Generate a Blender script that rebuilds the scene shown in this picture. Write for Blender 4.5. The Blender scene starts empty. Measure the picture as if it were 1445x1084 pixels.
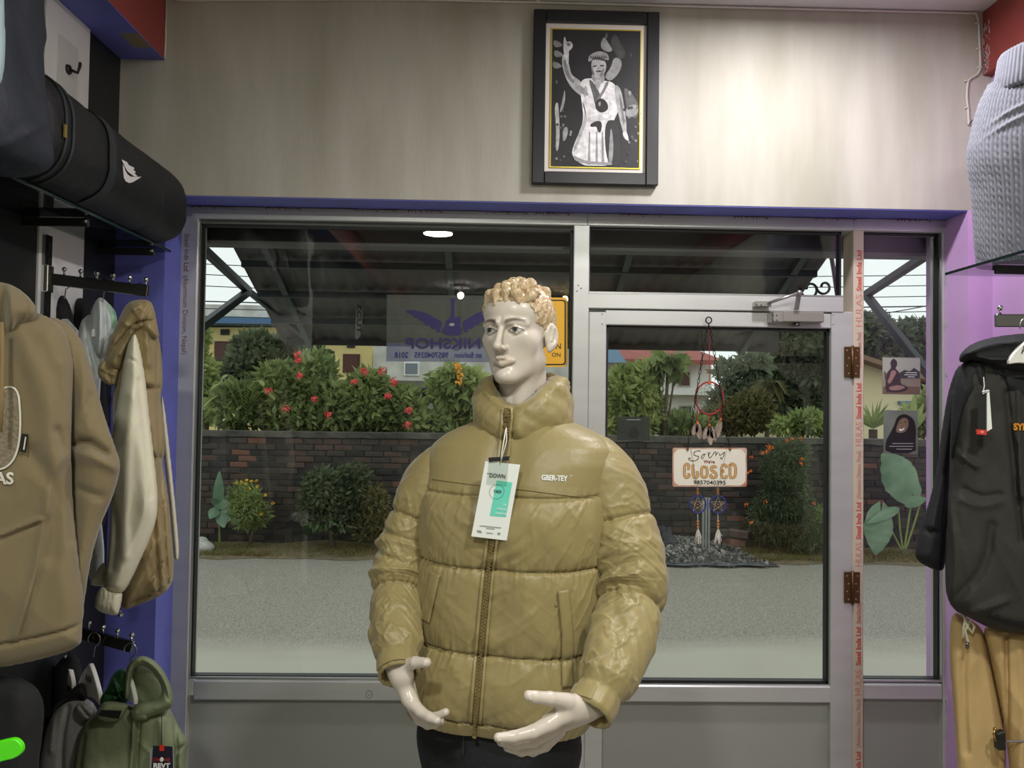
import bpy, bmesh, math, random
import numpy as np
from mathutils import Vector, Matrix
from mathutils.bvhtree import BVHTree

scene = bpy.context.scene
COL = scene.collection
random.seed(7)
RNG = np.random.default_rng(11)

# ------------------------------------------------------------------ camera
CZ = 1.60                       # lens height above the shop floor
F_PX, CX, CY = 1080.0, 722.5, 542.0
YAW, PITCH, ROLL = [math.radians(a) for a in (-1.197, 1.52, -0.79)]
cy_, sy_, cp_, sp_, cr_, sr_ = (math.cos(YAW), math.sin(YAW), math.cos(PITCH),
                                math.sin(PITCH), math.cos(ROLL), math.sin(ROLL))
FW = Vector((-sy_ * cp_, cy_ * cp_, sp_))
RT0 = Vector((cy_, sy_, 0)); UP0 = RT0.cross(FW)
RT = RT0 * cr_ - UP0 * sr_; UP = UP0 * cr_ + RT0 * sr_
cam_data = bpy.data.cameras.new('camera')
cam_data.sensor_fit = 'HORIZONTAL'; cam_data.sensor_width = 36.0
cam_data.lens = 36.0 * F_PX / 1445.0
cam_data.clip_start = 0.02; cam_data.clip_end = 500
cam = bpy.data.objects.new('camera', cam_data); COL.objects.link(cam)
cam.matrix_world = Matrix(((RT.x, UP.x, -FW.x, 0), (RT.y, UP.y, -FW.y, 0),
                           (RT.z, UP.z, -FW.z, CZ), (0, 0, 0, 1)))
scene.camera = cam

# ------------------------------------------------------------------ world: bright even overcast sky
world = bpy.data.worlds.new('overcast_sky'); scene.world = world
world.use_nodes = True
_bg = world.node_tree.nodes['Background']
_bg.inputs[0].default_value = (0.93, 1.0, 0.985, 1)
_bg.inputs[1].default_value = 0.95
scene.view_settings.view_transform = 'Standard'
scene.view_settings.look = 'None'
scene.view_settings.exposure = 0.12
scene.view_settings.gamma = 1.0
scene.view_settings.use_curve_mapping = False

CEIL_Z = 3.06
def area_light(name, loc, size, power, color, rot=(0, 0, 0), spread=180):
    l = bpy.data.lights.new(name, 'AREA'); l.shape = 'DISK'; l.size = size
    l.energy = power; l.color = color; l.spread = math.radians(spread)
    o = bpy.data.objects.new(name, l); COL.objects.link(o)
    o.location = loc; o.rotation_euler = rot
    return o
LAMPS = [  # name, x, y, diameter, watts, colour : the shop's ceiling lamps, all above or behind the picture
    ('ceiling_lamp_left_offscreen', -0.50, -0.55, 0.30, 42, (0.98, 1.0, 0.91)),     # mirrored as the streak in the big pane
    ('ceiling_lamp_right_offscreen', 0.85, 0.30, 0.30, 36, (1.0, 0.985, 0.92)),     # throws the shadows of the right hand rack
    ('ceiling_lamp_corner_offscreen', 0.95, 2.15, 0.22, 21, (1.0, 0.96, 1.0)),      # bright patch on the wall, shadow of the picture
    ('rear_bulb', -0.45, -3.60, 0.22, 0, (1.0, 0.98, 0.96)),                        # round bulbs mirrored in the glass: they
    ('rear_bulb', 0.35, -3.40, 0.16, 0, (1.0, 0.97, 0.9)),                          # glow themselves (built with their fittings)
    ('rear_bulb', 0.85, -3.75, 0.16, 0, (1.0, 0.75, 0.30)),
]
for _n, _x, _y, _d, _w, _c in LAMPS:
    if _w: area_light(_n, (_x, _y, CEIL_Z - 0.045), _d * 0.8, _w, _c)

# ------------------------------------------------------------------ pixel -> place
def ray(x, y):
    return FW * F_PX + RT * (x - CX) - UP * (y - CY)
def P(x, y, Y):
    d = ray(x, y); k = Y / d.y
    return Vector((d.x * k, Y, CZ + d.z * k))
def PX(x, y, X):
    d = ray(x, y); k = X / d.x
    return Vector((X, d.y * k, CZ + d.z * k))
def PZ(x, y, z):
    d = ray(x, y); k = (z - CZ) / d.z
    return Vector((d.x * k, d.y * k, z))
def proj(v):
    d = Vector(v) - Vector((0, 0, CZ)); w = d.dot(FW)
    return (CX + F_PX * d.dot(RT) / w, CY - F_PX * d.dot(UP) / w)

# ------------------------------------------------------------------ materials
def lin(c):
    return tuple(((v / 255.0) / 12.92 if v / 255.0 <= 0.04045 else ((v / 255.0 + 0.055) / 1.055) ** 2.4) for v in c)
MATS = {}
def mat(name, rgb, rough=0.6, metal=0.0, spec=0.5, var=0.0, vscale=6.0, bump=0.0, bscale=60.0,
        rgb2=None, stretch=(1, 1, 1), emit=0.0, sheen=0.0, coat=0.0, alpha=1.0, detail=4.0, trans=0.0):
    """Procedural principled material: base colour broken up by noise, fine bump."""
    if name in MATS: return MATS[name]
    m = bpy.data.materials.new(name); m.use_nodes = True
    nt = m.node_tree; b = nt.nodes['Principled BSDF']
    c = (*lin(rgb), 1)
    b.inputs['Base Color'].default_value = c
    b.inputs['Roughness'].default_value = rough
    b.inputs['Metallic'].default_value = metal
    b.inputs['Specular IOR Level'].default_value = spec
    b.inputs['Alpha'].default_value = alpha
    if sheen: b.inputs['Sheen Weight'].default_value = sheen
    if coat: b.inputs['Coat Weight'].default_value = coat
    if trans: b.inputs['Transmission Weight'].default_value = trans
    if emit:
        b.inputs['Emission Color'].default_value = c; b.inputs['Emission Strength'].default_value = emit
    if var or bump or rgb2:
        tc = nt.nodes.new('ShaderNodeTexCoord'); mp = nt.nodes.new('ShaderNodeMapping')
        mp.inputs['Scale'].default_value = stretch
        nt.links.new(tc.outputs['Object'], mp.inputs['Vector'])
        if var or rgb2:
            n = nt.nodes.new('ShaderNodeTexNoise'); n.inputs['Scale'].default_value = vscale
            n.inputs['Detail'].default_value = detail
            nt.links.new(mp.outputs[0], n.inputs['Vector'])
            mx = nt.nodes.new('ShaderNodeMix'); mx.data_type = 'RGBA'
            c2 = lin(rgb2) if rgb2 else tuple(v * (1 - var) for v in c[:3])
            c1 = c[:3] if rgb2 else tuple(min(1, v * (1 + var)) for v in c[:3])
            mx.inputs[6].default_value = (*c1, 1); mx.inputs[7].default_value = (*c2, 1)
            rp = nt.nodes.new('ShaderNodeValToRGB')
            rp.color_ramp.elements[0].position = 0.32; rp.color_ramp.elements[1].position = 0.68
            nt.links.new(n.outputs['Fac'], rp.inputs['Fac'])
            nt.links.new(rp.outputs['Color'], mx.inputs[0]); nt.links.new(mx.outputs[2], b.inputs['Base Color'])
        if bump:
            n2 = nt.nodes.new('ShaderNodeTexNoise'); n2.inputs['Scale'].default_value = bscale
            n2.inputs['Detail'].default_value = 5
            nt.links.new(mp.outputs[0], n2.inputs['Vector'])
            bp = nt.nodes.new('ShaderNodeBump'); bp.inputs['Strength'].default_value = bump
            bp.inputs['Distance'].default_value = 0.01
            nt.links.new(n2.outputs['Fac'], bp.inputs['Height']); nt.links.new(bp.outputs[0], b.inputs['Normal'])
    MATS[name] = m
    return m
def vcol_mat(name, rough=0.4, spec=0.5, attr='paint', bump=0.0, bscale=60, sheen=0):
    m = mat(name, (200, 200, 200), rough, spec=spec, bump=bump, bscale=bscale, sheen=sheen)
    nt = m.node_tree; a = nt.nodes.new('ShaderNodeAttribute'); a.attribute_name = attr
    nt.links.new(a.outputs['Color'], nt.nodes['Principled BSDF'].inputs['Base Color'])
    return m
def glass_mat(name, tint=(1, 1, 1), base=0.035):
    m = bpy.data.materials.new(name); m.use_nodes = True; nt = m.node_tree
    nt.nodes.remove(nt.nodes['Principled BSDF'])
    t = nt.nodes.new('ShaderNodeBsdfTransparent'); t.inputs[0].default_value = (*tint, 1)
    g = nt.nodes.new('ShaderNodeBsdfGlossy'); g.inputs['Roughness'].default_value = 0.0
    lw = nt.nodes.new('ShaderNodeLayerWeight'); lw.inputs[0].default_value = 0.5
    pw = nt.nodes.new('ShaderNodeMath'); pw.operation = 'POWER'; pw.inputs[1].default_value = 5
    ml = nt.nodes.new('ShaderNodeMath'); ml.operation = 'MULTIPLY_ADD'; ml.inputs[1].default_value = 0.9; ml.inputs[2].default_value = base
    nt.links.new(lw.outputs['Facing'], pw.inputs[0]); nt.links.new(pw.outputs[0], ml.inputs[0])
    mx = nt.nodes.new('ShaderNodeMixShader')
    nt.links.new(ml.outputs[0], mx.inputs[0]); nt.links.new(t.outputs[0], mx.inputs[1]); nt.links.new(g.outputs[0], mx.inputs[2])
    nt.links.new(mx.outputs[0], nt.nodes['Material Output'].inputs[0])
    MATS[name] = m
    return m

# ------------------------------------------------------------------ objects
def tag(o, label=None, cat=None, group=None, kind=None):
    if label: o['label'] = label
    if cat: o['category'] = cat
    if group: o['group'] = group
    if kind: o['kind'] = kind
    return o
def thing(name, loc=(0, 0, 0), label=None, cat=None, group=None, kind=None, parent=None):
    o = bpy.data.objects.new(name, None); COL.objects.link(o)
    o.location = loc; o.empty_display_size = 0.05
    if parent: set_parent(o, parent)
    return tag(o, label, cat, group, kind)
def world_of(o):
    m = o.matrix_basis.copy(); p = o.parent
    if p: m = world_of(p) @ o.matrix_parent_inverse @ m
    return m
def set_parent(o, parent):
    o.parent = parent; o.matrix_parent_inverse = world_of(parent).inverted()
def obj_from(name, verts, faces, m, parent=None, smooth=False):
    me = bpy.data.meshes.new(name); me.from_pydata([tuple(v) for v in verts], [], [tuple(f) for f in faces])
    me.update()
    return link_mesh(name, me, m, parent, smooth)
def link_mesh(name, me, m, parent=None, smooth=False):
    if m is not None and not me.materials: me.materials.append(m)
    if smooth: me.polygons.foreach_set('use_smooth', [True] * len(me.polygons))
    o = bpy.data.objects.new(name, me); COL.objects.link(o)
    if parent is not None: set_parent(o, parent)
    return o
def np_mesh(name, V, Q, m, parent=None, smooth=True):
    """fast mesh from numpy arrays, quads (n,4) or tris (n,3)"""
    me = bpy.data.meshes.new(name); V = np.ascontiguousarray(V, dtype=np.float32); Q = np.ascontiguousarray(Q, dtype=np.int32)
    n, k = Q.shape
    me.vertices.add(len(V)); me.vertices.foreach_set('co', V.ravel())
    me.loops.add(n * k); me.loops.foreach_set('vertex_index', Q.ravel())
    me.polygons.add(n); me.polygons.foreach_set('loop_start', np.arange(0, n * k, k, dtype=np.int32))
    me.polygons.foreach_set('loop_total', np.full(n, k, dtype=np.int32))
    me.update(calc_edges=True); me.validate()
    return link_mesh(name, me, m, parent, smooth)
def paint(o, cols, attr='paint'):
    a = o.data.color_attributes.new(attr, 'FLOAT_COLOR', 'POINT')
    c = np.ones((len(o.data.vertices), 4), dtype=np.float32); c[:, :3] = cols
    a.data.foreach_set('color', c.ravel())
class MB:
    """collects boxes, tubes, lathes and prisms into ONE mesh"""
    def __init__(s): s.bm = bmesh.new()
    def box(s, lo, hi, M=None):
        x0, y0, z0 = lo; x1, y1, z1 = hi
        c = [(x0,y0,z0),(x1,y0,z0),(x1,y1,z0),(x0,y1,z0),(x0,y0,z1),(x1,y0,z1),(x1,y1,z1),(x0,y1,z1)]
        v = [s.bm.verts.new((M @ Vector(p)) if M else p) for p in c]
        for f in ((3,2,1,0),(4,5,6,7),(0,1,5,4),(1,2,6,5),(2,3,7,6),(3,0,4,7)): s.bm.faces.new([v[i] for i in f])
        return s
    def tube(s, pts, r, n=8, cap=True, closed=False):
        pts = [Vector(p) for p in pts]; rs = r if isinstance(r, (list, tuple)) else [r] * len(pts)
        rings = []; L = len(pts); prev = None
        for i, p in enumerate(pts):
            a = pts[(i - 1) % L] if (closed or i > 0) else p; b = pts[(i + 1) % L] if (closed or i < L - 1) else p
            t = (b - a)
            if t.length < 1e-9: t = Vector((0, 0, 1))
            t.normalize()
            if prev is None:
                u = t.cross(Vector((0, 0, 1)))
                if u.length < 1e-3: u = t.cross(Vector((1, 0, 0)))
            else: u = prev - t * prev.dot(t)
            if u.length < 1e-6: u = t.cross(Vector((0.3, 1, 0.2)))
            u.normalize(); prev = u; w = t.cross(u)
            rings.append([s.bm.verts.new(p + (u * math.cos(k * 2 * math.pi / n) + w * math.sin(k * 2 * math.pi / n)) * rs[i]) for k in range(n)])
        R = L if closed else L - 1
        for i in range(R):
            A, B = rings[i], rings[(i + 1) % L]
            for k in range(n): s.bm.faces.new((A[k], A[(k + 1) % n], B[(k + 1) % n], B[k]))
        if cap and not closed:
            s.bm.faces.new(rings[0][::-1]); s.bm.faces.new(rings[-1])
        return s
    def lathe(s, prof, c=(0, 0, 0), n=20, M=None):
        rings = []
        for r, z in prof:
            ring = []
            for k in range(n):
                a = 2 * math.pi * k / n; p = Vector((r * math.cos(a), r * math.sin(a), z))
                p = (M @ p) if M else p + Vector(c)
                ring.append(s.bm.verts.new(p))
            rings.append(ring)
        for A, B in zip(rings, rings[1:]):
            for k in range(n): s.bm.faces.new((A[k], A[(k + 1) % n], B[(k + 1) % n], B[k]))
        s.bm.faces.new(rings[0][::-1]); s.bm.faces.new(rings[-1])
        return s
    def ball(s, c, r, n=10, M=None):
        if not hasattr(r, '__len__'): r = (r, r, r)
        T = Matrix.Translation(c) @ (M if M else Matrix()) @ Matrix.Diagonal((*r, 1))
        bmesh.ops.create_uvsphere(s.bm, u_segments=n, v_segments=max(4, n * 2 // 3), radius=1, matrix=T)
        return s
    def prism(s, poly, vec):
        """extrude a 3-D polygon along vec"""
        vec = Vector(vec); a = [s.bm.verts.new(Vector(p)) for p in poly]; b = [s.bm.verts.new(Vector(p) + vec) for p in poly]
        s.bm.faces.new(a[::-1]); s.bm.faces.new(b); n = len(a)
        for i in range(n): s.bm.faces.new((a[i], a[(i + 1) % n], b[(i + 1) % n], b[i]))
        return s
    def poly(s, pts):
        s.bm.faces.new([s.bm.verts.new(Vector(p)) for p in pts]); return s
    def build(s, name, m, parent=None, smooth=False, bevel=0.0, seg=1, autosmooth=None):
        bmesh.ops.recalc_face_normals(s.bm, faces=s.bm.faces[:])
        if bevel:
            bmesh.ops.bevel(s.bm, geom=[e for e in s.bm.edges if e.calc_face_angle(0) > 0.5], offset=bevel, segments=seg, affect='EDGES', clamp_overlap=True)
        me = bpy.data.meshes.new(name); s.bm.to_mesh(me); s.bm.free()
        if autosmooth is not None:
            me.polygons.foreach_set('use_smooth', [True] * len(me.polygons))
            me.set_sharp_from_angle(angle=math.radians(autosmooth))
        return link_mesh(name, me, m, parent, smooth)
def box(name, lo, hi, m, parent=None, bevel=0.0):
    return MB().box(lo, hi).build(name, m, parent, bevel=bevel)
def copy_tree(o, parent=None, delta=None):
    c = o.copy(); COL.objects.link(c)
    if parent is not None: c.parent = parent; c.matrix_parent_inverse = o.matrix_parent_inverse
    if delta is not None: c.matrix_basis = delta @ o.matrix_basis
    for ch in list(o.children): copy_tree(ch, c)
    return c
def text_mesh(body, size, extr=0.0005, bold=0.0, shear=0.0, sx=1.0, align='CENTER', space=1.0):
    cu = bpy.data.curves.new('lettering', 'FONT'); cu.body = body; cu.size = size; cu.extrude = extr
    cu.offset = bold; cu.shear = shear; cu.align_x = align; cu.align_y = 'CENTER'; cu.space_character = space
    cu.resolution_u = 3
    o = bpy.data.objects.new('lettering', cu); COL.objects.link(o)
    bpy.context.view_layer.update()
    me = bpy.data.meshes.new_from_object(o.evaluated_get(bpy.context.evaluated_depsgraph_get()))
    bpy.data.objects.remove(o); bpy.data.curves.remove(cu)
    if sx != 1.0:
        for v in me.vertices: v.co.x *= sx
    me.materials.clear(); me.name = 'lettering'
    return me
def text_at(body, M, size, m, parent, name='lettering', fit=None, **k):
    """lettering in the local XY plane of matrix M; fit = width in metres"""
    me = text_mesh(body, size, **k)
    if fit:
        xs = [v.co.x for v in me.vertices]; w = max(xs) - min(xs)
        for v in me.vertices: v.co.x *= fit / w
    me.transform(M)
    return link_mesh(name, me, m, parent)
def frame_M(o, xdir, ydir):
    x = Vector(xdir).normalized(); y = Vector(ydir); y = (y - x * y.dot(x)).normalized(); z = x.cross(y)
    return Matrix(((x.x, y.x, z.x, o[0]), (x.y, y.y, z.y, o[1]), (x.z, y.z, z.z, o[2]), (0, 0, 0, 1)))

# ------------------------------------------------------------------ numpy shapes
_LAT = {}
def vnoise(x, y, seed=0):
    if seed not in _LAT: _LAT[seed] = np.random.default_rng(seed).random((256, 256)).astype(np.float32)
    r = _LAT[seed]
    xi = np.floor(x).astype(int); yi = np.floor(y).astype(int); fx = x - xi; fy = y - yi
    fx = fx * fx * (3 - 2 * fx); fy = fy * fy * (3 - 2 * fy)
    a = r[xi % 256, yi % 256]; b = r[(xi + 1) % 256, yi % 256]; c = r[xi % 256, (yi + 1) % 256]; d = r[(xi + 1) % 256, (yi + 1) % 256]
    return (a * (1 - fx) + b * fx) * (1 - fy) + (c * (1 - fx) + d * fx) * fy - 0.5
def fbm(x, y, seed=0, oct=3):
    s = 0; a = 1.0
    for k in range(oct): s = s + a * vnoise(x * 2 ** k, y * 2 ** k, seed + k); a *= 0.5
    return s
def seg_dist(px, py, pts, closed=False):
    d = np.full(px.shape, 1e9); n = len(pts)
    for i in range(n if closed else n - 1):
        ax, ay = pts[i]; bx, by = pts[(i + 1) % n]; ex, ey = bx - ax, by - ay
        t = np.clip(((px - ax) * ex + (py - ay) * ey) / (ex * ex + ey * ey + 1e-12), 0, 1)
        d = np.minimum(d, np.hypot(px - ax - t * ex, py - ay - t * ey))
    return d
def inside(px, py, pts):
    r = np.zeros(px.shape, bool); n = len(pts)
    for i in range(n):
        ax, ay = pts[i]; bx, by = pts[(i + 1) % n]
        if ay == by: continue
        c = ((ay > py) != (by > py)) & (px < (bx - ax) * (py - ay) / (by - ay) + ax); r ^= c
    return r
def chaikin(pts, it=2, closed=True):
    pts = [tuple(p) for p in pts]
    for _ in range(it):
        o = []; n = len(pts)
        rng = range(n if closed else n - 1)
        if not closed: o.append(pts[0])
        for i in rng:
            a = pts[i]; b = pts[(i + 1) % n]
            o.append(tuple(a[k] * .75 + b[k] * .25 for k in range(len(a)))); o.append(tuple(a[k] * .25 + b[k] * .75 for k in range(len(a))))
        if not closed: o.append(pts[-1])
        pts = o
    return pts
def surface_nets(F, org, h):
    """F (nx,ny,nz) < 0 inside -> verts, quads"""
    nx, ny, nz = F.shape; S = F < 0
    cnt = np.zeros((nx - 1, ny - 1, nz - 1), np.int8)
    offs = [(i, j, k) for i in (0, 1) for j in (0, 1) for k in (0, 1)]
    for i, j, k in offs: cnt += S[i:nx - 1 + i, j:ny - 1 + j, k:nz - 1 + k]
    act = (cnt > 0) & (cnt < 8); ci, cj, ck = np.nonzero(act)
    idx = np.full(act.shape, -1, np.int32); idx[ci, cj, ck] = np.arange(len(ci))
    val = {o: F[ci + o[0], cj + o[1], ck + o[2]] for o in offs}
    acc = np.zeros((len(ci), 3)); num = np.zeros(len(ci))
    for a in offs:
        for ax in range(3):
            if a[ax] == 0:
                b = list(a); b[ax] = 1; b = tuple(b); va, vb = val[a], val[b]
                m = (va < 0) != (vb < 0); t = np.where(m, va / np.where(m, va - vb, 1), 0)
                for q in range(3): acc[:, q] += np.where(m, a[q] + (t if q == ax else 0), 0)
                num += m
    V = np.stack([ci, cj, ck], 1) + acc / num[:, None]
    V = np.asarray(org) + V * np.asarray(h)
    Q = []
    for ax in range(3):
        sl = [slice(None)] * 3; sh = [slice(None)] * 3; sl[ax] = slice(0, -1); sh[ax] = slice(1, None)
        ch = S[tuple(sl)] != S[tuple(sh)]
        e = np.stack(np.nonzero(ch), 1); u, w = (ax + 1) % 3, (ax + 2) % 3
        ok = (e[:, u] > 0) & (e[:, w] > 0) & (e[:, u] < F.shape[u] - 1) & (e[:, w] < F.shape[w] - 1); e = e[ok]
        q = []
        for du, dw in ((0, 0), (1, 0), (1, 1), (0, 1)):
            c = e.copy(); c[:, u] -= du; c[:, w] -= dw; q.append(idx[c[:, 0], c[:, 1], c[:, 2]])
        q = np.stack(q, 1); s = S[tuple(sl)][e[:, 0], e[:, 1], e[:, 2]]
        q[~s] = q[~s][:, ::-1]; Q.append(q)
    return V, np.concatenate(Q)
def smin(a, b, k):
    h = np.clip(0.5 + 0.5 * (b - a) / k, 0, 1); return b * (1 - h) + a * h - k * h * (1 - h)
def smax(a, b, k): return -smin(-a, -b, k)
def d_ell(p, c, r, R=None):
    q = p - np.asarray(c, dtype=np.float32)
    if R is not None: q = q @ np.asarray(R, dtype=np.float32)
    r = np.asarray(r, dtype=np.float32)
    k0 = np.linalg.norm(q / r, axis=-1); k1 = np.linalg.norm(q / (r * r), axis=-1)
    return k0 * (k0 - 1) / np.maximum(k1, 1e-6)
def d_cap(p, a, b, ra, rb):
    a = np.asarray(a, dtype=np.float32); b = np.asarray(b, dtype=np.float32); e = b - a
    t = np.clip(((p - a) @ e) / max(float(e @ e), 1e-12), 0, 1)
    return np.linalg.norm(p - a - t[..., None] * e, axis=-1) - (ra + (rb - ra) * t)
def add_cap(D, p, a, b, ra, rb, k):
    """smooth-union a capsule into D, touching only the cells near it"""
    ax = [p[:, 0, 0, 0], p[0, :, 0, 1], p[0, 0, :, 2]]; sl = []
    for i in range(3):
        lo = min(a[i], b[i]) - max(ra, rb) - 3 * k - .004; hi = max(a[i], b[i]) + max(ra, rb) + 3 * k + .004
        sl.append(slice(int(np.searchsorted(ax[i], lo)), int(np.searchsorted(ax[i], hi))))
    sl = tuple(sl); D[sl] = smin(D[sl], d_cap(p[sl], a, b, ra, rb), k)
def grid3(lo, hi, h):
    ax = [np.arange(lo[i], hi[i] + h, h, dtype=np.float32) for i in range(3)]
    return np.stack(np.meshgrid(*ax, indexing='ij'), -1)
def sdf_obj(name, fn, lo, hi, h, m, parent=None, M=None):
    p = grid3(lo, hi, h); V, Q = surface_nets(fn(p), lo, (h, h, h))
    if M is not None:
        A = np.array(M); V = V @ A[:3, :3].T + A[:3, 3]
        if np.linalg.det(A[:3, :3]) < 0: Q = Q[:, ::-1]
    return np_mesh(name, V, Q, m, parent)
def cloth(name, outline, Y, T, m, parent=None, res=0.005, edge=0.04, strokes=(), noise=(0.004, 9.0), back=0.5,
          tilt=(0, 0), stretch=(1, 0.45), seed=0, smooth_it=2, belly=0.0, px=True, ang=0.0):
    """A soft hanging piece of cloth: traced outline at its own distance Y, filled out to thickness T
    in front (and T*back behind), with drawn folds (strokes) and crumples."""
    def w(q): 
        v = P(q[0], q[1], Y); return (v.x, v.z)
    pts = [w(q) for q in outline] if px else list(outline)
    pts = chaikin(pts, smooth_it)
    A = np.array(pts); lo = A.min(0) - 3 * res; hi = A.max(0) + 3 * res
    xs = np.arange(lo[0], hi[0], res); zs = np.arange(lo[1], hi[1], res)
    X, Z = np.meshgrid(xs, zs, indexing='ij')
    d = seg_dist(X, Z, pts, True); sd = np.where(inside(X, Z, pts), d, -d)
    t = np.clip(sd / edge, 0, 1); prof = np.sqrt(np.clip(1 - (1 - t) ** 2, 0, 1))
    msk = np.clip(sd / (edge * 0.8), 0, 1)
    h = T * prof
    if belly: h = h + belly * np.clip(sd / (np.max(sd) + 1e-6), 0, 1) * msk
    if noise[0]:
        ca, sa = math.cos(ang), math.sin(ang); xr, zr = X * ca - Z * sa, X * sa + Z * ca
        wv = fbm(xr * noise[1] * stretch[0] + 3, zr * noise[1] * stretch[1] + 7, seed, 4)
        h = h + msk * noise[0] * wv * 2
        for kk in (0, 1):
            rd = 1 - np.abs(fbm((xr + zr * (.5 - kk)) * noise[1] * .8 * stretch[0] + 9, zr * noise[1] * .8 * stretch[1] - kk * 5, seed + 31 + kk, 3)) * 3.0
            h = h + msk * noise[0] * .7 * np.clip(rd, 0, 1) ** 3
    for s in strokes:
        sp = [w(q) for q in s[0]] if px else s[0]
        sp = chaikin(sp, 2, False); ds = seg_dist(X, Z, sp)
        h = h + msk ** 0.5 * s[1] * 1.5 * np.exp(-(ds / (s[2] * .8)) ** 2)
    h = np.maximum(h, np.where(sd > 0, 0.002, -1))
    hb = back * T * prof + 0.002
    ymin = -float(h.max()) - 3 * res; ymax = float(hb.max()) + 3 * res
    ys = np.arange(ymin, ymax, res)
    Yg = ys[None, :, None]
    F = np.maximum(-Yg - h[:, None, :], Yg - hb[:, None, :])
    F = np.maximum(F, -sd[:, None, :])
    V, Q = surface_nets(F, (lo[0], ymin, lo[1]), (res, res, res))
    cx, cz = A.mean(0)
    V[:, 0] += V[:, 1] * cx / Y; V[:, 2] += V[:, 1] * (cz - CZ) / Y     # it bulges towards the aisle, not square to the wall
    V[:, 1] += Y + tilt[0] * (V[:, 0] - cx) + tilt[1] * (V[:, 2] - cz)
    return np_mesh(name, V, Q, m, parent)
def bvh_of(*objs):
    V = []; Fc = []
    for o in objs:
        n = len(V); V += [v.co.copy() for v in o.data.vertices]; Fc += [[i + n for i in p.vertices] for p in o.data.polygons]
    return BVHTree.FromPolygons(V, Fc)
def drape(me, bvh, direction, off=0.0015, back=0.4):
    """press flat lettering or a strip onto a surface along direction"""
    d = Vector(direction).normalized() if direction is not None else None; c = Vector((0, 0, CZ))
    for v in me.vertices:
        if direction is None:
            e = (v.co - c).normalized(); hit = bvh.ray_cast(c, e, 8)
            if hit[0] is not None: v.co = hit[0] - e * off
            continue
        hit = bvh.ray_cast(v.co - d * back, d, 2 * back)
        if hit[0] is not None: v.co = hit[0] - d * off
def strip(name, pts, wid, m, parent, bvh=None, direction=(0, 1, 0), off=0.002, n=40, th=0.0, side=None):
    """flat band along a polyline, pressed on a surface"""
    pts = [Vector(p) for p in pts]; L = [0]
    for a, b in zip(pts, pts[1:]): L.append(L[-1] + (b - a).length)
    def at(s):
        for i in range(len(pts) - 1):
            if s <= L[i + 1] + 1e-9: return pts[i].lerp(pts[i + 1], (s - L[i]) / max(L[i + 1] - L[i], 1e-9))
        return pts[-1]
    d = Vector(direction).normalized(); bm = bmesh.new(); prev = None; k = 4
    for i in range(n + 1):
        s = L[-1] * i / n; p = at(s); t = at(min(s + .003, L[-1])) - at(max(s - .003, 0)); u = t.cross(d).normalized()
        row = [bm.verts.new(p + u * wid * (j / k - 0.5)) for j in range(k + 1)]
        if prev:
            for j in range(k): bm.faces.new((prev[j], prev[j + 1], row[j + 1], row[j]))
        prev = row
    me = bpy.data.meshes.new(name); bm.to_mesh(me); bm.free()
    if bvh: drape(me, bvh, d, off)
    if th:
        bm = bmesh.new(); bm.from_mesh(me); g = bmesh.ops.extrude_face_region(bm, geom=bm.faces[:])
        bmesh.ops.translate(bm, verts=[e for e in g['geom'] if isinstance(e, bmesh.types.BMVert)], vec=-d * th)
        bmesh.ops.recalc_face_normals(bm, faces=bm.faces[:]); bm.to_mesh(me); bm.free()
    return link_mesh(name, me, m, parent, True)
# ================================================================== ROOM
YW, YF, YG = 2.73, 2.87, 2.905          # inner wall face, frame face, glass
def X_at(px, Y, py=640): return P(px, py, Y).x
def Z_at(px, py, Y): return P(px, py, Y).z
XL = X_at(168, YW, 160); XR = X_at(1402, YW, 400)
ZS = Z_at(700, 284, YW)                 # underside of the upper wall
YB = -5.0
m_wall = mat('painted_plaster', (190, 187, 176), 0.75, rgb2=(164, 161, 146), vscale=2.6, stretch=(2.6, 2.6, 0.45), bump=0.06, bscale=40, detail=8)
m_blue = mat('blue_paint', (100, 105, 186), 0.55, var=0.12, vscale=5, bump=0.05)
m_red = mat('red_paint', (150, 66, 60), 0.6, var=0.10, vscale=4, bump=0.04)
m_lilac = mat('lilac_paint', (206, 166, 216), 0.55, var=0.10, vscale=3, bump=0.05)
m_black = mat('black_paint', (26, 28, 28), 0.5, var=0.1)
m_white = mat('white_board', (222, 222, 218), 0.5, var=0.04)
m_floor = mat('floor_tile', (150, 146, 138), 0.35, var=0.1, vscale=3)
m_ceil = mat('ceiling_paint', (225, 224, 220), 0.8, var=0.03)
def struct(o): o['kind'] = 'structure'; return o
ZSILL = 0.02
wf = struct(MB().box((XL - .3, YW, ZS), (XR + .3, YW + .27, CEIL_Z)).build('wall_front', m_wall))
x_jl = X_at(229, YW, 500); x_jr = X_at(1366, YW, 500)
box('pillar', (XL - .3, YW, 0), (x_jl, YW + .27, ZS), m_blue, wf)
box('pillar', (x_jr, YW, 0), (XR + .3, YW + .27, ZS), m_lilac, wf)
struct(box('trim_1', (x_jl, YW + .002, ZS - .004), (x_jr, YW + .268, ZS), m_blue))
struct(box('floor', (XL - .3, YB, -.12), (XR + .3, YW + .27, 0), m_floor))
struct(box('ceiling', (XL - .3, YB, CEIL_Z), (XR + .3, YW + .27, CEIL_Z + .12), m_ceil))
struct(box('wall_back', (XL - .3, YB - .15, 0), (XR + .3, YB, CEIL_Z), m_wall))
wl = struct(box('wall_left', (XL - .2, YB, 0), (XL, YW, CEIL_Z), m_black))
yA = PX(116, 350, XL).y; yB_ = PX(52, 350, XL).y
box('white_panel', (XL, yB_, 1.3), (XL + .006, yA, CEIL_Z - .02), m_white, wl)
box('white_panel', (XL, 0.2, 0.3), (XL + .006, 1.2, CEIL_Z - .02), m_white, wl)
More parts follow.
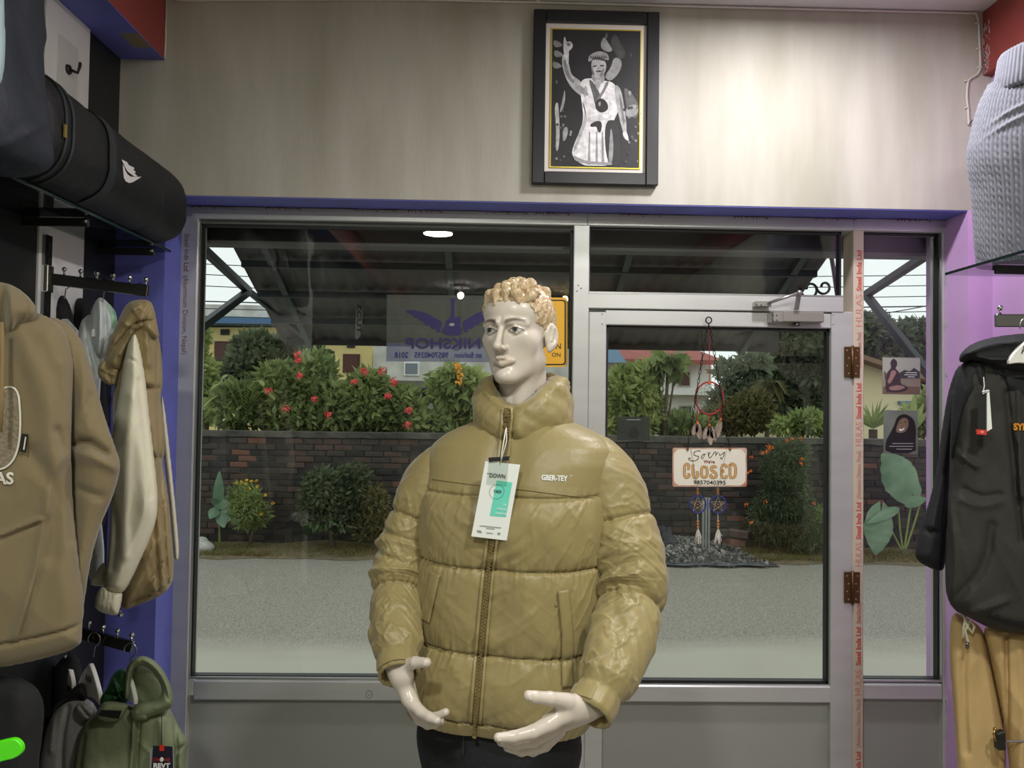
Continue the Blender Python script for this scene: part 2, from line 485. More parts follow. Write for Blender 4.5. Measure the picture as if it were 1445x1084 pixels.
bz2_ = Z_at(1392, 107, YW)
wr = struct(box('wall_right', (XR, YB, 0), (XR + .2, YW, CEIL_Z), m_wall))
box('lilac_panel', (XR - .004, 1.75, 0), (XR, YW, bz2_), m_lilac, wr)
# ceiling beams along both side walls
bx = X_at(233, YW, 60); bz = Z_at(233, 85, YW)
bm_ = struct(MB().box((XL, YB, bz + .003), (bx, YW, CEIL_Z)).build('trim_2', m_red))
box('beam_underside', (XL, YB, bz), (bx, YW, bz + .003), m_blue, bm_)
q = PZ(192, 57, bz)
MB().prism([(q.x - .03, q.y - .05, bz), (q.x + .03, q.y - .05, bz), (q.x + .03, q.y + .05, bz), (q.x - .03, q.y + .05, bz)], (0, 0, -.001)).build('tape_patch', mat('tape', (140, 125, 95), .6), bm_)
bx2 = X_at(1387, YW, 60); bz2 = Z_at(1392, 107, YW)
bm2 = struct(MB().box((bx2, YB, bz2), (XR, YW, CEIL_Z)).build('trim_3', m_red))
flk = MB()
for i in range(110):     # chipped paint along the beam edge
    y = YW - .004 - random.random() ** 2 * .035; z = bz2 + random.random() * (CEIL_Z - bz2) * (.75 if i % 3 else .3)
    s = .0015 + .005 * random.random() ** 2
    flk.box((bx2 - .0008, y - s * .4, z), (bx2, y + s * .4, z + s * 2.6))
flk.build('chipped_paint', mat('bare_plaster', (190, 180, 178), .8), bm2)['kind'] = 'stuff'

# ------------------------------------------------------------------ aluminium shop front
m_alu = mat('aluminium', (198, 200, 197), 0.38, metal=0.45, var=0.05, vscale=2.5, stretch=(1, 1, 6))
m_alu2 = mat('aluminium_bead', (190, 192, 190), 0.28, metal=0.8)
m_gask = mat('black_gasket', (14, 15, 15), 0.5)
m_panel = mat('grey_board_panel', (150, 152, 145), 0.45, var=0.04, vscale=2, bump=0.02, bscale=12)
m_glass = glass_mat('window_glass', (0.97, 0.985, 0.975), 0.030)
m_putty = mat('grey_sealant', (120, 118, 116), 0.8, rgb2=(84, 82, 84), vscale=18, bump=0.4, bscale=25)
m_tape = mat('protective_film', (196, 182, 166), 0.45, var=0.05)
m_print = mat('red_print', (196, 74, 52), 0.6)
m_printd = mat('faded_red_print', (120, 70, 66), 0.6)
def member(name, x0, x1, y0, y1, parent, m=m_alu, Yf=YF, th=.09, bev=.003):
    xm, ym = (x0 + x1) / 2, (y0 + y1) / 2
    return box(name, (X_at(x0, Yf, ym), Yf, Z_at(xm, y1, Yf)), (X_at(x1, Yf, ym), Yf + th, Z_at(xm, y0, Yf)), m, parent, bevel=bev)
def pane(x0, x1, y0, y1, parent, g=3.2):
    """glass with a black rubber gasket and a bright glazing bead around it"""
    xm, ym = (x0 + x1) / 2, (y0 + y1) / 2
    Xa, Xb, Za, Zb = X_at(x0, YF, ym), X_at(x1, YF, ym), Z_at(xm, y1, YF), Z_at(xm, y0, YF)
    box('pane', (Xa - .01, YG, Za - .01), (Xb + .01, YG + .006, Zb + .01), m_glass, parent)
    k = g * .0027; w = .006
    for lo, hi in (((Xa, Za), (Xa + k, Zb)), ((Xb - k, Za), (Xb, Zb)), ((Xa, Za), (Xb, Za + k)), ((Xa, Zb - k), (Xb, Zb))):
        box('gasket', (lo[0], YG - .012, lo[1]), (hi[0], YG + .018, hi[1]), m_gask, parent)
    return Xa, Xb, Za, Zb
BOT = 1520   # floor line far below the picture
def floor_member(name, x0, x1, y0, parent, m=m_alu, Yf=YF, th=.09, bev=.003):
    xm = (x0 + x1) / 2
    return box(name, (X_at(x0, Yf), Yf, 0.002), (X_at(x1, Yf), Yf + th, Z_at(xm, y0, Yf)), m, parent, bevel=bev)
# window_1: the big pane on the left
w1 = struct(thing('window_1', (X_at(530, YF), YF, 0)))
w2 = struct(thing('window_2', (X_at(1010, YF), YF, 1.9)))
d1 = struct(thing('door_1', (X_at(1015, YF), YF, 0)))
w3 = struct(thing('window_3', (X_at(1275, YF), YF, 0)))
floor_member('stile', 247, 272, 300, w1)
floor_member('stile', 806, 829, 312, w1)
ztop = Z_at(800, 288, YF); zrail = Z_at(800, 318, YF)
rail_t = box('rail', (X_at(247, YF, 300), YF - .004, zrail), (X_at(829, YF, 300), YF + .09, ztop), m_alu, w1, bevel=.003)
member('rail', 272, 806, 962, 990, w1, bev=.005)
P1 = pane(272, 806, 318, 961, w1)
floor_member('lower_panel', 272, 806, 984, w1, m_panel, YF + .03, .012)
box('bead', (P1[0], YF + .012, P1[2] - .001), (P1[1], YF + .03, P1[2] + .006), m_alu2, w1)
box('bead', (P1[0], YF + .008, P1[2]), (P1[0] + .004, YG - .013, P1[3]), m_alu2, w1)
q = P(521, 980, YF)
MB().tube([(q.x + .012 * math.cos(a * .4), YF - .0005, q.z + .014 * math.sin(a * .4)) for a in range(16)], .0006, 5, closed=True).tube([(q.x - .004, YF - .0005, q.z), (q.x, YF - .0005, q.z - .004), (q.x + .005, YF - .0005, q.z + .001)], .0006, 5).build('pen_mark', m_gask, w1)
# window_2: transom light above the door
rail2 = box('rail', (X_at(829, YF, 300), YF - .004, zrail), (X_at(1204, YF, 300), YF + .09, ztop), m_alu, w2, bevel=.003)
member('rail', 829, 1191, 417, 438, w2)
pane(831, 1191, 322, 416, w2)
member('bead', 831, 1191, 414, 419, w2, m_alu2, YF + .006, .03, .001)
# door_1
floor_member('stile', 829, 854, 440, d1, Yf=YF + .004, th=.06)
floor_member('stile', 1173, 1204, 440, d1, Yf=YF + .004, th=.06)
member('rail', 854, 1173, 440, 461, d1, Yf=YF + .004, th=.06)
member('rail', 854, 1173, 968, 992, d1, Yf=YF + .004, th=.06, bev=.005)
floor_member('lower_panel', 854, 1173, 984, d1, m_panel, YF + .03, .012)
pane(854, 1173, 461, 967, d1)
for i, (yy) in enumerate((443, 457)):
    for xx in (850, 1176):
        c = P(xx, yy, YF + .002); MB().ball(c, .0025, 6).build('screw', m_alu2, d1)
# window_3: side light on the right
floor_member('jamb', 1204, 1219, 300, w3, m_tape)
floor_member('stile', 1331, 1345, 306, w3)
box('rail', (X_at(1204, YF, 300), YF - .004, zrail), (X_at(1345, YF, 300), YF + .09, ztop), m_alu, w3, bevel=.003)
member('rail', 1219, 1331, 966, 988, w3, bev=.005)
P3 = pane(1219, 1331, 326, 964, w3)
floor_member('lower_panel', 1219, 1331, 980, w3, m_panel, YF + .03, .012)
box('bead', (P3[1] - .004, YF + .004, P3[2]), (P3[1], YG - .013, P3[3]), m_alu2, w3)
box('bead', (P3[0], YF + .012, P3[2] - .001), (P3[1], YF + .03, P3[2] + .006), m_alu2, w3)
# the steel post standing right outside the side light
# rough mortar and sealant between frame and reveal
def lumpy(name, x0, x1, z0, z1, y0, y1, m, parent, n=60, axis=0, amp=.006):
    bm = bmesh.new(); rows = []
    for i in range(n + 1):
        t = i / n; j = [random.uniform(-amp, amp) for _ in range(4)]
        if axis == 0:
            x = x0 + (x1 - x0) * t; q = [(x, y0 + j[0], z0 + j[1]), (x, y1, z0), (x, y1, z1), (x, y0 + j[2], z1)]
        else:
            z = z0 + (z1 - z0) * t; q = [(x0, y0 + j[0], z), (x1 + j[1], y0 + j[2], z), (x1, y1, z), (x0, y1, z)]
        rows.append([bm.verts.new(p) for p in q])
    for a, b in zip(rows, rows[1:]):
        for k in range(4): bm.faces.new((a[k], a[(k + 1) % 4], b[(k + 1) % 4], b[k]))
    bm.faces.new(rows[0]); bm.faces.new(rows[-1][::-1]); bmesh.ops.recalc_face_normals(bm, faces=bm.faces[:])
    me = bpy.data.meshes.new(name); bm.to_mesh(me); bm.free(); return link_mesh(name, me, m, parent)
t4 = struct(lumpy('trim_4', x_jl, x_jr, ztop - .012, ZS - .004, YF - .012, YF + .08, m_putty, None, 90))
t5 = struct(lumpy('trim_5', x_jl - .002, X_at(247, YF), .002, ztop, YF - .006, YF + .08, m_putty, None, 60, 1, .004))
t6 = struct(lumpy('trim_6', X_at(1345, YF), x_jr + .002, .002, ztop, YF - .012, YF + .08, mat('white_plaster', (196, 190, 196), .8, rgb2=(170, 160, 178), vscale=9, bump=.2, bscale=20), None, 60, 1, .005))
# maker's name repeated on the protective film (upside down along the head, upright reading upward on the jamb)
TXT1, TXT2 = 'Steel Inds Ltd', '(Aluminium Division, Nepal)'
for k, xx in enumerate((300, 400, 530, 600, 715, 780, 905, 1060, 1180, 1290)):
    c = P(xx, 297 + (xx - 300) * .012, YF - .0052); c.y = YF - .0052; c.z = (zrail + ztop) / 2 + .006
    par = w1 if xx < 829 else (w2 if xx < 1200 else w3)
    text_at(TXT1 if k % 2 else TXT2, frame_M(c, (-1, 0, 0), (0, 0, -1)), .026, m_printd, par, fit=.13 if k % 2 else .16, extr=.0003, bold=.0004 if k % 2 else 0)
yj = YF - .0006; xj = (X_at(1204, YF) + X_at(1219, YF)) / 2 + .002
for k, (ya, yb, t) in enumerate(((320, 372, '(Aluminium Division, Nepal)'), (352, 412, TXT1), (415, 462, 'HULAS'), (468, 520, '(Aluminium Division, Nepal)'), (540, 592, TXT1), (595, 630, 'HULAS'), (635, 705, TXT2), (708, 762, TXT1), (765, 800, 'HULAS'), (850, 880, TXT2), (884, 940, TXT1), (945, 982, 'HULAS'), (985, 1056, TXT2), (1060, 1110, TXT1))):
    if k in (0,): continue
    a, b = Z_at(1210, ya, YF), Z_at(1210, yb, YF)
    text_at(t, frame_M((xj, yj, (a + b) / 2), (0, 0, 1), (-1, 0, 0)), .026 if t != 'HULAS' else .034, m_print if t == TXT1 else mat('pale_red_print', (198, 140, 116), .6), w3, fit=(a - b) * .96, extr=.0003, bold=.0006 if t == TXT1 else 0)
a, b = Z_at(252, 330, YF), Z_at(252, 500, YF)
text_at(TXT1 + '  ' + TXT2, frame_M((X_at(256, YF), yj, (a + b) / 2), (0, 0, -1), (1, 0, 0)), .026, m_printd, w1, fit=(a - b), extr=.0003)
# bronze butt hinges on the door
m_bronze = mat('bronze_hinge', (98, 72, 44), 0.4, metal=0.7, var=0.15, vscale=20)
m_screw = mat('screw_head', (200, 196, 186), 0.3, metal=0.8)
for yc in (511, 829):
    c = P(1202, yc, YF); h = .058; w = .030
    for s in (-1, 1):
        lf = box('hinge', (c.x + (s - 1) / 2 * w, YF - .004, c.z - h), (c.x + (s + 1) / 2 * w, YF - .0005, c.z + h), m_bronze, d1, bevel=.001)
        for i in range(4):
            MB().ball((c.x + s * (.014 + .006 * (i % 2)), YF - .0045, c.z - h * .75 + i * h * .5), (.0028, .0014, .0028), 8).build('screw', m_screw, lf)
    MB().tube([(c.x, YF - .006, c.z - h - .004), (c.x, YF - .006, c.z + h + .004)], .0055, 10).build('hinge_pin', m_bronze, d1, smooth=True)
for k in range(3):
    MB().ball(P(816 + (k % 2) * 5 - k, 403 + k * 4, YF), (.003, .001, .003), 6).build('screw_hole', m_gask, w1)
# ================================================================== MANNEQUIN
YM = 1.80
m_skin = vcol_mat('mannequin_lacquer', rough=0.30, spec=0.45)
m_skin2 = mat('mannequin_hand_lacquer', (206, 196, 184), 0.28, var=0.02)
man = thing('mannequin', (X_at(712, YM, 900), YM, 0), 'male mannequin with painted blond hair wearing the olive puffer jacket', 'mannequin')
# ---- head, sculpted as one smooth solid: local x = its left, y = face forward, z up, origin between the eyes' level
HY = math.radians(27)
hc = P(732, 470, YM)
MH = Matrix.Translation(hc) @ Matrix.Rotation(HY * 0 , 4, 'Z') @ Matrix(((math.cos(HY), -math.sin(HY), 0, 0), (-math.sin(HY), -math.cos(HY), 0, 0), (0, 0, 1, 0), (0, 0, 0, 1)))
# columns: local x -> (cos, -sin), local y -> (-sin, -cos): faces the viewer's left
def lr(c): return [(c[0], c[1], c[2]), (-c[0], c[1], c[2])]
def head_sdf(p):
    q = p.copy(); q[..., 0] = np.abs(q[..., 0])           # mirror symmetry
    d = d_ell(q, (0, -.018, .032), (.0745, .094, .082))   # cranium
    d = smin(d, d_ell(q, (0, .026, -.036), (.0625, .062, .076)), .025)   # face mass
    d = smin(d, d_ell(q, (0, .044, .043), (.0665, .0475, .046)), .02)    # forehead
    d = smin(d, d_cap(q, (.046, -.004, -.066), (.013, .060, -.105), .0180, .0140), .030)  # jaw line
    d = smin(d, d_ell(q, (0, .074, -.105), (.0195, .018, .0160)), .018)  # chin
    d = smin(d, d_ell(q, (.041, .053, -.022), (.020, .022, .019)), .030)   # cheekbone
    d = smin(d, d_cap(q, (.010, .0925, .017), (.050, .069, .014), .0075, .0075), .012)  # brow
    d = smax(d, -d_ell(q, (.0315, .096, -.003), (.0175, .0135, .0095)), .010)    # eye socket
    d = smax(d, -d_ell(q, (.052, .088, -.062), (.016, .014, .028)), .030)       # hollow cheek
    d = smin(d, d_ell(q, (.0315, .0735, -.0025), (.0155, .0128, .0105)), .0025)       # eyeball
    d = smin(d, d_cap(q, (.0165, .0838, -.001), (.0315, .0868, .0062), .0022, .0026), .003)   # upper lid
    d = smin(d, d_cap(q, (.0315, .0868, .0062), (.0480, .0735, .0010), .0026, .0022), .003)
    d = smin(d, d_cap(q, (.0165, .0838, -.0030), (.0335, .0855, -.0095), .0012, .0014), .003)  # lower lid
    d = smin(d, d_cap(q, (.0335, .0855, -.0095), (.0470, .0740, -.0030), .0014, .0012), .003)
    d = smin(d, d_cap(q, (0, .0890, .012), (0, .1120, -.038), .0062, .0082), .010)  # nose bridge
    d = smin(d, d_ell(q, (0, .1105, -.040), (.0098, .0105, .0088)), .006)     # tip
    d = smin(d, d_ell(q, (.0118, .0975, -.0425), (.0062, .0095, .0070)), .006)  # wing
    d = smax(d, -d_ell(q, (.0058, .1035, -.0500), (.0034, .0050, .0040)), .003)  # nostril
    d = smin(d, d_cap(q, (0, .0930, -.0650), (.0255, .0785, -.0690), .0060, .0030), .006)   # upper lip
    d = smin(d, d_ell(q, (.006, .0962, -.0645), (.0060, .0050, .0042)), .005)
    d = smin(d, d_cap(q, (0, .0910, -.0770), (.0230, .0785, -.0720), .0074, .0034), .006)   # lower lip
    d = smax(d, -d_cap(q, (0, .1015, -.0706), (.0270, .0830, -.0697), .0009, .0007), .002)     # mouth line
    d = smax(d, -d_ell(q, (0, .103, -.089), (.016, .0075, .0055)), .007)        # under lip
    d = smax(d, -d_cap(q, (0, .1075, -.054), (0, .1065, -.059), .0028, .0028), .005)   # philtrum
    # ear: tilted shell with a hollow and a lobe
    ear = d_ell(q, (.0790, -.012, -.010), (.0080, .0200, .0320), [[.90, .43, 0], [.43, -.90, 0], [0, 0, 1]])
    ear = smin(ear, d_ell(q, (.0765, -.006, -.038), (.0055, .0090, .0100)), .006)
    ear = smax(ear, -d_ell(q, (.0850, -.0085, -.006), (.0062, .0125, .0220), [[.90, .43, 0], [.43, -.90, 0], [0, 0, 1]]), .003)
    ear = smin(ear, d_cap(q, (.0830, -.012, .010), (.0815, -.006, -.020), .0030, .0026), .004)
    d = smin(d, ear, .005)
    # neck and the top of the chest that shows in the collar
    d = smin(d, d_cap(q, (0, -.022, -.085), (0, -.040, -.215), .0560, .0600), .022)
    d = smin(d, d_cap(q, (.030, .000, -.085), (.010, .016, -.190), .0140, .0140), .02)
    d = smin(d, d_ell(q, (0, -.035, -.255), (.13, .075, .045)), .03)
    return d
head = sdf_obj('head', head_sdf, (-.135, -.125, -.285), (.135, .130, .125), .0021, m_skin, man)
co = np.zeros(len(head.data.vertices) * 3, np.float32); head.data.vertices.foreach_get('co', co); co = co.reshape(-1, 3)
skin = np.array(lin((212, 203, 190)))
C = np.tile(skin, (len(co), 1))
def blend(w, rgb):
    global C
    w = np.clip(w, 0, 1)[:, None]; C = C * (1 - w) + np.array(lin(rgb)) * w
ax = np.abs(co[:, 0]); yy, zz = co[:, 1], co[:, 2]; front = (yy > .05)
sm = lambda d, k: np.clip(0.5 - d / k, 0, 1)
# brows: soft grey-brown arcs
bx0 = np.clip((ax - .012) / .040, 0, 1); bz0 = .0165 + .0075 * np.sin(bx0 * 2.4) - .004 * bx0
blend(front * sm(np.abs(zz - bz0) - (.0050 - .0024 * bx0), .005) * sm(np.abs(ax - .0325) - .0215, .006) * .95, (92, 78, 66))
# painted eye: liner, white, iris, pupil
ex, ez = ax - .0315, zz + .0020
lid_u = .0058 * (1 - (np.abs(ex) / .0165) ** 2); lid_l = -.0058 * (1 - (np.abs(ex) / .0160) ** 2)
inn = np.minimum(lid_u - ez, ez - lid_l)
blend(front * sm(-inn - .0012, .0016) * (np.abs(ex) < .0185), (70, 62, 56))
blend(front * sm(-inn, .0010) * (np.abs(ex) < .016), (196, 192, 188))
gx = co[:, 0] - np.where(co[:, 0] > 0, .0322, -.0322) ; r_i = np.hypot(gx + .0012, ez - .0012)
blend(front * sm(r_i - .0058, .0012) * sm(-inn, .0010), (92, 88, 84))
blend(front * sm(r_i - .0028, .0010) * sm(-inn, .0010), (18, 18, 18))
blend(front * sm(np.abs(r_i - .0056) - .0005, .0010) * sm(-inn, .0010), (40, 38, 38))
blend(front * sm(np.abs(ez - lid_u) - .0010, .0012) * (np.abs(ex) < .0175), (48, 42, 40))
blend(front * sm(np.abs(zz + .0700) - .0105, .004) * sm(ax - .026, .004) * (yy > .074) * .45, (196, 178, 154))
paint(head, C)
head.data.transform(MH)
# ---- hair: a cap of short strands and a crown of thick combed curls
def hair_base(p):
    return smin(d_ell(p, (0, -.018, .034), (.0775, .0975, .0850)), d_ell(p, (0, .044, .043), (.0675, .0490, .0490)), .025)
_steps = np.linspace(.04, .14, 101)
def hair_hit(c, n):
    q = np.array([tuple(c + n * t) for t in _steps], np.float32); return c + n * float(_steps[np.argmax(hair_base(q) > 0)])
def hair_sdf(p):
    d = hair_base(p)
    ang = np.arctan2(p[..., 0], p[..., 1] + .02)
    d = d - .0012 * np.sin(ang * 46 + p[..., 2] * 160) - .0008 * np.sin(ang * 23 - p[..., 2] * 240)
    # keep it off the face: cut below the hairline
    a = np.abs(p[..., 0])
    line = .064 + np.clip(.075 - p[..., 1], 0, .2) * 0 - np.clip(a - .050, 0, 1) * 1.5
    line = np.where(p[..., 1] < .045, np.where(p[..., 1] < -.02, -.075, np.minimum(line, .010 - (.02 - p[..., 1]) * .2)), line)
    line = np.where((p[..., 1] >= .012) & (p[..., 1] < .045), np.minimum(line, .012 + (p[..., 1] - .012) * 1.4), line)
    line = np.where((p[..., 1] < .012) & (p[..., 1] > -.02), -.012, line)
    d = smax(d, line - p[..., 2], .006)
    # ear gap
    d = smax(d, -d_ell(np.stack([a, p[..., 1], p[..., 2]], -1), (.084, -.010, -.012), (.013, .0200, .0330)), .003)
    rg = random.Random(5); d = np.ascontiguousarray(d); c0 = Vector((0, -.005, .030))
    for ri, (el, n, span) in enumerate(((36, 5, 46), (49, 6, 62), (62, 5, 80), (75, 5, 105), (90, 3, 110), (108, 3, 36), (126, 5, 45))):
        for i in range(n):
            az = math.radians(span * ((i + .5 + rg.uniform(-.25, .25)) / n * 2 - 1)); e = math.radians(el + rg.uniform(-4, 4) - (9 * abs(az) / .9 if el < 50 else 0))
            n_ = Vector((math.sin(az) * abs(math.cos(e)) + (0 if el < 90 else math.sin(az) * .25), math.cos(az) * math.cos(e), math.sin(e))).normalized()
            c = hair_hit(c0, n_) + n_ * .002
            tw = rg.uniform(-1.0, 1.0); t1 = n_.cross(Vector((1, 0, 0))).normalized(); t2 = n_.cross(t1)
            L = (t1 * math.cos(tw) + t2 * math.sin(tw)) * rg.uniform(.017, .023); r0 = rg.uniform(.0110, .0140)
            add_cap(d, p, tuple(c - L - n_ * .006), tuple(c - L * .2 + n_ * .0005), r0 * .45, r0, .0014)
            add_cap(d, p, tuple(c - L * .2 + n_ * .0005), tuple(c + L - n_ * .005), r0, r0 * .35, .0014)
    # combed grooves over the curls
    g = np.sin(p[..., 0] * 780 + 6 * np.sin(p[..., 1] * 120) + 5 * np.sin(p[..., 2] * 140))
    return d - .0009 * g
hair = sdf_obj('hair', hair_sdf, (-.100, -.130, -.090), (.100, .110, .145), .0021,
               mat('painted_hair', (206, 188, 154), 0.32, rgb2=(176, 148, 110), vscale=70, stretch=(1, 1, .4)), man)
hair.data.transform(MH)

# ---- jacket torso: rings from hem to neck
BY = math.radians(17)
bc, bs = math.cos(BY), math.sin(BY)
m_jkt = mat('olive_nylon', (149, 135, 90), 0.42, spec=0.45, var=0.05, vscale=5, bump=0.10, bscale=55, sheen=.15)
m_jkt_in = m_jkt
jk = thing('puffer_jacket', (X_at(712, YM, 900), YM, Z_at(712, 1040, YM)), 'olive puffer jacket with stand collar worn by the mannequin', 'jacket')
# px row, centre px, half width m, half depth m, centre depth offset
TR = [(1010, 703, .206, .128, .00), (1000, 703, .214, .136, .00), (992, 704, .221, .142, .00), (980, 706, .226, .150, .00),
      (945, 711, .222, .150, .00), (900, 718, .215, .146, .00), (840, 721, .214, .143, .00), (780, 723, .214, .143, .0),
      (720, 726, .216, .140, .0), (680, 730, .218, .134, .005), (650, 734, .222, .122, .008), (630, 736, .216, .112, .012),
      (615, 737, .188, .102, .016), (604, 737, .150, .094, .020), (596, 737, .116, .086, .022), (588, 737, .092, .078, .024), (584, 737, .070, .07, .024)]
def interp_rows(rows, n):
    A = np.array([[P(r[1], r[0], YM).z, P(r[1], r[0], YM).x, r[2], r[3], r[4]] for r in rows])
    s = np.concatenate([[0], np.cumsum(np.hypot(np.diff(A[:, 0]), np.diff(A[:, 2])))]); t = np.linspace(0, s[-1], n)
    out = np.stack([np.interp(t, s, A[:, k]) for k in range(5)], 1)
    k = 7; ker = np.ones(k) / k                              # soften the kinks
    pad = np.pad(out, ((k // 2, k // 2), (0, 0)), mode='edge')
    return np.stack([np.convolve(pad[:, j], ker, 'valid') for j in range(5)], 1)
NT, NU = 300, 420
rows = interp_rows(TR, NT)
u = np.linspace(0, 2 * np.pi, NU, endpoint=False)          # 0 = front (zip), + = viewer's right
zc = rows[:, 0][:, None] + 0 * u[None, :]
ex_ = 2.5
cu_, su_ = np.cos(u), np.sin(u)
sx = np.sign(su_) * np.abs(su_) ** (2 / ex_); sy = np.sign(cu_) * np.abs(cu_) ** (2 / ex_)
lx = rows[:, 2][:, None] * sx[None, :]; ly = -rows[:, 3][:, None] * sy[None, :]
nxn = su_[None, :] * rows[:, 3][:, None]; nyn = -cu_[None, :] * rows[:, 2][:, None]
nl = np.hypot(nxn, nyn); nxn, nyn = nxn / nl, nyn / nl
# seams at their heights: puffs between them
arc = lx * 1.0
seam_z = [Z_at(710, 1012, 1.66) - .010, Z_at(710, 916, 1.66) - .008, Z_at(710, 796, 1.66) - .006, Z_at(710, 693, 1.67) - .006]
pz = zc + .010 * np.cos(u)[None, :]                         # seams sag a little at the front
disp = np.zeros_like(zc)
edges = [seam_z[0] - .06] + seam_z
for a_, b_, am in zip(edges, seam_z + [seam_z[-1] + .30], (.006, .014, .016, .013, .004)):
    t = np.clip((pz - a_) / (b_ - a_), 0, 1); disp += am * np.where((t > 0) & (t < 1), np.sqrt(np.clip(4 * t * (1 - t), 0, 1)), 0)
zip_d = np.abs(np.where(u > np.pi, u - 2 * np.pi, u))[None, :] * .16
disp -= .010 * np.exp(-(zip_d / .020) ** 2)
U = np.where(u > np.pi, u - 2 * np.pi, u)[None, :] + 0 * zc
for sz in seam_z:                                            # puckers along each seam
    dz = pz - sz
    disp += .0032 * np.exp(-np.abs(dz) / .016) * vnoise(U * 26 + 40, dz * 30 + 9, 3) * 2 * (1 if sz != seam_z[3] else .35)
    disp += .0026 * np.exp(-np.abs(dz) / .030) * vnoise(U * 44 + 20, dz * 12 + 5, 9) * 2 * (1 if sz != seam_z[3] else .3)
    disp -= .0050 * np.exp(-(dz / .0035) ** 2)
low = np.clip((seam_z[3] + .02 - zc) / .03, 0.12, 1)
diag = fbm(U * 2.0 + pz * 9 + 5, pz * 5 - U * 1.1 + 3, 21, 2); disp += .008 * diag * low
rid = 1 - np.abs(fbm(U * 5 - pz * 16 + 9, pz * 5 + U * 2.0, 31, 3)) * 4.2; disp += .0022 * np.clip(rid, 0, 1) ** 2 * low
rid = 1 - np.abs(fbm(U * 4 + pz * 20 + 2, pz * 6 - U * 1.6, 77, 3)) * 4.2; disp += .0009 * np.clip(rid, 0, 1) ** 2 * low
fan = vnoise(pz * 55 - np.abs(U) * 9 + 60, U * 2 + 8, 13) * np.exp(-zip_d / .045); disp += .006 * fan * low  # pulls fanning out of the zip
lx2 = lx + nxn * disp; ly2 = ly + nyn * disp + rows[:, 4][:, None]
wx = rows[:, 1][:, None] + lx2 * bc + ly2 * bs; wy = YM + ly2 * bc - lx2 * bs
# body turned to the viewer's left: its left side comes forward
V = np.stack([wx, wy, zc], -1).reshape(-1, 3)
ii = np.arange(NT - 1)[:, None] * NU; jj = np.arange(NU)[None, :]; j2 = (jj + 1) % NU
Q = np.stack([ii + jj, ii + j2, ii + NU + j2, ii + NU + jj], -1).reshape(-1, 4)
torso = np_mesh('jacket_body', V, Q, m_jkt, jk)
bvh_t = bvh_of(torso)
fdir = Vector((-bs, -bc, 0))                                  # the jacket's front direction
def on_torso(px, py, off=.002):
    d = ray(px, py).normalized(); h = bvh_t.ray_cast(Vector((0, 0, CZ)), d, 5)
    return (h[0] - d * off) if h[0] is not None else P(px, py, YM - .14)
# ---- sleeves
def sleeve(path, name, seed, seams, folds):
    """path rows: px, py, Y, radius"""
    pts = [np.array([*P(a, b, y), r]) for a, b, y, r in path]
    pts = np.array(chaikin([tuple(p) for p in pts], 3, False)); s = np.concatenate([[0], np.cumsum(np.linalg.norm(np.diff(pts[:, :3], axis=0), axis=1))])
    n, nu = 260, 180; t = np.linspace(0, s[-1], n); C_ = np.stack([np.interp(t, s, pts[:, k]) for k in range(4)], 1)
    T = np.gradient(C_[:, :3], axis=0); T /= np.linalg.norm(T, axis=1)[:, None]
    ref = np.array([0, -1.0, 0]); A = ref - T * (T @ ref)[:, None]; A /= np.linalg.norm(A, axis=1)[:, None]; B = np.cross(T, A)
    v = np.linspace(0, 2 * np.pi, nu, endpoint=False); tt = t[:, None] / s[-1] + 0 * v[None, :]; vv = v[None, :] + 0 * tt; ss = t[:, None] + 0 * v[None, :]
    disp = np.zeros_like(tt); edges = [-.15] + list(seams) + [1.12]
    for a_, b_ in zip(edges, edges[1:]):
        q = np.clip((tt - a_) / (b_ - a_), 0, 1); disp += .011 * np.sqrt(np.clip(4 * q * (1 - q), 0, 1))
    for sm_ in seams:
        dd = (tt - sm_) * s[-1]; disp -= .005 * np.exp(-(dd / .005) ** 2); disp += .004 * np.exp(-np.abs(dd) / .018) * vnoise(vv * 7, dd * 20 + 4, seed) * 2
    cs, sn = np.cos(vv), np.sin(vv)
    for t0, am, wd, ph, sl in folds:                            # deep cross folds
        dd = tt - t0 - sl * np.cos(vv - ph); disp += am * np.exp(-(dd / wd) ** 2) * (0.55 + .45 * np.cos(vv - ph))
    wk = np.clip((tt - .10) / .35, .10, 1)
    disp += wk * .008 * fbm(cs * 1.3 + ss * 8 + 11, sn * 1.3 + ss * 12 + 4, seed, 3)
    rid = 1 - np.abs(fbm(cs * 1.6 + ss * 22 + 11, sn * 1.6 - ss * 12 + 4, seed + 5, 3)) * 3; disp += wk * .0034 * np.clip(rid, 0, 1) ** 2
    rid = 1 - np.abs(fbm(cs * 1.2 + ss * 14 + 21, sn * 2.2 + ss * 26 + 14, seed + 9, 3)) * 3; disp += wk * .0028 * np.clip(rid, 0, 1) ** 2
    disp *= np.clip((1.0 - tt) / .05, .25, 1)
    R = C_[:, 3][:, None] * .97 + disp - .007
    Pn = C_[:, None, :3] + R[..., None] * (A[:, None, :] * cs[..., None] + B[:, None, :] * sn[..., None])
    Vs = Pn.reshape(-1, 3); a = np.arange(n - 1)[:, None] * nu; b = np.arange(nu)[None, :]; b2 = (b + 1) % nu
    Qs = np.stack([a + b, a + b2, a + nu + b2, a + nu + b], -1).reshape(-1, 4)
    cap = len(Vs); Vs = np.concatenate([Vs, C_[:1, :3]]);
    o = np_mesh(name, Vs, Qs, m_jkt, jk)
    return o, C_, T, A, B
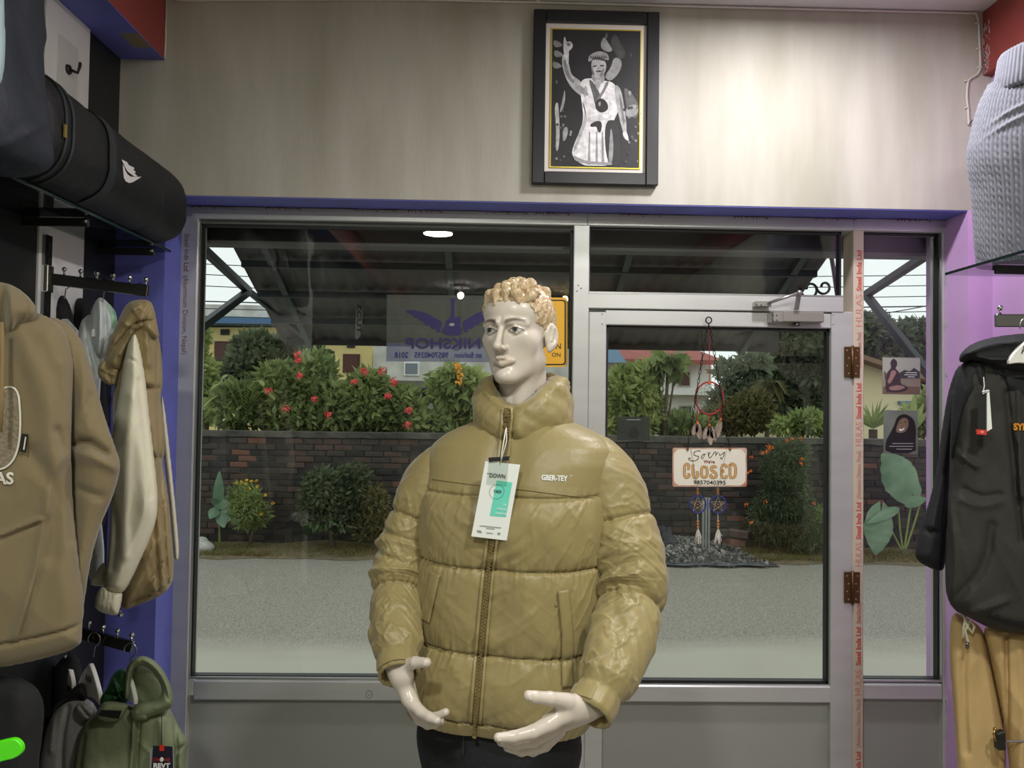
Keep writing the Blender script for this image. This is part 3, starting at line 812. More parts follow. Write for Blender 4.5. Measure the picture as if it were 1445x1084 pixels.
SL, CL, TL_, AL, BL = sleeve([(690, 652, 1.86, .070), (640, 660, 1.86, .074), (606, 688, 1.855, .074), (584, 738, 1.845, .066), (568, 790, 1.83, .064), (561, 830, 1.80, .061),
                        (559, 875, 1.74, .056), (561, 905, 1.69, .051), (562, 930, 1.655, .046)], 'sleeve', 41, (.40, .70),
                        [(.52, .012, .018, 2.6, .03), (.58, -.010, .014, 2.2, -.03), (.63, .010, .02, .5, .02), (.47, -.008, .012, .2, .02)])
SR, CR_, TR_, AR, BR = sleeve([(770, 645, 1.80, .072), (825, 651, 1.775, .076), (858, 682, 1.755, .079), (876, 738, 1.73, .078), (890, 800, 1.70, .077), (892, 845, 1.67, .072),
                        (880, 895, 1.61, .066), (861, 945, 1.55, .057), (843, 983, 1.51, .047)], 'sleeve', 57, (.38, .66),
                        [(.50, .014, .018, 2.8, .03), (.555, -.012, .014, 2.5, .02), (.60, .012, .02, 2.0, .03), (.66, -.010, .015, 1.0, -.03), (.75, .008, .02, 2.4, .03)])
# cuffs with hook-and-loop tabs
def cuff(C_, T, A, B, ry, length, name='cuff'):
    c = Vector(C_[-1, :3]); t = Vector(T[-1]); a = Vector(A[-1]); b = Vector(B[-1]); n = 48
    bm = bmesh.new(); rings = []
    prof = [(-.012, ry * .96), (0, ry * 1.03), (length * .35, ry * 1.04), (length * .7, ry * 1.02), (length, ry * .99), (length, ry * .86), (0, ry * .84)]
    for z, r in prof:
        rings.append([bm.verts.new(c + t * z + (a * math.cos(k * 2 * math.pi / n) + b * math.sin(k * 2 * math.pi / n)) * (r + .0012 * math.sin(k * 1.7))) for k in range(n)])
    for A_, B_ in zip(rings, rings[1:]):
        for k in range(n): bm.faces.new((A_[k], A_[(k + 1) % n], B_[(k + 1) % n], B_[k]))
    me = bpy.data.meshes.new(name); bm.to_mesh(me); bm.free(); o = link_mesh(name, me, m_jkt, jk, True)
    # tab: a curved strip wrapped a third of the way round
    def tab(k0, k1, r, z0, z1, m, nm):
        bm = bmesh.new(); rows_ = []
        for k in range(k0, k1 + 1):
            e = a * math.cos(k * 2 * math.pi / n) + b * math.sin(k * 2 * math.pi / n)
            rows_.append([bm.verts.new(c + t * z0 + e * r), bm.verts.new(c + t * z1 + e * r), bm.verts.new(c + t * z1 + e * (r + .004)), bm.verts.new(c + t * z0 + e * (r + .004))])
        for A_, B_ in zip(rows_, rows_[1:]):
            for i in range(4): bm.faces.new((A_[i], A_[(i + 1) % 4], B_[(i + 1) % 4], B_[i]))
        bm.faces.new(rows_[0]); bm.faces.new(rows_[-1][::-1]); bmesh.ops.recalc_face_normals(bm, faces=bm.faces[:])
        me = bpy.data.meshes.new(nm); bm.to_mesh(me); bm.free(); return link_mesh(nm, me, m, o)
    return tab
tb = cuff(CL, TL_, AL, BL, .043, .040); tb(-4, 8, .044, .006, .034, m_jkt, 'cuff_tab')
tb = cuff(CR_, TR_, AR, BR, .045, .040); tb(4, 15, .046, .006, .034, m_jkt, 'cuff_tab'); tb(15, 18, .0465, .006, .034, m_black, 'hook_and_loop_patch')
# ---- collar: puffy standing ring, lower at the zip
nC, nr = 220, 26; rowsC = []
cc = P(738, 590, YM + .02)
for j in range(nr + 1):
    t = j / nr
    for i in range(nC):
        a = 2 * math.pi * i / nC; fr = (1 + math.cos(a)) / 2           # 1 at the front
        zb = Z_at(737, 602, YM) - .026 * fr; zt = Z_at(737, 527, YM) - .072 * fr ** 5 + .006 * math.sin(3 * a + 1) * (1 - fr)
        if t < .5: s = t * 2; z = zb + (zt - zb) * s; bul = .013 * math.sin(math.pi * min(1, s * 1.02)) ** .7
        else: s = 1 - (t - .5) * 2; z = zb + (zt - zb) * s; bul = -.026 + .004 * math.sin(math.pi * s)
        top = .010 * (1 - abs(t - .5) * 2) ** 6 * 0
        wr = .0105 * float(fbm(np.array(a * 2.0 + z * 34), np.array(z * 12 + a * 1.3), 5, 4)) + .004 * float(np.clip(1 - abs(fbm(np.array(a * 3.2 - z * 40), np.array(z * 10 + a), 8, 3)) * 3, 0, 1) ** 3)
        pinch = -.008 * math.exp(-(min(a, 2 * math.pi - a) / .10) ** 2)
        ra = .114 + bul + wr + pinch - .016 * s; rb = .108 + bul + wr + pinch - .010 * s
        x, y = ra * math.sin(a), -rb * math.cos(a)
        rowsC.append((cc.x + x * bc + y * bs, cc.y + y * bc - x * bs, z))
ii = np.arange(nr)[:, None] * nC; jj = np.arange(nC)[None, :]; j2 = (jj + 1) % nC
collar = np_mesh('collar', np.array(rowsC), np.stack([ii + jj, ii + j2, ii + nC + j2, ii + nC + jj], -1).reshape(-1, 4), m_jkt, jk)
bvh_c = bvh_of(torso, collar)
def on_jacket(px, py, off=.002):
    d = ray(px, py).normalized(); h = bvh_c.ray_cast(Vector((0, 0, CZ)), d, 5)
    return (h[0] - d * off) if h[0] is not None else P(px, py, YM - .14)
# ---- zip down the front
zl = [(717, 576), (716, 600), (712, 640), (706, 690), (697, 750), (690, 800), (684, 860), (678, 930), (672, 1000), (669, 1042)]
zl = chaikin(zl, 2, False); zpts = [P(a, b, YM - .2) for a, b in zl]
m_zip = mat('zip_tape', (118, 104, 62), 0.6, bump=.3, bscale=300)
m_ztooth = mat('zip_teeth', (128, 112, 70), 0.45)
camd = Vector((0, 1, 0))
zt_ = strip('zip_tape', zpts, .0145, m_zip, jk, bvh_c, camd, .003, 160, .0015)
zt2 = MB()
zz_pts = [on_jacket(*proj(p), .0065) for p in [zpts[0].lerp(zpts[0], 0)] + zpts]
L = [0.0]
for a, b in zip(zz_pts, zz_pts[1:]): L.append(L[-1] + (b - a).length)
nt_ = int(L[-1] / .0036)
for k in range(nt_):
    s = L[-1] * k / nt_; i = max(0, np.searchsorted(L, s) - 1); p = zz_pts[i].lerp(zz_pts[min(i + 1, len(zz_pts) - 1)], (s - L[i]) / max(1e-6, L[min(i + 1, len(L) - 1)] - L[i]))
    o_ = .0013 * (1 if k % 2 else -1)
    zt2.box((p.x - .0028 + o_, p.y - .0012, p.z - .0011), (p.x + .0028 + o_, p.y + .003, p.z + .0011))
z_o = zt2.build('zip_teeth', m_ztooth, jk); z_o['kind'] = 'stuff'
for s in (-1, 1):
    strip('zip_welt', [p + Vector((s * .0105, 0, 0)) for p in zpts], .006, m_jkt, jk, bvh_c, camd, .003, 160, .004)
m_brass = mat('zip_puller_metal', (128, 112, 74), 0.35, metal=.6)
c = on_jacket(714, 590, .006)
MB().box((c.x - .006, c.y - .004, c.z - .008), (c.x + .006, c.y + .003, c.z + .014)).build('zip_slider', m_brass, jk, bevel=.002)
mbp = MB()
for s in (-1, 1): mbp.box((c.x + s * .0042 - .0013, c.y - .008, c.z - .022), (c.x + s * .0042 + .0013, c.y - .005, c.z + .004))
mbp.box((c.x - .0055, c.y - .008, c.z - .0225), (c.x + .0055, c.y - .005, c.z - .019)).box((c.x - .0055, c.y - .008, c.z + .002), (c.x + .0055, c.y - .005, c.z + .005)).box((c.x - .0055, c.y - .008, c.z - .009), (c.x + .0055, c.y - .005, c.z - .006))
mbp.build('zip_puller', m_brass, jk, bevel=.0006)
# ---- stitched seams on the yoke, shoulders and pockets
def seam(name, pl, w=.0022, m=m_jkt_in, off=.0012, bv=None, par=None):
    return strip(name, [P(a, b, YM - .2) for a, b in chaikin(pl, 2, False)], w, m, par or jk, bv or bvh_t, camd, off, 60, .0012)
seam('yoke_seam', [(598, 686), (640, 688), (695, 693)]); seam('yoke_seam', [(712, 693), (770, 698), (843, 708)])
# welt pockets
for pl, inner in (([(797, 838), (803, 900), (803, 975)], [(812, 832), (806, 836), (792, 842)]), ([(608, 826), (600, 860), (591, 900)], [(597, 812), (603, 820), (609, 828)])):
    strip('pocket_welt', [P(a, b, YM - .2) for a, b in pl], .024, m_jkt, jk, bvh_t, camd, .003, 40, .005)
c = on_jacket(785, 853, .003); MB().box((c.x - .002, c.y - .002, c.z - .003), (c.x + .002, c.y + .002, c.z + .003)).build('pocket_tab', m_jkt_in, jk)
# chest lettering
m_wp = mat('white_print', (226, 228, 224), 0.5)
def chest_text(body, cxp, cyp, wpx, size, bold=0.0, rot=0.03):
    c = P(cxp, cyp, YM - .16); k = (YM - .16) / F_PX
    me = text_mesh(body, size, .0, bold)
    xs = [v.co.x for v in me.vertices]; f = wpx * k / (max(xs) - min(xs))
    M = frame_M(c, (math.cos(rot), 0, -math.sin(rot)), (0, 0, 1))
    for v in me.vertices: v.co.x *= f
    bmt = bmesh.new(); bmt.from_mesh(me); bmesh.ops.triangulate(bmt, faces=bmt.faces[:]); bmesh.ops.subdivide_edges(bmt, edges=bmt.edges[:], cuts=1); bmt.to_mesh(me); bmt.free()
    me.transform(M); drape(me, bvh_t, camd, .002)
    return link_mesh('chest_lettering', me, m_wp, jk)
chest_text('GBER-TEY', 783, 676, 37, .0155, .0006); chest_text('o', 807, 672, 3.2, .007); 

# ---- hands: palm and five fingers, sculpted together
def hand(name, wrist, palm, fingers, cuff_r, k=.006):
    """wrist/palm: capsule rows (px,py,Y,r); fingers: lists of joints (px,py,Y,r)"""
    W = lambda q: (tuple(P(q[0], q[1], q[2])), q[3])
    caps = []
    for chain in [wrist] + palm + fingers:
        J = [W(q) for q in chain]
        caps.append([(J[i][0], J[i + 1][0], J[i][1], J[i + 1][1]) for i in range(len(J) - 1)])
    A = np.array([c[j] for ch in caps for c in ch for j in (0, 1)]); lo = A.min(0) - .035; hi = A.max(0) + .035
    def f(p):
        D = np.full(p.shape[:3], .2, np.float32)
        for i, ch in enumerate(caps):
            Dc = np.full(p.shape[:3], .2, np.float32)
            for a, b, ra, rb in ch: add_cap(Dc, p, a, b, ra, rb, .004)
            kk = .012 if i <= len(palm) else .0045
            D = np.where((Dc < .06), smin(D, Dc, kk), D)
        return D
    o = sdf_obj(name, f, lo, hi, .0017, m_skin2, man)
    for ch in fingers:                                        # nails on the fingertips that face us
        (a, b, y, r), (a2, b2, y2, r2) = ch[-1], ch[-2]
        tip = P(a, b, y); bk = P(a2, b2, y2); d = (tip - bk).normalized(); up_ = Vector((0, -1, .25)); up_ = (up_ - d * up_.dot(d)).normalized(); sd_ = d.cross(up_)
        M = Matrix(((d.x, sd_.x, up_.x, 0), (d.y, sd_.y, up_.y, 0), (d.z, sd_.z, up_.z, 0), (0, 0, 0, 1)))
        MB().ball(tip - d * .001 + up_ * r * .78, (.0068, r * .72, r * .26), 12, M).build('fingernail', m_nail, o, smooth=True)
    return o
m_nail = mat('painted_nail', (214, 205, 194), .22)
hand('hand', [(562, 925, 1.655, .026), (560, 938, 1.64, .0245), (566, 955, 1.625, .023)],
     [[(563, 948, 1.64, .022), (577, 985, 1.615, .0165), (583, 994, 1.61, .0150)], [(568, 950, 1.66, .020), (582, 990, 1.665, .0150)], [(574, 938, 1.62, .0150), (572, 952, 1.62, .0165)]],
     [[(572, 940, 1.625, .0155), (586, 935, 1.60, .0118), (602, 935, 1.585, .0098)],
      [(580, 990, 1.61, .0140), (594, 1005, 1.59, .0112), (606, 1012, 1.575, .0098), (617, 1017, 1.565, .0080)],
      [(581, 994, 1.63, .0130), (598, 1012, 1.615, .0108), (615, 1012, 1.60, .0092), (629, 1005, 1.59, .0078)],
      [(580, 996, 1.65, .0120), (594, 1017, 1.645, .0102), (610, 1022, 1.635, .0090), (622, 1018, 1.625, .0076)],
      [(579, 994, 1.668, .0110), (590, 1016, 1.67, .0092), (603, 1024, 1.665, .0080), (614, 1024, 1.66, .0070)]], .04)
hand('hand', [(848, 990, 1.515, .026), (832, 997, 1.50, .0250), (815, 1000, 1.485, .024)],
     [[(820, 998, 1.49, .0230), (795, 1008, 1.465, .0190), (775, 1020, 1.45, .0160)], [(822, 1006, 1.51, .0210), (790, 1022, 1.50, .0165)], [(815, 994, 1.475, .0180), (790, 990, 1.455, .0145)]],
     [[(800, 990, 1.46, .0155), (776, 986, 1.435, .0125), (755, 984, 1.42, .0110), (746, 982, 1.415, .0098)],
      [(778, 1020, 1.45, .0150), (752, 1033, 1.425, .0122), (724, 1040, 1.41, .0104), (703, 1041, 1.40, .0084)],
      [(780, 1028, 1.47, .0145), (752, 1046, 1.45, .0116), (725, 1051, 1.435, .0100), (707, 1047, 1.425, .0080)],
      [(784, 1032, 1.49, .0135), (760, 1054, 1.475, .0110), (736, 1060, 1.46, .0096), (716, 1055, 1.45, .0078)],
      [(790, 1032, 1.51, .0120), (770, 1053, 1.50, .0098), (752, 1061, 1.49, .0086), (738, 1060, 1.48, .0072)]], .045)
# ---- dark jeans below the hem, legs down to the feet and a round stand
m_jean = mat('black_denim', (22, 24, 30), 0.75, var=.2, vscale=9, bump=.25, bscale=180)
jn = thing('jeans', (X_at(705, YM, 1050), YM, 0.05), 'black denim jeans worn by the mannequin under the olive jacket', 'jeans')
hz = Z_at(703, 985, YM); hx = P(703, 1010, YM).x
def jeans_sdf(p):
    q = p - np.array([hx, YM + .01, 0], np.float32)
    c, s_ = bc, bs; x = q[..., 0] * c - q[..., 1] * s_; y = q[..., 0] * s_ + q[..., 1] * c; z = q[..., 2]
    r = np.stack([x, y, z], -1)
    d = d_ell(r, (0, 0, hz - .10), (.198, .125, .17))
    d = np.maximum(d, z - hz)
    for sx_ in (-1, 1):
        d = smin(d, d_cap(r, (sx_ * .085, 0, hz - .16), (sx_ * .10, -.01, .50), .092, .066), .02)
        d = smin(d, d_cap(r, (sx_ * .10, -.01, .50), (sx_ * .105, .01, .09), .064, .052), .02)
    return d
jo = sdf_obj('jeans_body', jeans_sdf, (hx - .30, YM - .22, .02), (hx + .30, YM + .25, hz + .03), .010, m_jean, jn)
bvj = bvh_of(jo)
strip('fly_seam', [P(652, 1048, 1.6), P(651, 1075, 1.6), P(650, 1100, 1.6)], .004, mat('denim_seam', (44, 46, 54), .7), jn, bvj, camd, .002, 20, .001)
for sx_ in (-1, 1):
    fx, fy = hx + sx_ * .105 * bc, YM + .01 - sx_ * .105 * bs
    MB().ball((fx - .012, fy - .05, .045), (.045, .115, .045), 14).build('foot', m_skin2, man, smooth=True)
MB().lathe([(.0, .0), (.19, .0), (.19, .008), (.0, .010)], (hx, YM, .0), 32).build('stand_plate', mat('chrome_plate', (190, 190, 190), .2, metal=1), man)
# ---- hang tag on the zip
tg = thing('hang_tag', tuple(on_jacket(700, 690, .01)), 'white and mint paper hang tag on the jacket zip', 'tag')
m_card = mat('white_card', (232, 236, 232), .45); m_mint = mat('mint_print', (110, 214, 192), .45); m_ink = mat('black_ink', (30, 32, 34), .5)
yt = min(on_jacket(a, b, 0).y for a, b in ((686, 655), (725, 660), (672, 755), (712, 760), (700, 700))) - .004
def tq(a, b, d=0): return P(a, b, yt - d)
MB().prism([tq(685, 651), tq(734, 656), tq(715, 763), tq(665, 757)], (0, .0025, 0)).build('card', m_card, tg)
MB().prism([tq(701, 678, .0006), tq(723, 681, .0006), tq(714, 730, .0006), tq(691, 728, .0006)], (0, .0005, 0)).build('mint_panel', m_mint, tg)
ux = (tq(734, 656) - tq(685, 651)).normalized(); uy = (tq(685, 651) - tq(665, 757)).normalized()
def tag_text(body, a, b, w, size, m, bold=0.0, nm='lettering'):
    text_at(body, frame_M(tq(a, b, .0014), ux, uy), size, m, tg, nm, fit=w * yt / F_PX, extr=.0002, bold=bold)
tag_text('DOWN', 702, 672, 22, .0125, m_ink, .0001)
tag_text('YADI', 702, 694, 11, .0090, m_ink, .0002)
m_tw = mat('tag_white_print', (214, 240, 234), .5)
tag_text('TI', 712, 713, 5, .0055, m_tw, .0002); tag_text('MOHH', 708, 719, 13, .0055, m_tw, .0002); tag_text('HAHG', 707, 725, 15, .0055, m_tw, .0002)
c0 = tq(701, 694, .0014)
rg_ = MB()
for k in range(28):
    a = k * 2 * math.pi / 28; p0 = c0 + ux * .0155 * math.cos(a) + uy * .0155 * math.sin(a); rg_.ball(p0, .0008, 5)
rg_.build('seal_ring', m_ink, tg)['kind'] = 'stuff'
m_gl = mat('grey_ink', (150, 156, 152), .5)
for (a, b, w, h) in ((692, 742, 30, .6), (692, 745.5, 12, .5), (676, 749, 6, .8), (677, 751, 6, .6), (691, 752, 9, .6), (704, 753, 4, 1.6), (690, 668, 6, .4)):
    MB().prism([tq(a - w / 2, b - h, .0012), tq(a + w / 2, b - h + w * .1, .0012), tq(a + w / 2, b + h + w * .1, .0012), tq(a - w / 2, b + h, .0012)], (0, .0002, 0)).build('print_line', m_gl, tg)
MB().prism([tq(689, 646, .003), tq(719, 644, .003), tq(718, 650, .003), tq(690, 652, .003)], (0, .003, 0)).build('clip', m_black, tg)
pl_ = MB().prism([tq(690, 650, .0022), tq(718, 650, .0022), tq(715, 687, .0022), tq(686, 684, .0022)], (0, .0006, 0)).build('plastic_sleeve', glass_mat('clear_plastic', (.93, .95, .94), .05), tg)
sp = on_jacket(714, 604, .012)
MB().tube([sp, P(711, 622, min(sp.y, yt) - .004), P(708, 640, yt - .004), P(707, 649, yt - .004)], .0012, 6).tube([sp + Vector((.001, 0, 0)), P(715, 622, min(sp.y, yt) - .004), P(710, 640, yt - .003), P(706, 655, yt - .003)], .0009, 6).build('string', mat('white_cord', (232, 230, 226), .6), tg, smooth=True)
# ================================================================== LEFT SIDE: shelf, bags, hanging clothes
m_chrome = mat('chrome', (205, 205, 205), 0.12, metal=1.0)
m_chromed = mat('dark_chrome', (120, 120, 120), 0.18, metal=1.0)
m_shelfglass = glass_mat('shelf_glass', (0.45, 0.52, 0.50), 0.06)
zsh = Z_at(232, 350, 2.66)
q0 = PZ(232, 349, zsh)
sh_x = q0.x
shelf = thing('glass_shelf', (XL, 2.2, zsh), 'smoked glass shelf under the black duffel bag', 'shelf')
box('shelf_pane', (XL, 1.20, zsh - .008), (sh_x, 2.70, zsh), m_shelfglass, shelf)
box('pane_edge', (sh_x, 1.20, zsh - .008), (sh_x + .001, 2.70, zsh), mat('glass_edge', (40, 58, 56), .1), shelf)
for yb in (2.62, 2.20):
    MB().box((XL, yb - .006, zsh - .034), (sh_x - .02, yb + .006, zsh - .010)).build('bracket', m_black, shelf, bevel=.002)
    MB().lathe([(.0, 0), (.009, 0), (.009, .014), (.0, .016)], (sh_x - .03, yb, zsh - .024), 12).build('bracket_knob', m_chrome, shelf, smooth=True)
# slotted wall standard
yst = 2.30
ws = thing('slotted_wall_standard', (XL, yst, 1.0), 'slotted chrome wall standard carrying the hook rails', 'rail')
MB().box((XL, yst - .014, .9), (XL + .02, yst + .014, zsh - .04)).build('standard', m_chromed, ws)
for k in range(24):
    z = 1.0 + k * .045
    if z < zsh - .06: box('slot', (XL + .0195, yst - .004, z), (XL + .0205, yst + .004, z + .026), m_black, ws)
# duffel bag lying on the shelf
m_bag = mat('black_polyester', (20, 22, 24), 0.55, var=.2, vscale=12, bump=.15, bscale=120)
m_bag2 = mat('grey_panel_polyester', (40, 44, 48), 0.6, var=.2, vscale=10, bump=.12, bscale=120)
bag = thing('duffel_bag', (XL + .13, 2.33, zsh), 'black duffel bag with white logo on the glass shelf', 'bag')
bx0_, by0, by1 = XL + .150, 1.78, 2.66
bh = .255
def bag_sdf(p):
    x = p[..., 0] - bx0_; y = p[..., 1]; z = p[..., 2] - zsh
    t = np.clip((y - by0) / (by1 - by0), 0, 1); hh = bh * (1 + .10 * (1 - t)) / 2
    a = np.abs(x) / .148; b = np.abs(z - hh) / hh
    r = (a ** 2.6 + b ** 2.6) ** (1 / 2.6) - 1
    d = r * .13
    d2 = np.maximum(y - by1, by0 - y)
    d = smax(d, d2, .07)
    return d - .006 * fbm(y * 9 + z * 5, z * 12 + x * 9, 4, 3) + .004 * np.exp(-((y - by1 + .05) / .006) ** 2) + .004 * np.exp(-((y - by1 + .24) / .006) ** 2)
bo = sdf_obj('bag_body', bag_sdf, (bx0_ - .19, by0 - .05, zsh - .02), (bx0_ + .19, by1 + .05, zsh + bh + .06), .007, m_bag, bag)
bvb = bvh_of(bo)
dx = Vector((-1, 0, 0))
def on_bag(y, z): 
    h = bvb.ray_cast(Vector((0.2, y, z)), dx, 3); return h[0] if h[0] else Vector((bx0_ + .15, y, z))
def bag_arc(y, n=24, off=.003):
    out = []
    for k in range(n + 1):
        a = -1.1 + k / n * 2.7; o = Vector((bx0_ + .6 * math.cos(a), y, zsh + bh * .52 + .6 * math.sin(a))); h = bvb.ray_cast(o, Vector((-math.cos(a), 0, -math.sin(a))), 1)
        if h[0]: out.append(h[0] + Vector((math.cos(a), 0, math.sin(a))) * off)
    return out
for yy_ in (1.875, 1.905):
    pts = bag_arc(yy_)
    MB().tube(pts, .004, 5).build('piping', m_bag2, bag, smooth=True)
pts = bag_arc(2.10, 24, .004)
mbb = MB()
for a, b in zip(pts, pts[1:]): mbb.prism([a + Vector((0, -.018, 0)), a + Vector((0, .018, 0)), b + Vector((0, .018, 0)), b + Vector((0, -.018, 0))], (.002, 0, .001))
mbb.build('strap', m_bag2, bag)
h0 = pts[-6]
MB().tube([Vector((bx0_ - .05, 2.00, zsh + bh + .0)), Vector((bx0_ - .02, 2.00, zsh + bh + .055)), Vector((bx0_ - .01, 2.09, zsh + bh + .065)), Vector((bx0_ - .01, 2.18, zsh + bh + .050)), Vector((bx0_ - .04, 2.22, zsh + bh - .01))], .016, 8).build('carry_handle', m_bag, bag, smooth=True)
# white logo: block letters above a curved tick, pressed on the bag's side
def bag_poly(name, pts2, m):
    """pts2 in picture pixels, pressed on the bag"""
    bm = bmesh.new(); vs = []
    for a, b in pts2:
        d = ray(a, b).normalized(); h = bvb.ray_cast(Vector((0, 0, CZ)), d, 5); p = (h[0] - d * .004) if h[0] else PX(a, b, bx0_ + .14)
        vs.append(bm.verts.new(p))
    bm.faces.new(vs); bmesh.ops.triangulate(bm, faces=bm.faces[:]); me = bpy.data.meshes.new(name); bm.to_mesh(me); bm.free(); return link_mesh(name, me, m, bag)
lg = mat('bag_logo_white', (228, 222, 220), .5)
bag_poly('logo_tick', [(173.1, 232), (173.8, 240.8), (174.8, 251), (177.5, 256), (182.6, 258.4), (187.7, 257), (192.3, 254.2), (196.4, 251.9), (199.7, 249.1), (195, 249.8), (189.5, 249.6), (184, 249.1), (179.8, 245.9), (177, 240.8), (175.2, 235.3)], lg)
bag_poly('logo_letters', [(171.5, 224.9), (173.8, 228.4), (175.7, 227), (179.4, 228.8), (181.7, 233), (184.9, 234.6), (188.6, 236.2), (190, 238.5), (187.7, 239), (191.8, 243.1), (189.5, 244.5), (195, 249.6), (189.5, 249.1), (184.9, 245), (180.3, 242.2), (177.5, 237.6), (174.3, 231.1)], lg)
c = PX(91, 183, bx0_ + .15); MB().box((c.x, c.y - .004, c.z - .02), (c.x + .004, c.y + .004, c.z + .012)).build('zip_pull', mat('gold_zip_pull', (196, 170, 90), .3, metal=.8), bag)
# big slate bag standing nearer
m_navy = mat('slate_polyester', (46, 52, 64), 0.55, var=.18, vscale=5, bump=.2, bscale=40)
b2 = thing('travel_bag', (XL + .14, 1.68, zsh), 'slumped dark slate travel bag beside the duffel bag', 'bag')
def bag2_sdf(p):
    x = p[..., 0] - (XL + .165); y = p[..., 1] - 1.68; z = p[..., 2] - zsh
    t = np.clip(z / .50, 0, 1); w = .165 - .03 * t; dp = .185 - .035 * t
    d = ((np.abs(x / w) ** 3 + np.abs(y / dp) ** 3) ** (1 / 3) - 1) * .13
    d = smax(d, np.maximum(z - .50, -z), .05)
    return d - .014 * fbm(y * 6 + z * 4, z * 5 + x * 7, 14, 3) - .006 * np.clip(1 - np.abs(fbm(y * 5 - z * 7, z * 4 + x * 6, 19, 3)) * 3, 0, 1) ** 2
sdf_obj('bag_body', bag2_sdf, (XL - .03, 1.43, zsh - .03), (XL + .37, 1.92, zsh + .56), .009, m_navy, b2)
# pale blue folded cloth at the very edge
lb = cloth('folded_shirt', [(-40, -30), (4, -30), (8, 40), (7, 90), (2, 125), (-40, 125)], 1.52, .03, mat('pale_blue_cloth', (176, 200, 208), .8, var=.08, bump=.1), None, .006)
tag(lb, 'pale blue folded shirt beside the slate travel bag', 'shirt')
# board with a hook on the white panel
hk = thing('hook_plate', tuple(PX(93, 95, XL + .006)), 'white wall plate with a dark metal hook above the bags', 'hook')
a, b = PX(79, 122, XL + .006), PX(108, 70, XL + .006)
box('plate', (XL + .006, a.y, a.z), (XL + .012, b.y, b.z), mat('plate_white', (206, 204, 198), .5, var=.06), hk)
c = PX(96, 98, XL + .012)
MB().lathe([(.0, 0), (.016, 0), (.014, .006), (.0, .007)], n=12, M=Matrix.Translation(c) @ Matrix.Rotation(math.pi / 2, 4, 'Y')).tube([c + Vector((.004, 0, .0)), c + Vector((.03, .0, -.01)), c + Vector((.034, .004, .012)), c + Vector((.03, .012, .026))], .005, 7).build('hook', m_black, hk, smooth=True)

# ---- hook rails with chrome balls
def hook_rail(name, label, a, b, n, ball_from=0.1):
    """arm from a to b (world), flat bar with ball hooks standing on top"""
    a, b = Vector(a), Vector(b); t = thing(name, tuple(a), label, 'rail')
    d = (b - a).normalized(); s = d.cross(Vector((0, 0, 1))).normalized(); u = s.cross(d)
    bar = MB(); w, h = .006, .017
    bar.prism([a - s * w - u * h, a + s * w - u * h, a + s * w + u * h, a - s * w + u * h], b - a).build('bar', m_chromed, t, bevel=.002)
    for k in range(n):
        p = a.lerp(b, ball_from + (1 - ball_from - .03) * k / (n - 1)) + u * h
        MB().tube([p, p + Vector((0, 0, .012))], .003, 6).ball(p + Vector((0, 0, .017)), .0072, 12).build('ball_hook', m_chrome, t, smooth=True)
    MB().box((a.x - .02, a.y - .016, a.z - .04), (a.x + .004, a.y + .016, a.z + .04)).build('mount', m_chrome, t, bevel=.002)
    return t
yr = 2.30
ra = P(34, 393, yr); ra.x = XL + .022; rb = P(209, 411, yr)
hook_rail('waterfall_hook_rail', 'chrome ball hook rail holding the white hoodie and cream vest', ra, rb, 6, .14)
ra2 = P(60, 880, 2.34); ra2.x = XL + .022; rb2 = P(187, 913, 2.34)
hook_rail('waterfall_hook_rail', 'chrome hook rail holding the green jacket', ra2, rb2, 5, .3)
m_hanger = mat('white_plastic_hanger', (226, 226, 220), .35)
m_wire = mat('hanger_wire', (190, 190, 188), .2, metal=1)
def hook_shape(mb, top, size, ybias=0):
    """question-mark hook whose crook hangs at 'top'"""
    c = Vector(top) + Vector((0, 0, -size)); pts = [c + Vector((size * .9 * math.cos(a), ybias, size * math.sin(a))) for a in [math.radians(x) for x in range(200, -95, -20)]]
    pts.append(c + Vector((0, ybias, -size * 2.6))); mb.tube(pts, .0018, 6)
def hanger(label, top, drop, half, group=None, yaw=0.0, letters=None, width=.05):
    """plastic hanger: wire hook, broad shoulders, lettering on its face"""
    h = thing('clothes_hanger', tuple(top), label, 'hanger', group)
    mb = MB(); hook_shape(mb, top, .020); hk_ = mb.build('hook', m_wire, h, smooth=True)
    cx_, cz_ = top[0], top[2] - drop; n = 18; bm = MB(); ca, sa = math.cos(yaw), math.sin(yaw)
    up_, dn = [], []
    for i in range(-n, n + 1):
        t = i / n; x = half * t; z = -.075 * min(1, half / .17) * abs(t) ** 1.5
        up_.append((cx_ + x * ca, top[1] + x * sa, cz_ + z + width * .55 * (1 - abs(t)) ** .7)); dn.append((cx_ + x * ca, top[1] + x * sa, cz_ + z - width * .6 * (1 - .7 * abs(t))))
    bm.prism(up_ + dn[::-1], (sa * .012, -ca * .012, 0)).build('shoulders', m_hanger, h, bevel=.002)
    if letters:
        text_at(letters, frame_M((cx_ + sa * .0125, top[1] - ca * .0130, cz_ + .002), (ca, sa, 0), (0, 0, 1)), .030, m_ink, h, extr=.0004, sx=.8)
    return h
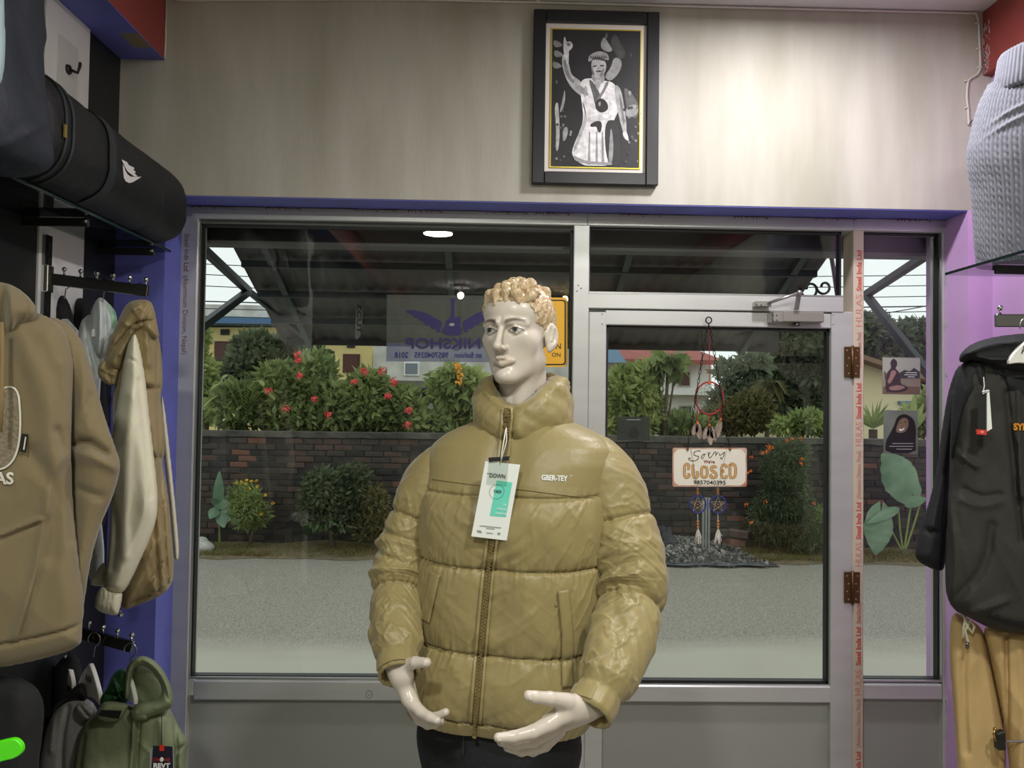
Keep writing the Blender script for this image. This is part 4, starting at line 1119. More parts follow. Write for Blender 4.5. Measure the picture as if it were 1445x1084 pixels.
# ---- brown hoodie facing the camera
m_hood = mat('taupe_fleece', (124, 110, 80), .9, var=.05, vscale=8, bump=.10, bscale=240, sheen=.3)
YH = 1.72
hd = thing('hoodie', tuple(P(-45, 700, YH)), 'taupe brown hoodie with leaf patch and white letters', 'hoodie')
cxm = -45
mir = lambda pl: pl + [(2 * cxm - a, b) for a, b in reversed(pl)]
body = cloth('hoodie_body', mir([(-45, 436), (10, 432), (50, 440), (88, 458), (104, 500), (102, 560), (100, 640), (103, 720), (112, 800), (119, 850), (116, 885), (116, 912), (60, 930), (-10, 944)]), YH, .055, m_hood, hd, .005, .06,
     [([(60, 735), (48, 800), (20, 890)], .008, .012), ([(62, 735), (52, 800), (26, 890)], -.007, .008), ([(-5, 752), (52, 730)], .007, .006), ([(0, 760), (54, 736)], -.004, .005),
      ([(-20, 905), (40, 895), (117, 876)], -.008, .005), ([(20, 480), (60, 560), (70, 640)], .008, .03), ([(40, 640), (80, 700), (70, 780)], -.008, .022), ([(100, 640), (70, 660), (62, 720)], .008, .016),
      ([(76, 610), (96, 660), (98, 760)], -.008, .012), ([(85, 520), (95, 600)], .006, .016)], (.006, 7), seed=3, belly=.03)
slv = cloth('sleeve', [(62, 445), (92, 452), (116, 478), (132, 530), (148, 590), (168, 645), (171, 660), (160, 700), (140, 745), (126, 800), (118, 860), (112, 872), (92, 868), (96, 800), (100, 740), (100, 660), (92, 560), (72, 500)], YH + .035, .045, m_hood, hd, .005, .06,
     [([(105, 628), (125, 622), (150, 640)], -.016, .010), ([(104, 640), (130, 645), (165, 662)], .012, .014), ([(108, 610), (120, 560), (118, 500)], .008, .015), ([(112, 690), (140, 700)], -.008, .012), ([(128, 560), (112, 600)], -.006, .010)], (.006, 8), seed=8)
slm = slv.copy(); slm.data = slv.data.copy(); COL.objects.link(slm)
mx_ = 2 * P(cxm, 660, YH + .035).x
for v in slm.data.vertices: v.co.x = mx_ - v.co.x
slm.data.flip_normals()
cloth('hood', mir([(-45, 396), (-10, 397), (14, 400), (34, 412), (50, 430), (54, 446), (30, 462), (10, 480), (-10, 492)]), YH - .04, .05, m_hood, hd, .005, .05,
      [([(4, 402), (0, 440), (8, 480)], -.018, .012), ([(10, 402), (14, 430), (14, 462)], .012, .010), ([(30, 415), (40, 440), (20, 462)], -.010, .008)], (.005, 9), seed=5)
MB().tube([P(2, 455, YH - .125), P(3, 500, YH - .125), P(2, 560, YH - .13), P(0, 610, YH - .13)], .0048, 7).tube([P(-80, 455, YH - .125), P(-82, 530, YH - .125), P(-84, 610, YH - .13)], .0048, 7).build('drawstring', mat('taupe_cord', (132, 112, 74), .8), hd, smooth=True)
bvh_h = bvh_of(body)
m_patch = mat('tweed_patch', (150, 138, 116), .9, rgb2=(116, 104, 84), vscale=160)
m_cream = mat('cream_thread', (226, 222, 208), .8)
leaf = chaikin([(-2, 548), (25, 545), (29, 585), (28, 620), (22, 645), (10, 660), (-6, 664), (-10, 640), (-6, 590)], 2)
def press(name, pl, m, par, bv, Y, off, th=.0015):
    bm = bmesh.new(); vs = [bm.verts.new(P(a, b, Y)) for a, b in pl]; bm.faces.new(vs); bmesh.ops.triangulate(bm, faces=bm.faces[:])
    bmesh.ops.subdivide_edges(bm, edges=bm.edges[:], cuts=2, use_grid_fill=True); me = bpy.data.meshes.new(name); bm.to_mesh(me); bm.free(); drape(me, bv, None, off)
    o = link_mesh(name, me, m, par); return o
def stitch(name, pl, r, m, par, bv, Y, off=.003, closed=False):
    pts = []
    for a, b in pl:
        e = ray(a, b).normalized(); h = bv.ray_cast(Vector((0, 0, CZ)), e, 8); pts.append((h[0] if h[0] else P(a, b, Y)) - e * off)
    return MB().tube(pts, r, 6, closed=closed).build(name, m, par, smooth=True)
def press_text(body_t, a, b, wpx, size, m, par, bv, Y, off=.003, bold=0.0, name='lettering', rot=0.0, shear=0.0):
    me = text_mesh(body_t, size, 0, bold, shear); xs = [v.co.x for v in me.vertices]; f = wpx * Y / F_PX / (max(xs) - min(xs))
    for v in me.vertices: v.co.x *= f
    me.transform(frame_M(P(a, b, Y), (math.cos(rot), 0, math.sin(rot)), (-math.sin(rot), 0, math.cos(rot)))); drape(me, bv, None, off); return link_mesh(name, me, m, par)
press('leaf_patch', leaf, m_patch, hd, bvh_h, YH, .004); stitch('patch_stitching', leaf, .0022, m_cream, hd, bvh_h, YH, .005, True)
press_text('AS', 6, 676, 27, .036, m_cream, hd, bvh_h, YH, .004, .0012)
h = bvh_h.ray_cast(Vector((0, 0, CZ)), ray(33, 625).normalized(), 8); yy0 = h[0].y - .008
lt = MB().prism([P(30, 638, yy0), P(28, 637, yy0), P(31, 612, yy0), P(39, 613, yy0), P(36, 639, yy0)], (0, .002, 0)).build('side_label', m_black, hd)
MB().prism([P(35.4, 616.5, yy0 - .001), P(37.0, 617, yy0 - .001), P(34.2, 635, yy0 - .001), P(32.4, 634.6, yy0 - .001)], (0, .0005, 0)).build('woven_mark', m_cream, hd)
hanger('plastic hanger inside the taupe hoodie', tuple(P(-45, 380, YH + .02)), .06, .17)
# rail arm that carries the hoodie (out of the frame)
hook_rail('waterfall_hook_rail', 'chrome hook rail carrying the taupe hoodie', Vector((XL + .022, YH + .02, P(-45, 380, YH).z - .005)), Vector((P(-30, 380, YH).x, YH + .02, P(-45, 380, YH).z - .024)), 4)
# ---- garments on the upper rail, seen from the side
m_blk = mat('black_cotton', (24, 24, 26), .85, bump=.1, bscale=120)
m_wht = mat('white_fleece', (214, 220, 220), .9, var=.04, bump=.1, bscale=150)
m_creamf = mat('cream_fleece', (226, 222, 196), .9, var=.03, bump=.08, bscale=180)
m_vest = mat('khaki_quilt', (148, 130, 90), .45, var=.06, bump=.12, bscale=60, sheen=.2)
t = thing('black_hoodie', tuple(P(85, 500, 2.42)), 'black hoodie on the upper rail behind the taupe hoodie', 'hoodie')
cloth('hoodie_body', [(58, 425), (80, 412), (94, 418), (104, 445), (112, 520), (116, 700), (110, 830), (62, 835), (55, 700), (52, 520)], 2.42, .05, m_blk, t, .007, .05, [], (.006, 8), seed=2)
t = thing('black_hoodie', tuple(P(115, 500, 2.50)), 'black hoodie on the upper rail beside the white hoodie', 'hoodie')
cloth('hoodie_body', [(98, 428), (112, 418), (128, 424), (134, 450), (150, 540), (156, 640), (150, 760), (108, 760), (98, 640), (94, 520)], 2.50, .045, m_blk, t, .007, .05, [], (.006, 8), seed=12)
t = thing('white_hoodie', tuple(P(130, 500, 2.36)), 'white hoodie with green hood lining on the upper rail', 'hoodie')
cloth('hood', [(126, 446), (134, 424), (142, 418), (154, 428), (166, 444), (164, 470), (152, 500), (140, 510), (130, 490)], 2.34, .05, m_wht, t, .005, .04, [([(140, 420), (142, 460), (138, 500)], .012, .008), ([(146, 424), (150, 470), (144, 505)], -.012, .007)], (.006, 10), seed=4)
cloth('hood_lining', [(148, 424), (158, 432), (167, 448), (160, 472), (152, 490), (149, 460)], 2.325, .035, mat('green_lining', (120, 184, 132), .85, rgb2=(220, 226, 220), vscale=22), t, .005, .03, [], (.003, 12))
cloth('hoodie_body', [(108, 458), (128, 440), (146, 452), (150, 500), (140, 540), (140, 700), (150, 800), (140, 828), (122, 820), (118, 700), (112, 560)], 2.38, .05, m_wht, t, .005, .05, [([(120, 455), (130, 500), (136, 530)], -.010, .008)], (.008, 10), seed=6)
v_ = thing('vest_hoodie', tuple(P(205, 700, 2.30)), 'khaki padded vest over a cream hoodie on the rail end', 'jacket')
cloth('vest_body', [(176, 462), (196, 448), (218, 456), (228, 490), (230, 545), (226, 560), (232, 600), (233, 640), (228, 650), (238, 700), (243, 760), (246, 800), (244, 822), (232, 838), (200, 852), (172, 862), (166, 840), (172, 700), (160, 620), (158, 545), (166, 500)], 2.30, .085, m_vest, v_, .005, .05,
      [([(200, 548), (215, 552), (230, 548)], -.020, .008), ([(205, 642), (220, 648), (232, 644)], -.018, .008), ([(222, 470), (222, 560), (228, 700), (236, 820)], -.014, .006), ([(214, 640), (218, 740), (224, 830)], -.010, .006), ([(170, 850), (205, 838), (242, 818)], -.010, .005), ([(206, 470), (210, 520)], .010, .012), ([(180, 845), (220, 760)], .008, .010), ([(190, 848), (228, 790)], -.008, .008), ([(205, 845), (232, 810)], .008, .006)], (.010, 12), seed=9, belly=.02)
cloth('vest_hood', [(146, 514), (152, 488), (162, 462), (172, 440), (179, 428), (190, 423), (212, 423), (218, 436), (222, 458), (226, 480), (206, 476), (194, 470), (184, 484), (176, 504), (170, 524), (158, 524)], 2.235, .038, m_vest, v_, .004, .030,
      [([(150, 505), (172, 478), (188, 456), (218, 452)], -.012, .005), ([(160, 480), (178, 448), (196, 432)], .008, .010), ([(196, 470), (206, 445), (214, 428)], -.008, .006), ([(170, 500), (186, 470)], .008, .007), ([(164, 470), (186, 440)], -.006, .005)], (.012, 16), seed=10, smooth_it=1)
cloth('hood_panel', [(137, 530), (139, 513), (146, 507), (170, 514), (166, 530), (162, 546), (148, 542)], 2.225, .014, m_vest, v_, .004, .014, [([(142, 520), (160, 530)], .006, .004), ([(150, 515), (156, 540)], -.005, .004)], (.006, 18), smooth_it=1)
cloth('cream_sleeve', [(188, 470), (194, 474), (200, 500), (206, 540), (212, 600), (219, 660), (223, 700), (222, 730), (210, 765), (192, 805), (177, 835), (165, 838), (146, 832), (148, 810), (152, 790), (156, 720), (154, 680), (152, 650), (160, 600), (170, 545), (178, 490)], 2.20, .060, m_creamf, v_, .005, .05,
      [([(170, 505), (186, 510), (200, 522)], -.008, .004), ([(196, 540), (206, 620), (212, 700)], -.008, .010), ([(152, 690), (165, 740), (158, 800)], -.010, .012), ([(186, 560), (178, 680), (176, 780)], .008, .02)], (.006, 8), seed=11)
cloth('cream_cuff', [(150, 826), (170, 834), (174, 838), (168, 866), (162, 870), (132, 861), (134, 842), (142, 828)], 2.20, .042, m_creamf, v_, .004, .03, [([(146, 832), (142, 864)], -.003, .002), ([(152, 833), (148, 866)], -.003, .002), ([(158, 834), (154, 868)], -.003, .002)], (.002, 20))
cloth('cream_hem', [(128, 820), (146, 790), (150, 800), (150, 828), (140, 828), (126, 826)], 2.27, .03, m_creamf, v_, .005, .03)
cloth('far_sleeve', [(226, 548), (232, 570), (240, 640), (248, 720), (252, 764), (253, 790), (246, 792), (244, 770), (238, 700), (228, 620)], 2.42, .025, m_creamf, v_, .005, .025)
c = P(170, 868, 2.26); MB().ball(c, .007, 10).tube([c + Vector((0, 0, .004)), c + Vector((0, 0, .02))], .002, 6).build('cord_stopper', m_chrome, v_, smooth=True)
for i, (hx_, hy_, Yh) in enumerate(((63, 392, 2.30), (92, 398, 2.31), (146, 402, 2.30), (198, 408, 2.30))):
    hh = thing('clothes_hanger', tuple(P(hx_, hy_, Yh)), ['wire hook hanger of the black hoodie nearest the wall', 'wire hook hanger of the black hoodie beside the white one', 'wire hook hanger of the white hoodie', 'wire hook hanger of the khaki vest'][i], 'hanger')
    mb = MB(); hook_shape(mb, tuple(P(hx_, hy_ - 8, Yh)), .019); mb.build('hook', m_wire, hh, smooth=True)
    c = P(hx_, hy_ + 52, Yh + .05); MB().prism([c + Vector((-.008, -.05, -.03)), c + Vector((-.008, 0, .0)), c + Vector((-.008, .10, -.05)), c + Vector((-.008, .10, -.07)), c + Vector((-.008, 0, -.03)), c + Vector((-.008, -.05, -.05))], (.016, 0, 0)).build('shoulders', m_hanger, hh)
# ---- lower rail: green jacket, grey hoodie
m_green = mat('sage_cotton', (122, 131, 100), .7, var=.07, vscale=9, bump=.12, bscale=110)
m_grey = mat('grey_melange', (138, 136, 132), .9, var=.10, vscale=120, bump=.1, bscale=160)
YJ = 2.26
gj = thing('green_jacket', tuple(P(195, 1050, YJ)), 'sage green hooded jacket on the lower hook rail', 'jacket')
cloth('jacket_body', [(112, 1030), (128, 1012), (150, 1002), (176, 992), (206, 1000), (232, 990), (244, 1006), (252, 1026), (268, 1048), (262, 1062), (262, 1100), (270, 1260), (180, 1300), (100, 1270), (98, 1120)], YJ + .03, .075, m_green, gj, .005, .06,
      [([(190, 1010), (186, 1060), (180, 1200)], .010, .006), ([(198, 1010), (194, 1060), (190, 1200)], -.010, .006), ([(246, 1010), (248, 1080), (244, 1200)], -.014, .008), ([(120, 1040), (112, 1090), (116, 1180)], -.010, .010), ([(250, 1060), (262, 1050)], -.010, .006), ([(225, 1020), (232, 1080), (230, 1150)], .008, .012)], (.008, 9), seed=15)
cloth('hood', [(176, 944), (190, 927), (206, 925), (224, 936), (238, 958), (246, 985), (242, 1000), (228, 1006), (206, 1014), (190, 1016), (182, 1004), (196, 990), (222, 990), (230, 976), (222, 956), (206, 940), (192, 940), (186, 952), (182, 990), (174, 985)], YJ - .04, .05, m_green, gj, .004, .022,
      [([(200, 934), (226, 956), (236, 986)], -.008, .005)], (.006, 12), seed=16)
cloth('hood_inside', [(182, 950), (192, 938), (208, 938), (226, 956), (233, 978), (226, 994), (196, 998), (182, 992)], YJ + .0, .012, m_green, gj, .005, .02)
cloth('hood_lining', [(150, 972), (158, 952), (172, 942), (182, 948), (184, 965), (182, 994), (160, 994), (140, 998), (142, 984)], YJ - .01, .03, mat('dark_green_lining', (36, 78, 44), .5, var=.25, vscale=30), gj, .004, .03, [([(160, 960), (170, 985)], .010, .006), ([(150, 980), (176, 980)], -.008, .006)], (.012, 18), seed=17)
cloth('collar_flap', [(132, 1012), (142, 994), (150, 989), (180, 992), (182, 998), (168, 1018), (150, 1020)], YJ - .055, .018, m_green, gj, .004, .015)
MB().prism([P(138, 1010, YJ - .079), P(143, 1002, YJ - .079), P(171, 1004, YJ - .079), P(167, 1015, YJ - .079)], (0, .004, 0)).build('hook_and_loop_patch', m_black, gj)
cloth('collar_band', [(184, 1000), (206, 1002), (210, 1010), (206, 1018), (190, 1016), (183, 1010)], YJ - .06, .02, m_green, gj, .004, .015)
jt = thing('hang_tag', tuple(P(228, 1060, YJ - .08)), 'navy swing tag with red clip on the green jacket', 'tag')
tY = YJ - .085
MB().prism([P(216, 1053, tY), P(243, 1054, tY), P(244, 1110, tY), P(212, 1108, tY)], (0, .003, 0)).build('card', mat('navy_card', (30, 30, 44), .4), jt)
MB().prism([P(212, 1057, tY + .0032), P(223, 1055, tY + .0032), P(228, 1051, tY + .0032), P(233, 1054, tY + .0032), P(244.5, 1053, tY + .0032), P(246, 1112, tY + .0032), P(210, 1112, tY + .0032)], (0, .002, 0)).build('card_backing', mat('silver_card', (150, 152, 152), .4), jt)
MB().tube([P(228, 1052, tY - .004), P(228, 1030, tY - .004), P(228, 1008, tY - .002)], .0012, 5).build('string', m_black, jt)
MB().prism([P(225, 1052, tY - .004), P(231, 1052, tY - .004), P(231, 1060, tY - .004), P(225, 1060, tY - .004)], (0, .003, 0)).build('red_clip', mat('red_plastic', (206, 50, 40), .35), jt)
mbw = MB()
for k in range(5):
    mbw.prism([P(226.5 - 1.5 * k * .4, 1072 - k * .8 + abs(k - 2) * .8, tY - .0015), P(228 - k * .6, 1069 + abs(k - 2) * .5, tY - .0015), P(229 - k * .6, 1072, tY - .0015)], (0, .0005, 0))
c = P(228, 1072, tY - .001)
for s in (-1, 1):
    for k in range(3): mbw.tube([c + Vector((s * .006, 0, .000 - k * .002)), c + Vector((s * .014, 0, .003 - k * .003)), c + Vector((s * .024, 0, .004 - k * .005))], .0009, 5)
mbw.build('winged_emblem', mat('dark_red_print', (150, 40, 40), .5), jt)
MB().ball(c, (.0055, .0008, .0065), 12).build('emblem_shield', m_wp, jt)
text_at('REVT', frame_M(P(228, 1081, tY - .0012), (1, 0, 0), (0, 0, 1)), .018, m_wp, jt, fit=.046, extr=.0003, bold=.0008)
gh = thing('grey_hoodie', tuple(P(100, 1050, 2.36)), 'grey melange hoodie with black shoulder on the lower rail', 'hoodie')
cloth('hoodie_body', [(52, 1100), (62, 1040), (72, 1010), (88, 990), (112, 982), (132, 990), (140, 1010), (134, 1040), (120, 1080), (116, 1160), (112, 1260), (50, 1260)], 2.36, .055, m_grey, gh, .005, .05, [([(96, 1000), (86, 1050), (88, 1120)], -.010, .010), ([(76, 1010), (72, 1060)], .008, .010)], (.006, 9), seed=18)
cloth('hood', [(104, 1000), (112, 990), (126, 994), (138, 1004), (130, 1016), (120, 1020), (110, 1012)], 2.30, .035, m_grey, gh, .004, .03, [([(112, 996), (124, 1010)], -.012, .006)], (.006, 14))
cloth('black_shoulder', [(74, 998), (90, 984), (108, 966), (118, 962), (126, 986), (120, 988), (104, 984), (88, 992), (70, 1012)], 2.33, .03, m_blk, gh, .004, .025)
ht = P(133, 900, 2.33)
h1 = hanger('white plastic hanger lettered AAA in the grey hoodie', tuple(P(133, 893, 2.32)), .135, .085, None, -.75, 'AAA', .085)
h2 = hanger('white plastic hanger lettered AA in the green jacket', tuple(P(184, 908, 2.26)), .115, .065, None, -.75, 'AAA', .075)
# dark clothes filling the lower rack behind
for k, (pl, Yk, sd) in enumerate((([(72, 950), (84, 930), (100, 920), (118, 935), (112, 990), (80, 1010), (90, 1060), (100, 1200), (100, 1300), (76, 1300)], 2.42, 20), ([(-130, 930), (-60, 950), (30, 950), (66, 985), (58, 1050), (50, 1150), (40, 1300), (-130, 1300)], 1.78, 23))):
    t = thing('black_coat', tuple(P(40, 1000, Yk)), ['black coat on the lower rack beside the grey hoodie', 'black coat under the taupe hoodie hem'][k], 'coat')
    cloth('coat_body', pl, Yk, .06, m_blk, t, .008, .06, [], (.010, 6), seed=sd)
h3 = hanger('white hanger lettered AAA in the black coat', tuple(P(98, 890, 2.40)), .115, .07, None, -.75, 'AAA', .075)
# bright green plastic at the corner
ng = thing('neon_green_hanger', tuple(P(10, 1060, 1.55)), 'neon green plastic hanger end in front of the black coat', 'hanger')
MB().prism([P(a, b, 1.55) for a, b in chaikin([(-60, 1040), (-20, 1052), (10, 1044), (22, 1043), (31, 1052), (31, 1064), (18, 1072), (6, 1074), (-20, 1082), (-60, 1090)], 2)], (0, .012, 0)).build('hanger_arm', mat('neon_green', (90, 240, 20), .35), ng, bevel=.002)
# ================================================================== RIGHT SIDE
# glass shelf with the sweater torso
qa = P(1334, 385, 2.25); zr_ = qa.z; qb = PZ(1440, 366, zr_)
shr = thing('glass_shelf', (XR, 2.2, zr_), 'clear glass shelf under the grey sweater torso', 'shelf')
sxr = qa.x
box('shelf_pane', (sxr, 1.55, zr_ - .008), (XR - .004, 2.25, zr_), glass_mat('clear_shelf_glass', (.80, .86, .84), .05), shr)
box('pane_edge', (sxr - .001, 1.55, zr_ - .008), (sxr, 2.25, zr_), mat('dark_glass_edge', (30, 40, 40), .1), shr)
MB().lathe([(.0, 0), (.008, 0), (.008, .012), (.0, .014)], tuple(PZ(1400, 371, zr_) + Vector((.01, 0, -.020))), 12).build('bracket_knob', m_black, shr, smooth=True)
MB().box((sxr + .03, 2.06, zr_ - .034), (XR - .005, 2.074, zr_ - .010)).build('bracket', m_black, shr, bevel=.002)
# grey cable-knit sweater on a torso form
YS = 2.05
sw = thing('grey_sweater', (P(1475, 300, YS).x, YS, zr_ + .02), 'grey cable knit roll neck sweater on a torso form', 'sweater')
cxs = P(1466, 300, YS).x
SWR = [(372, .145, .095), (340, .152, .105), (300, .155, .112), (260, .160, .120), (232, .170, .126), (205, .172, .122), (180, .160, .112), (150, .148, .100), (128, .136, .088), (112, .118, .080)]
A = np.array([[P(1466, r[0], YS).z, r[1], r[2]] for r in SWR]); nz_, nu_ = 300, 760
zt_s = np.linspace(A[0, 0], A[-1, 0], nz_); a_s = np.interp(zt_s, A[:, 0], A[:, 1]); b_s = np.interp(zt_s, A[:, 0], A[:, 2])
ker = np.ones(21) / 21; a_s = np.convolve(np.pad(a_s, 10, 'edge'), ker, 'valid'); b_s = np.convolve(np.pad(b_s, 10, 'edge'), ker, 'valid')
uu = np.linspace(0, 2 * np.pi, nu_, endpoint=False); Ug, Zg = np.meshgrid(uu, zt_s)
arcU = Ug * .15; period = .0105; ph = arcU / period; col = np.floor(ph).astype(int); fr = ph - np.floor(ph)
cab = .0022 * np.abs(np.sin(np.pi * fr)) ** .7 + np.where(col % 2 == 0, .0010 * np.sin(Zg * 2 * np.pi / .020 + fr * 5 + col), 0)
fold = .006 * fbm(Ug * 2.2 + Zg * 6, Zg * 5, 3, 3)
for z0, u0 in ((Z_at(1430, 165, YS), -.6), (Z_at(1435, 182, YS), -.5)): fold += .008 * np.exp(-((Zg - z0 - .06 * (Ug - 5.9)) / .008) ** 2) * np.exp(-((Ug - 5.9) / .35) ** 2)
R1 = a_s[:, None] + cab + fold; R2 = b_s[:, None] + cab + fold
syaw = math.radians(-30); cs_, ss_ = math.cos(syaw), math.sin(syaw)
xl = R1 * np.sin(Ug); yl = -R2 * np.cos(Ug)
Vs = np.stack([cxs + xl * cs_ - yl * ss_, YS + xl * ss_ + yl * cs_, Zg], -1).reshape(-1, 3)
ii = np.arange(nz_ - 1)[:, None] * nu_; jj = np.arange(nu_)[None, :]; j2 = (jj + 1) % nu_
m_knit = mat('grey_knit', (112, 114, 124), .9, var=.06, vscale=40, bump=.2, bscale=260, sheen=.2)
swb = np_mesh('sweater_body', Vs, np.stack([ii + jj, ii + j2, ii + nu_ + j2, ii + nu_ + jj], -1).reshape(-1, 4), m_knit, sw)
# folded ribbed roll neck
bm = bmesh.new(); rings = []; nn = 300
zc0, zc1 = P(1440, 122, YS).z, P(1440, 62, YS).z
prof = [(.100, zc0 + .004), (.113, zc0 - .002), (.118, zc0 + .012), (.112, zc0 + .045), (.102, zc1 - .012), (.095, zc1), (.086, zc1 - .006), (.082, zc0)]
cxn = P(1468, 90, YS).x
for r, z in prof:
    ring = []
    for k in range(nn):
        a = 2 * math.pi * k / nn; rr = r + (.0018 * math.cos(k * 2 * math.pi / 5) if .09 < r else 0)
        sl = -.010 * math.sin(a) * 0
        ring.append(bm.verts.new((cxn + rr * math.sin(a), YS - rr * .88 * math.cos(a), z + .020 * math.sin(a))))
    rings.append(ring)
for a, b in zip(rings, rings[1:]):
    for k in range(nn): bm.faces.new((a[k], a[(k + 1) % nn], b[(k + 1) % nn], b[k]))
bmesh.ops.recalc_face_normals(bm, faces=bm.faces[:]); me = bpy.data.meshes.new('roll_neck'); bm.to_mesh(me); bm.free(); link_mesh('roll_neck', me, m_knit, sw, True)
tf = thing('torso_form', (cxs, YS, zr_), 'cream torso form inside the grey sweater on the shelf', 'mannequin')
MB().lathe([(.0, zr_ + .001), (.120, zr_ + .001), (.136, zr_ + .010), (.130, zr_ + .02), (.11, zr_ + .03), (0, zr_ + .032)], (0, 0, 0), 40, Matrix.Translation((cxs, YS, 0)) @ Matrix.Rotation(syaw, 4, 'Z') @ Matrix.Diagonal((1, .64, 1, 1))).build('form_base', mat('cream_plastic', (222, 212, 186), .3), tf, smooth=True)
# rail with the black jacket
YK = 1.98
kr = P(1408, 452, YK + .02)
hook_rail('waterfall_hook_rail', 'chrome hook rail holding the black jacket', Vector((XR - .026, YK + .03, kr.z + .006)), Vector((kr.x, YK + .03, kr.z)), 6, .1)
m_jb = mat('black_shell_fabric', (32, 33, 36), .75, spec=.3, var=.10, vscale=7, bump=.15, bscale=130)
m_jg = mat('charcoal_shell_fabric', (54, 53, 49), .8, spec=.3, var=.08, vscale=9, bump=.18, bscale=150)
bj = thing('black_jacket', tuple(P(1420, 700, YK)), 'black and charcoal hooded shell jacket on a hanger', 'jacket')
jb = cloth('jacket_body', [(1352, 520), (1380, 500), (1420, 492), (1480, 496), (1520, 520), (1530, 640), (1532, 760), (1530, 900), (1480, 898), (1400, 888), (1372, 874), (1340, 858), (1332, 820), (1336, 740), (1340, 660), (1342, 580)], YK, .075, m_jg, bj, .005, .06,
     [([(1362, 690), (1385, 702), (1412, 698)], -.005, .010), ([(1360, 705), (1385, 715), (1410, 708)], .005, .014), ([(1420, 560), (1430, 660), (1440, 760)], -.010, .010), ([(1436, 560), (1440, 700)], .008, .008), ([(1340, 700), (1352, 780), (1346, 840)], .010, .012), ([(1352, 640), (1380, 660)], .008, .01), ([(1350, 840), (1390, 800), (1400, 740)], -.008, .016), ([(1370, 860), (1420, 840)], .008, .012)], (.009, 8), seed=33, belly=.02)
cloth('yoke', [(1350, 522), (1366, 504), (1400, 494), (1480, 494), (1520, 510), (1524, 570), (1480, 590), (1434, 576), (1414, 560), (1392, 560), (1372, 578), (1362, 600), (1348, 640), (1340, 655), (1342, 580)], YK - .03, .062, m_jb, bj, .005, .05, [([(1380, 505), (1390, 550)], .008, .012), ([(1410, 500), (1416, 556)], -.008, .008)], (.006, 9), seed=34)
cloth('hem_panel', [(1410, 832), (1440, 834), (1500, 838), (1500, 896), (1440, 892), (1400, 880), (1386, 872), (1400, 850)], YK - .03, .060, m_jb, bj, .005, .03, [], (.004, 9), seed=35)
sl_b = cloth('sleeve', [(1352, 512), (1366, 520), (1364, 560), (1352, 620), (1344, 680), (1340, 740), (1334, 800), (1328, 808), (1308, 800), (1292, 790), (1290, 778), (1300, 740), (1314, 700), (1322, 660), (1330, 600), (1338, 550)], YK + .06, .060, m_jb, bj, .005, .05,
     [([(1345, 560), (1330, 650), (1316, 740)], .012, .012), ([(1352, 600), (1338, 700), (1326, 800)], -.016, .008), ([(1300, 745), (1330, 752)], -.006, .008)], (.008, 9), seed=36)
cloth('hood', [(1352, 512), (1354, 500), (1366, 488), (1384, 480), (1410, 474), (1445, 470), (1500, 474), (1510, 500), (1490, 530), (1440, 540), (1410, 534), (1384, 516), (1372, 508), (1362, 512)], YK - .06, .055, m_jb, bj, .005, .035,
     [([(1362, 500), (1400, 486), (1445, 482)], .010, .008), ([(1384, 512), (1420, 526), (1470, 524)], -.016, .010), ([(1380, 505), (1410, 508), (1445, 504)], .012, .008)], (.008, 10), seed=37)
sl_m = sl_b.copy(); sl_m.data = sl_b.data.copy(); COL.objects.link(sl_m)
_mx2 = 2 * P(1440, 660, YK + .06).x
for v in sl_m.data.vertices: v.co.x = min(_mx2 - v.co.x, XR - .01)
sl_m.data.flip_normals()
hb = hanger('white hanger lettered AAA in the black jacket', (P(1428, 452, YK - .07).x, YK - .125, P(1428, 452, YK - .07).z), .083, .052, None, 0.0, 'AAA', .055)
bvh_j = bvh_of(jb)
press_text('SYEZ', 1443.5, 603, 28, .024, mat('orange_embroidery', (226, 150, 40), .6), bj, bvh_j, YK, .004, .0012)
jt2 = thing('hang_tag', tuple(P(1390, 560, YK - .1)), 'white swing tag with red tip on the black jacket', 'tag')
t2y = YK - .14
MB().prism([P(1393, 552, t2y), P(1396, 551, t2y), P(1400, 605, t2y), P(1393, 609, t2y)], (0, .004, 0)).build('card', m_card, jt2)
MB().prism([P(1378, 606, t2y), P(1393, 607, t2y), P(1392, 614, t2y), P(1379, 613, t2y)], (0, .004, 0)).build('red_tip', mat('red_tag_card', (206, 56, 44), .4), jt2)
text_at('W', frame_M(P(1386, 610, t2y - .0006), (1, 0, .05), (0, 0, 1)), .008, m_wp, jt2, extr=.0002)
MB().prism([P(1380, 556, t2y + .003), P(1393, 552, t2y + .003), P(1393, 607, t2y + .003), P(1380, 606, t2y + .003)], (0, .002, 0)).build('black_card', m_black, jt2)
MB().tube([P(1388, 532, t2y - .002), P(1389, 545, t2y - .002), P(1387, 556, t2y - .002), P(1396, 551, t2y - .002)], .0013, 5).tube([P(1386, 553, t2y - .003), P(1394, 551, t2y - .003)], .0018, 5).build('string', m_wp, jt2)
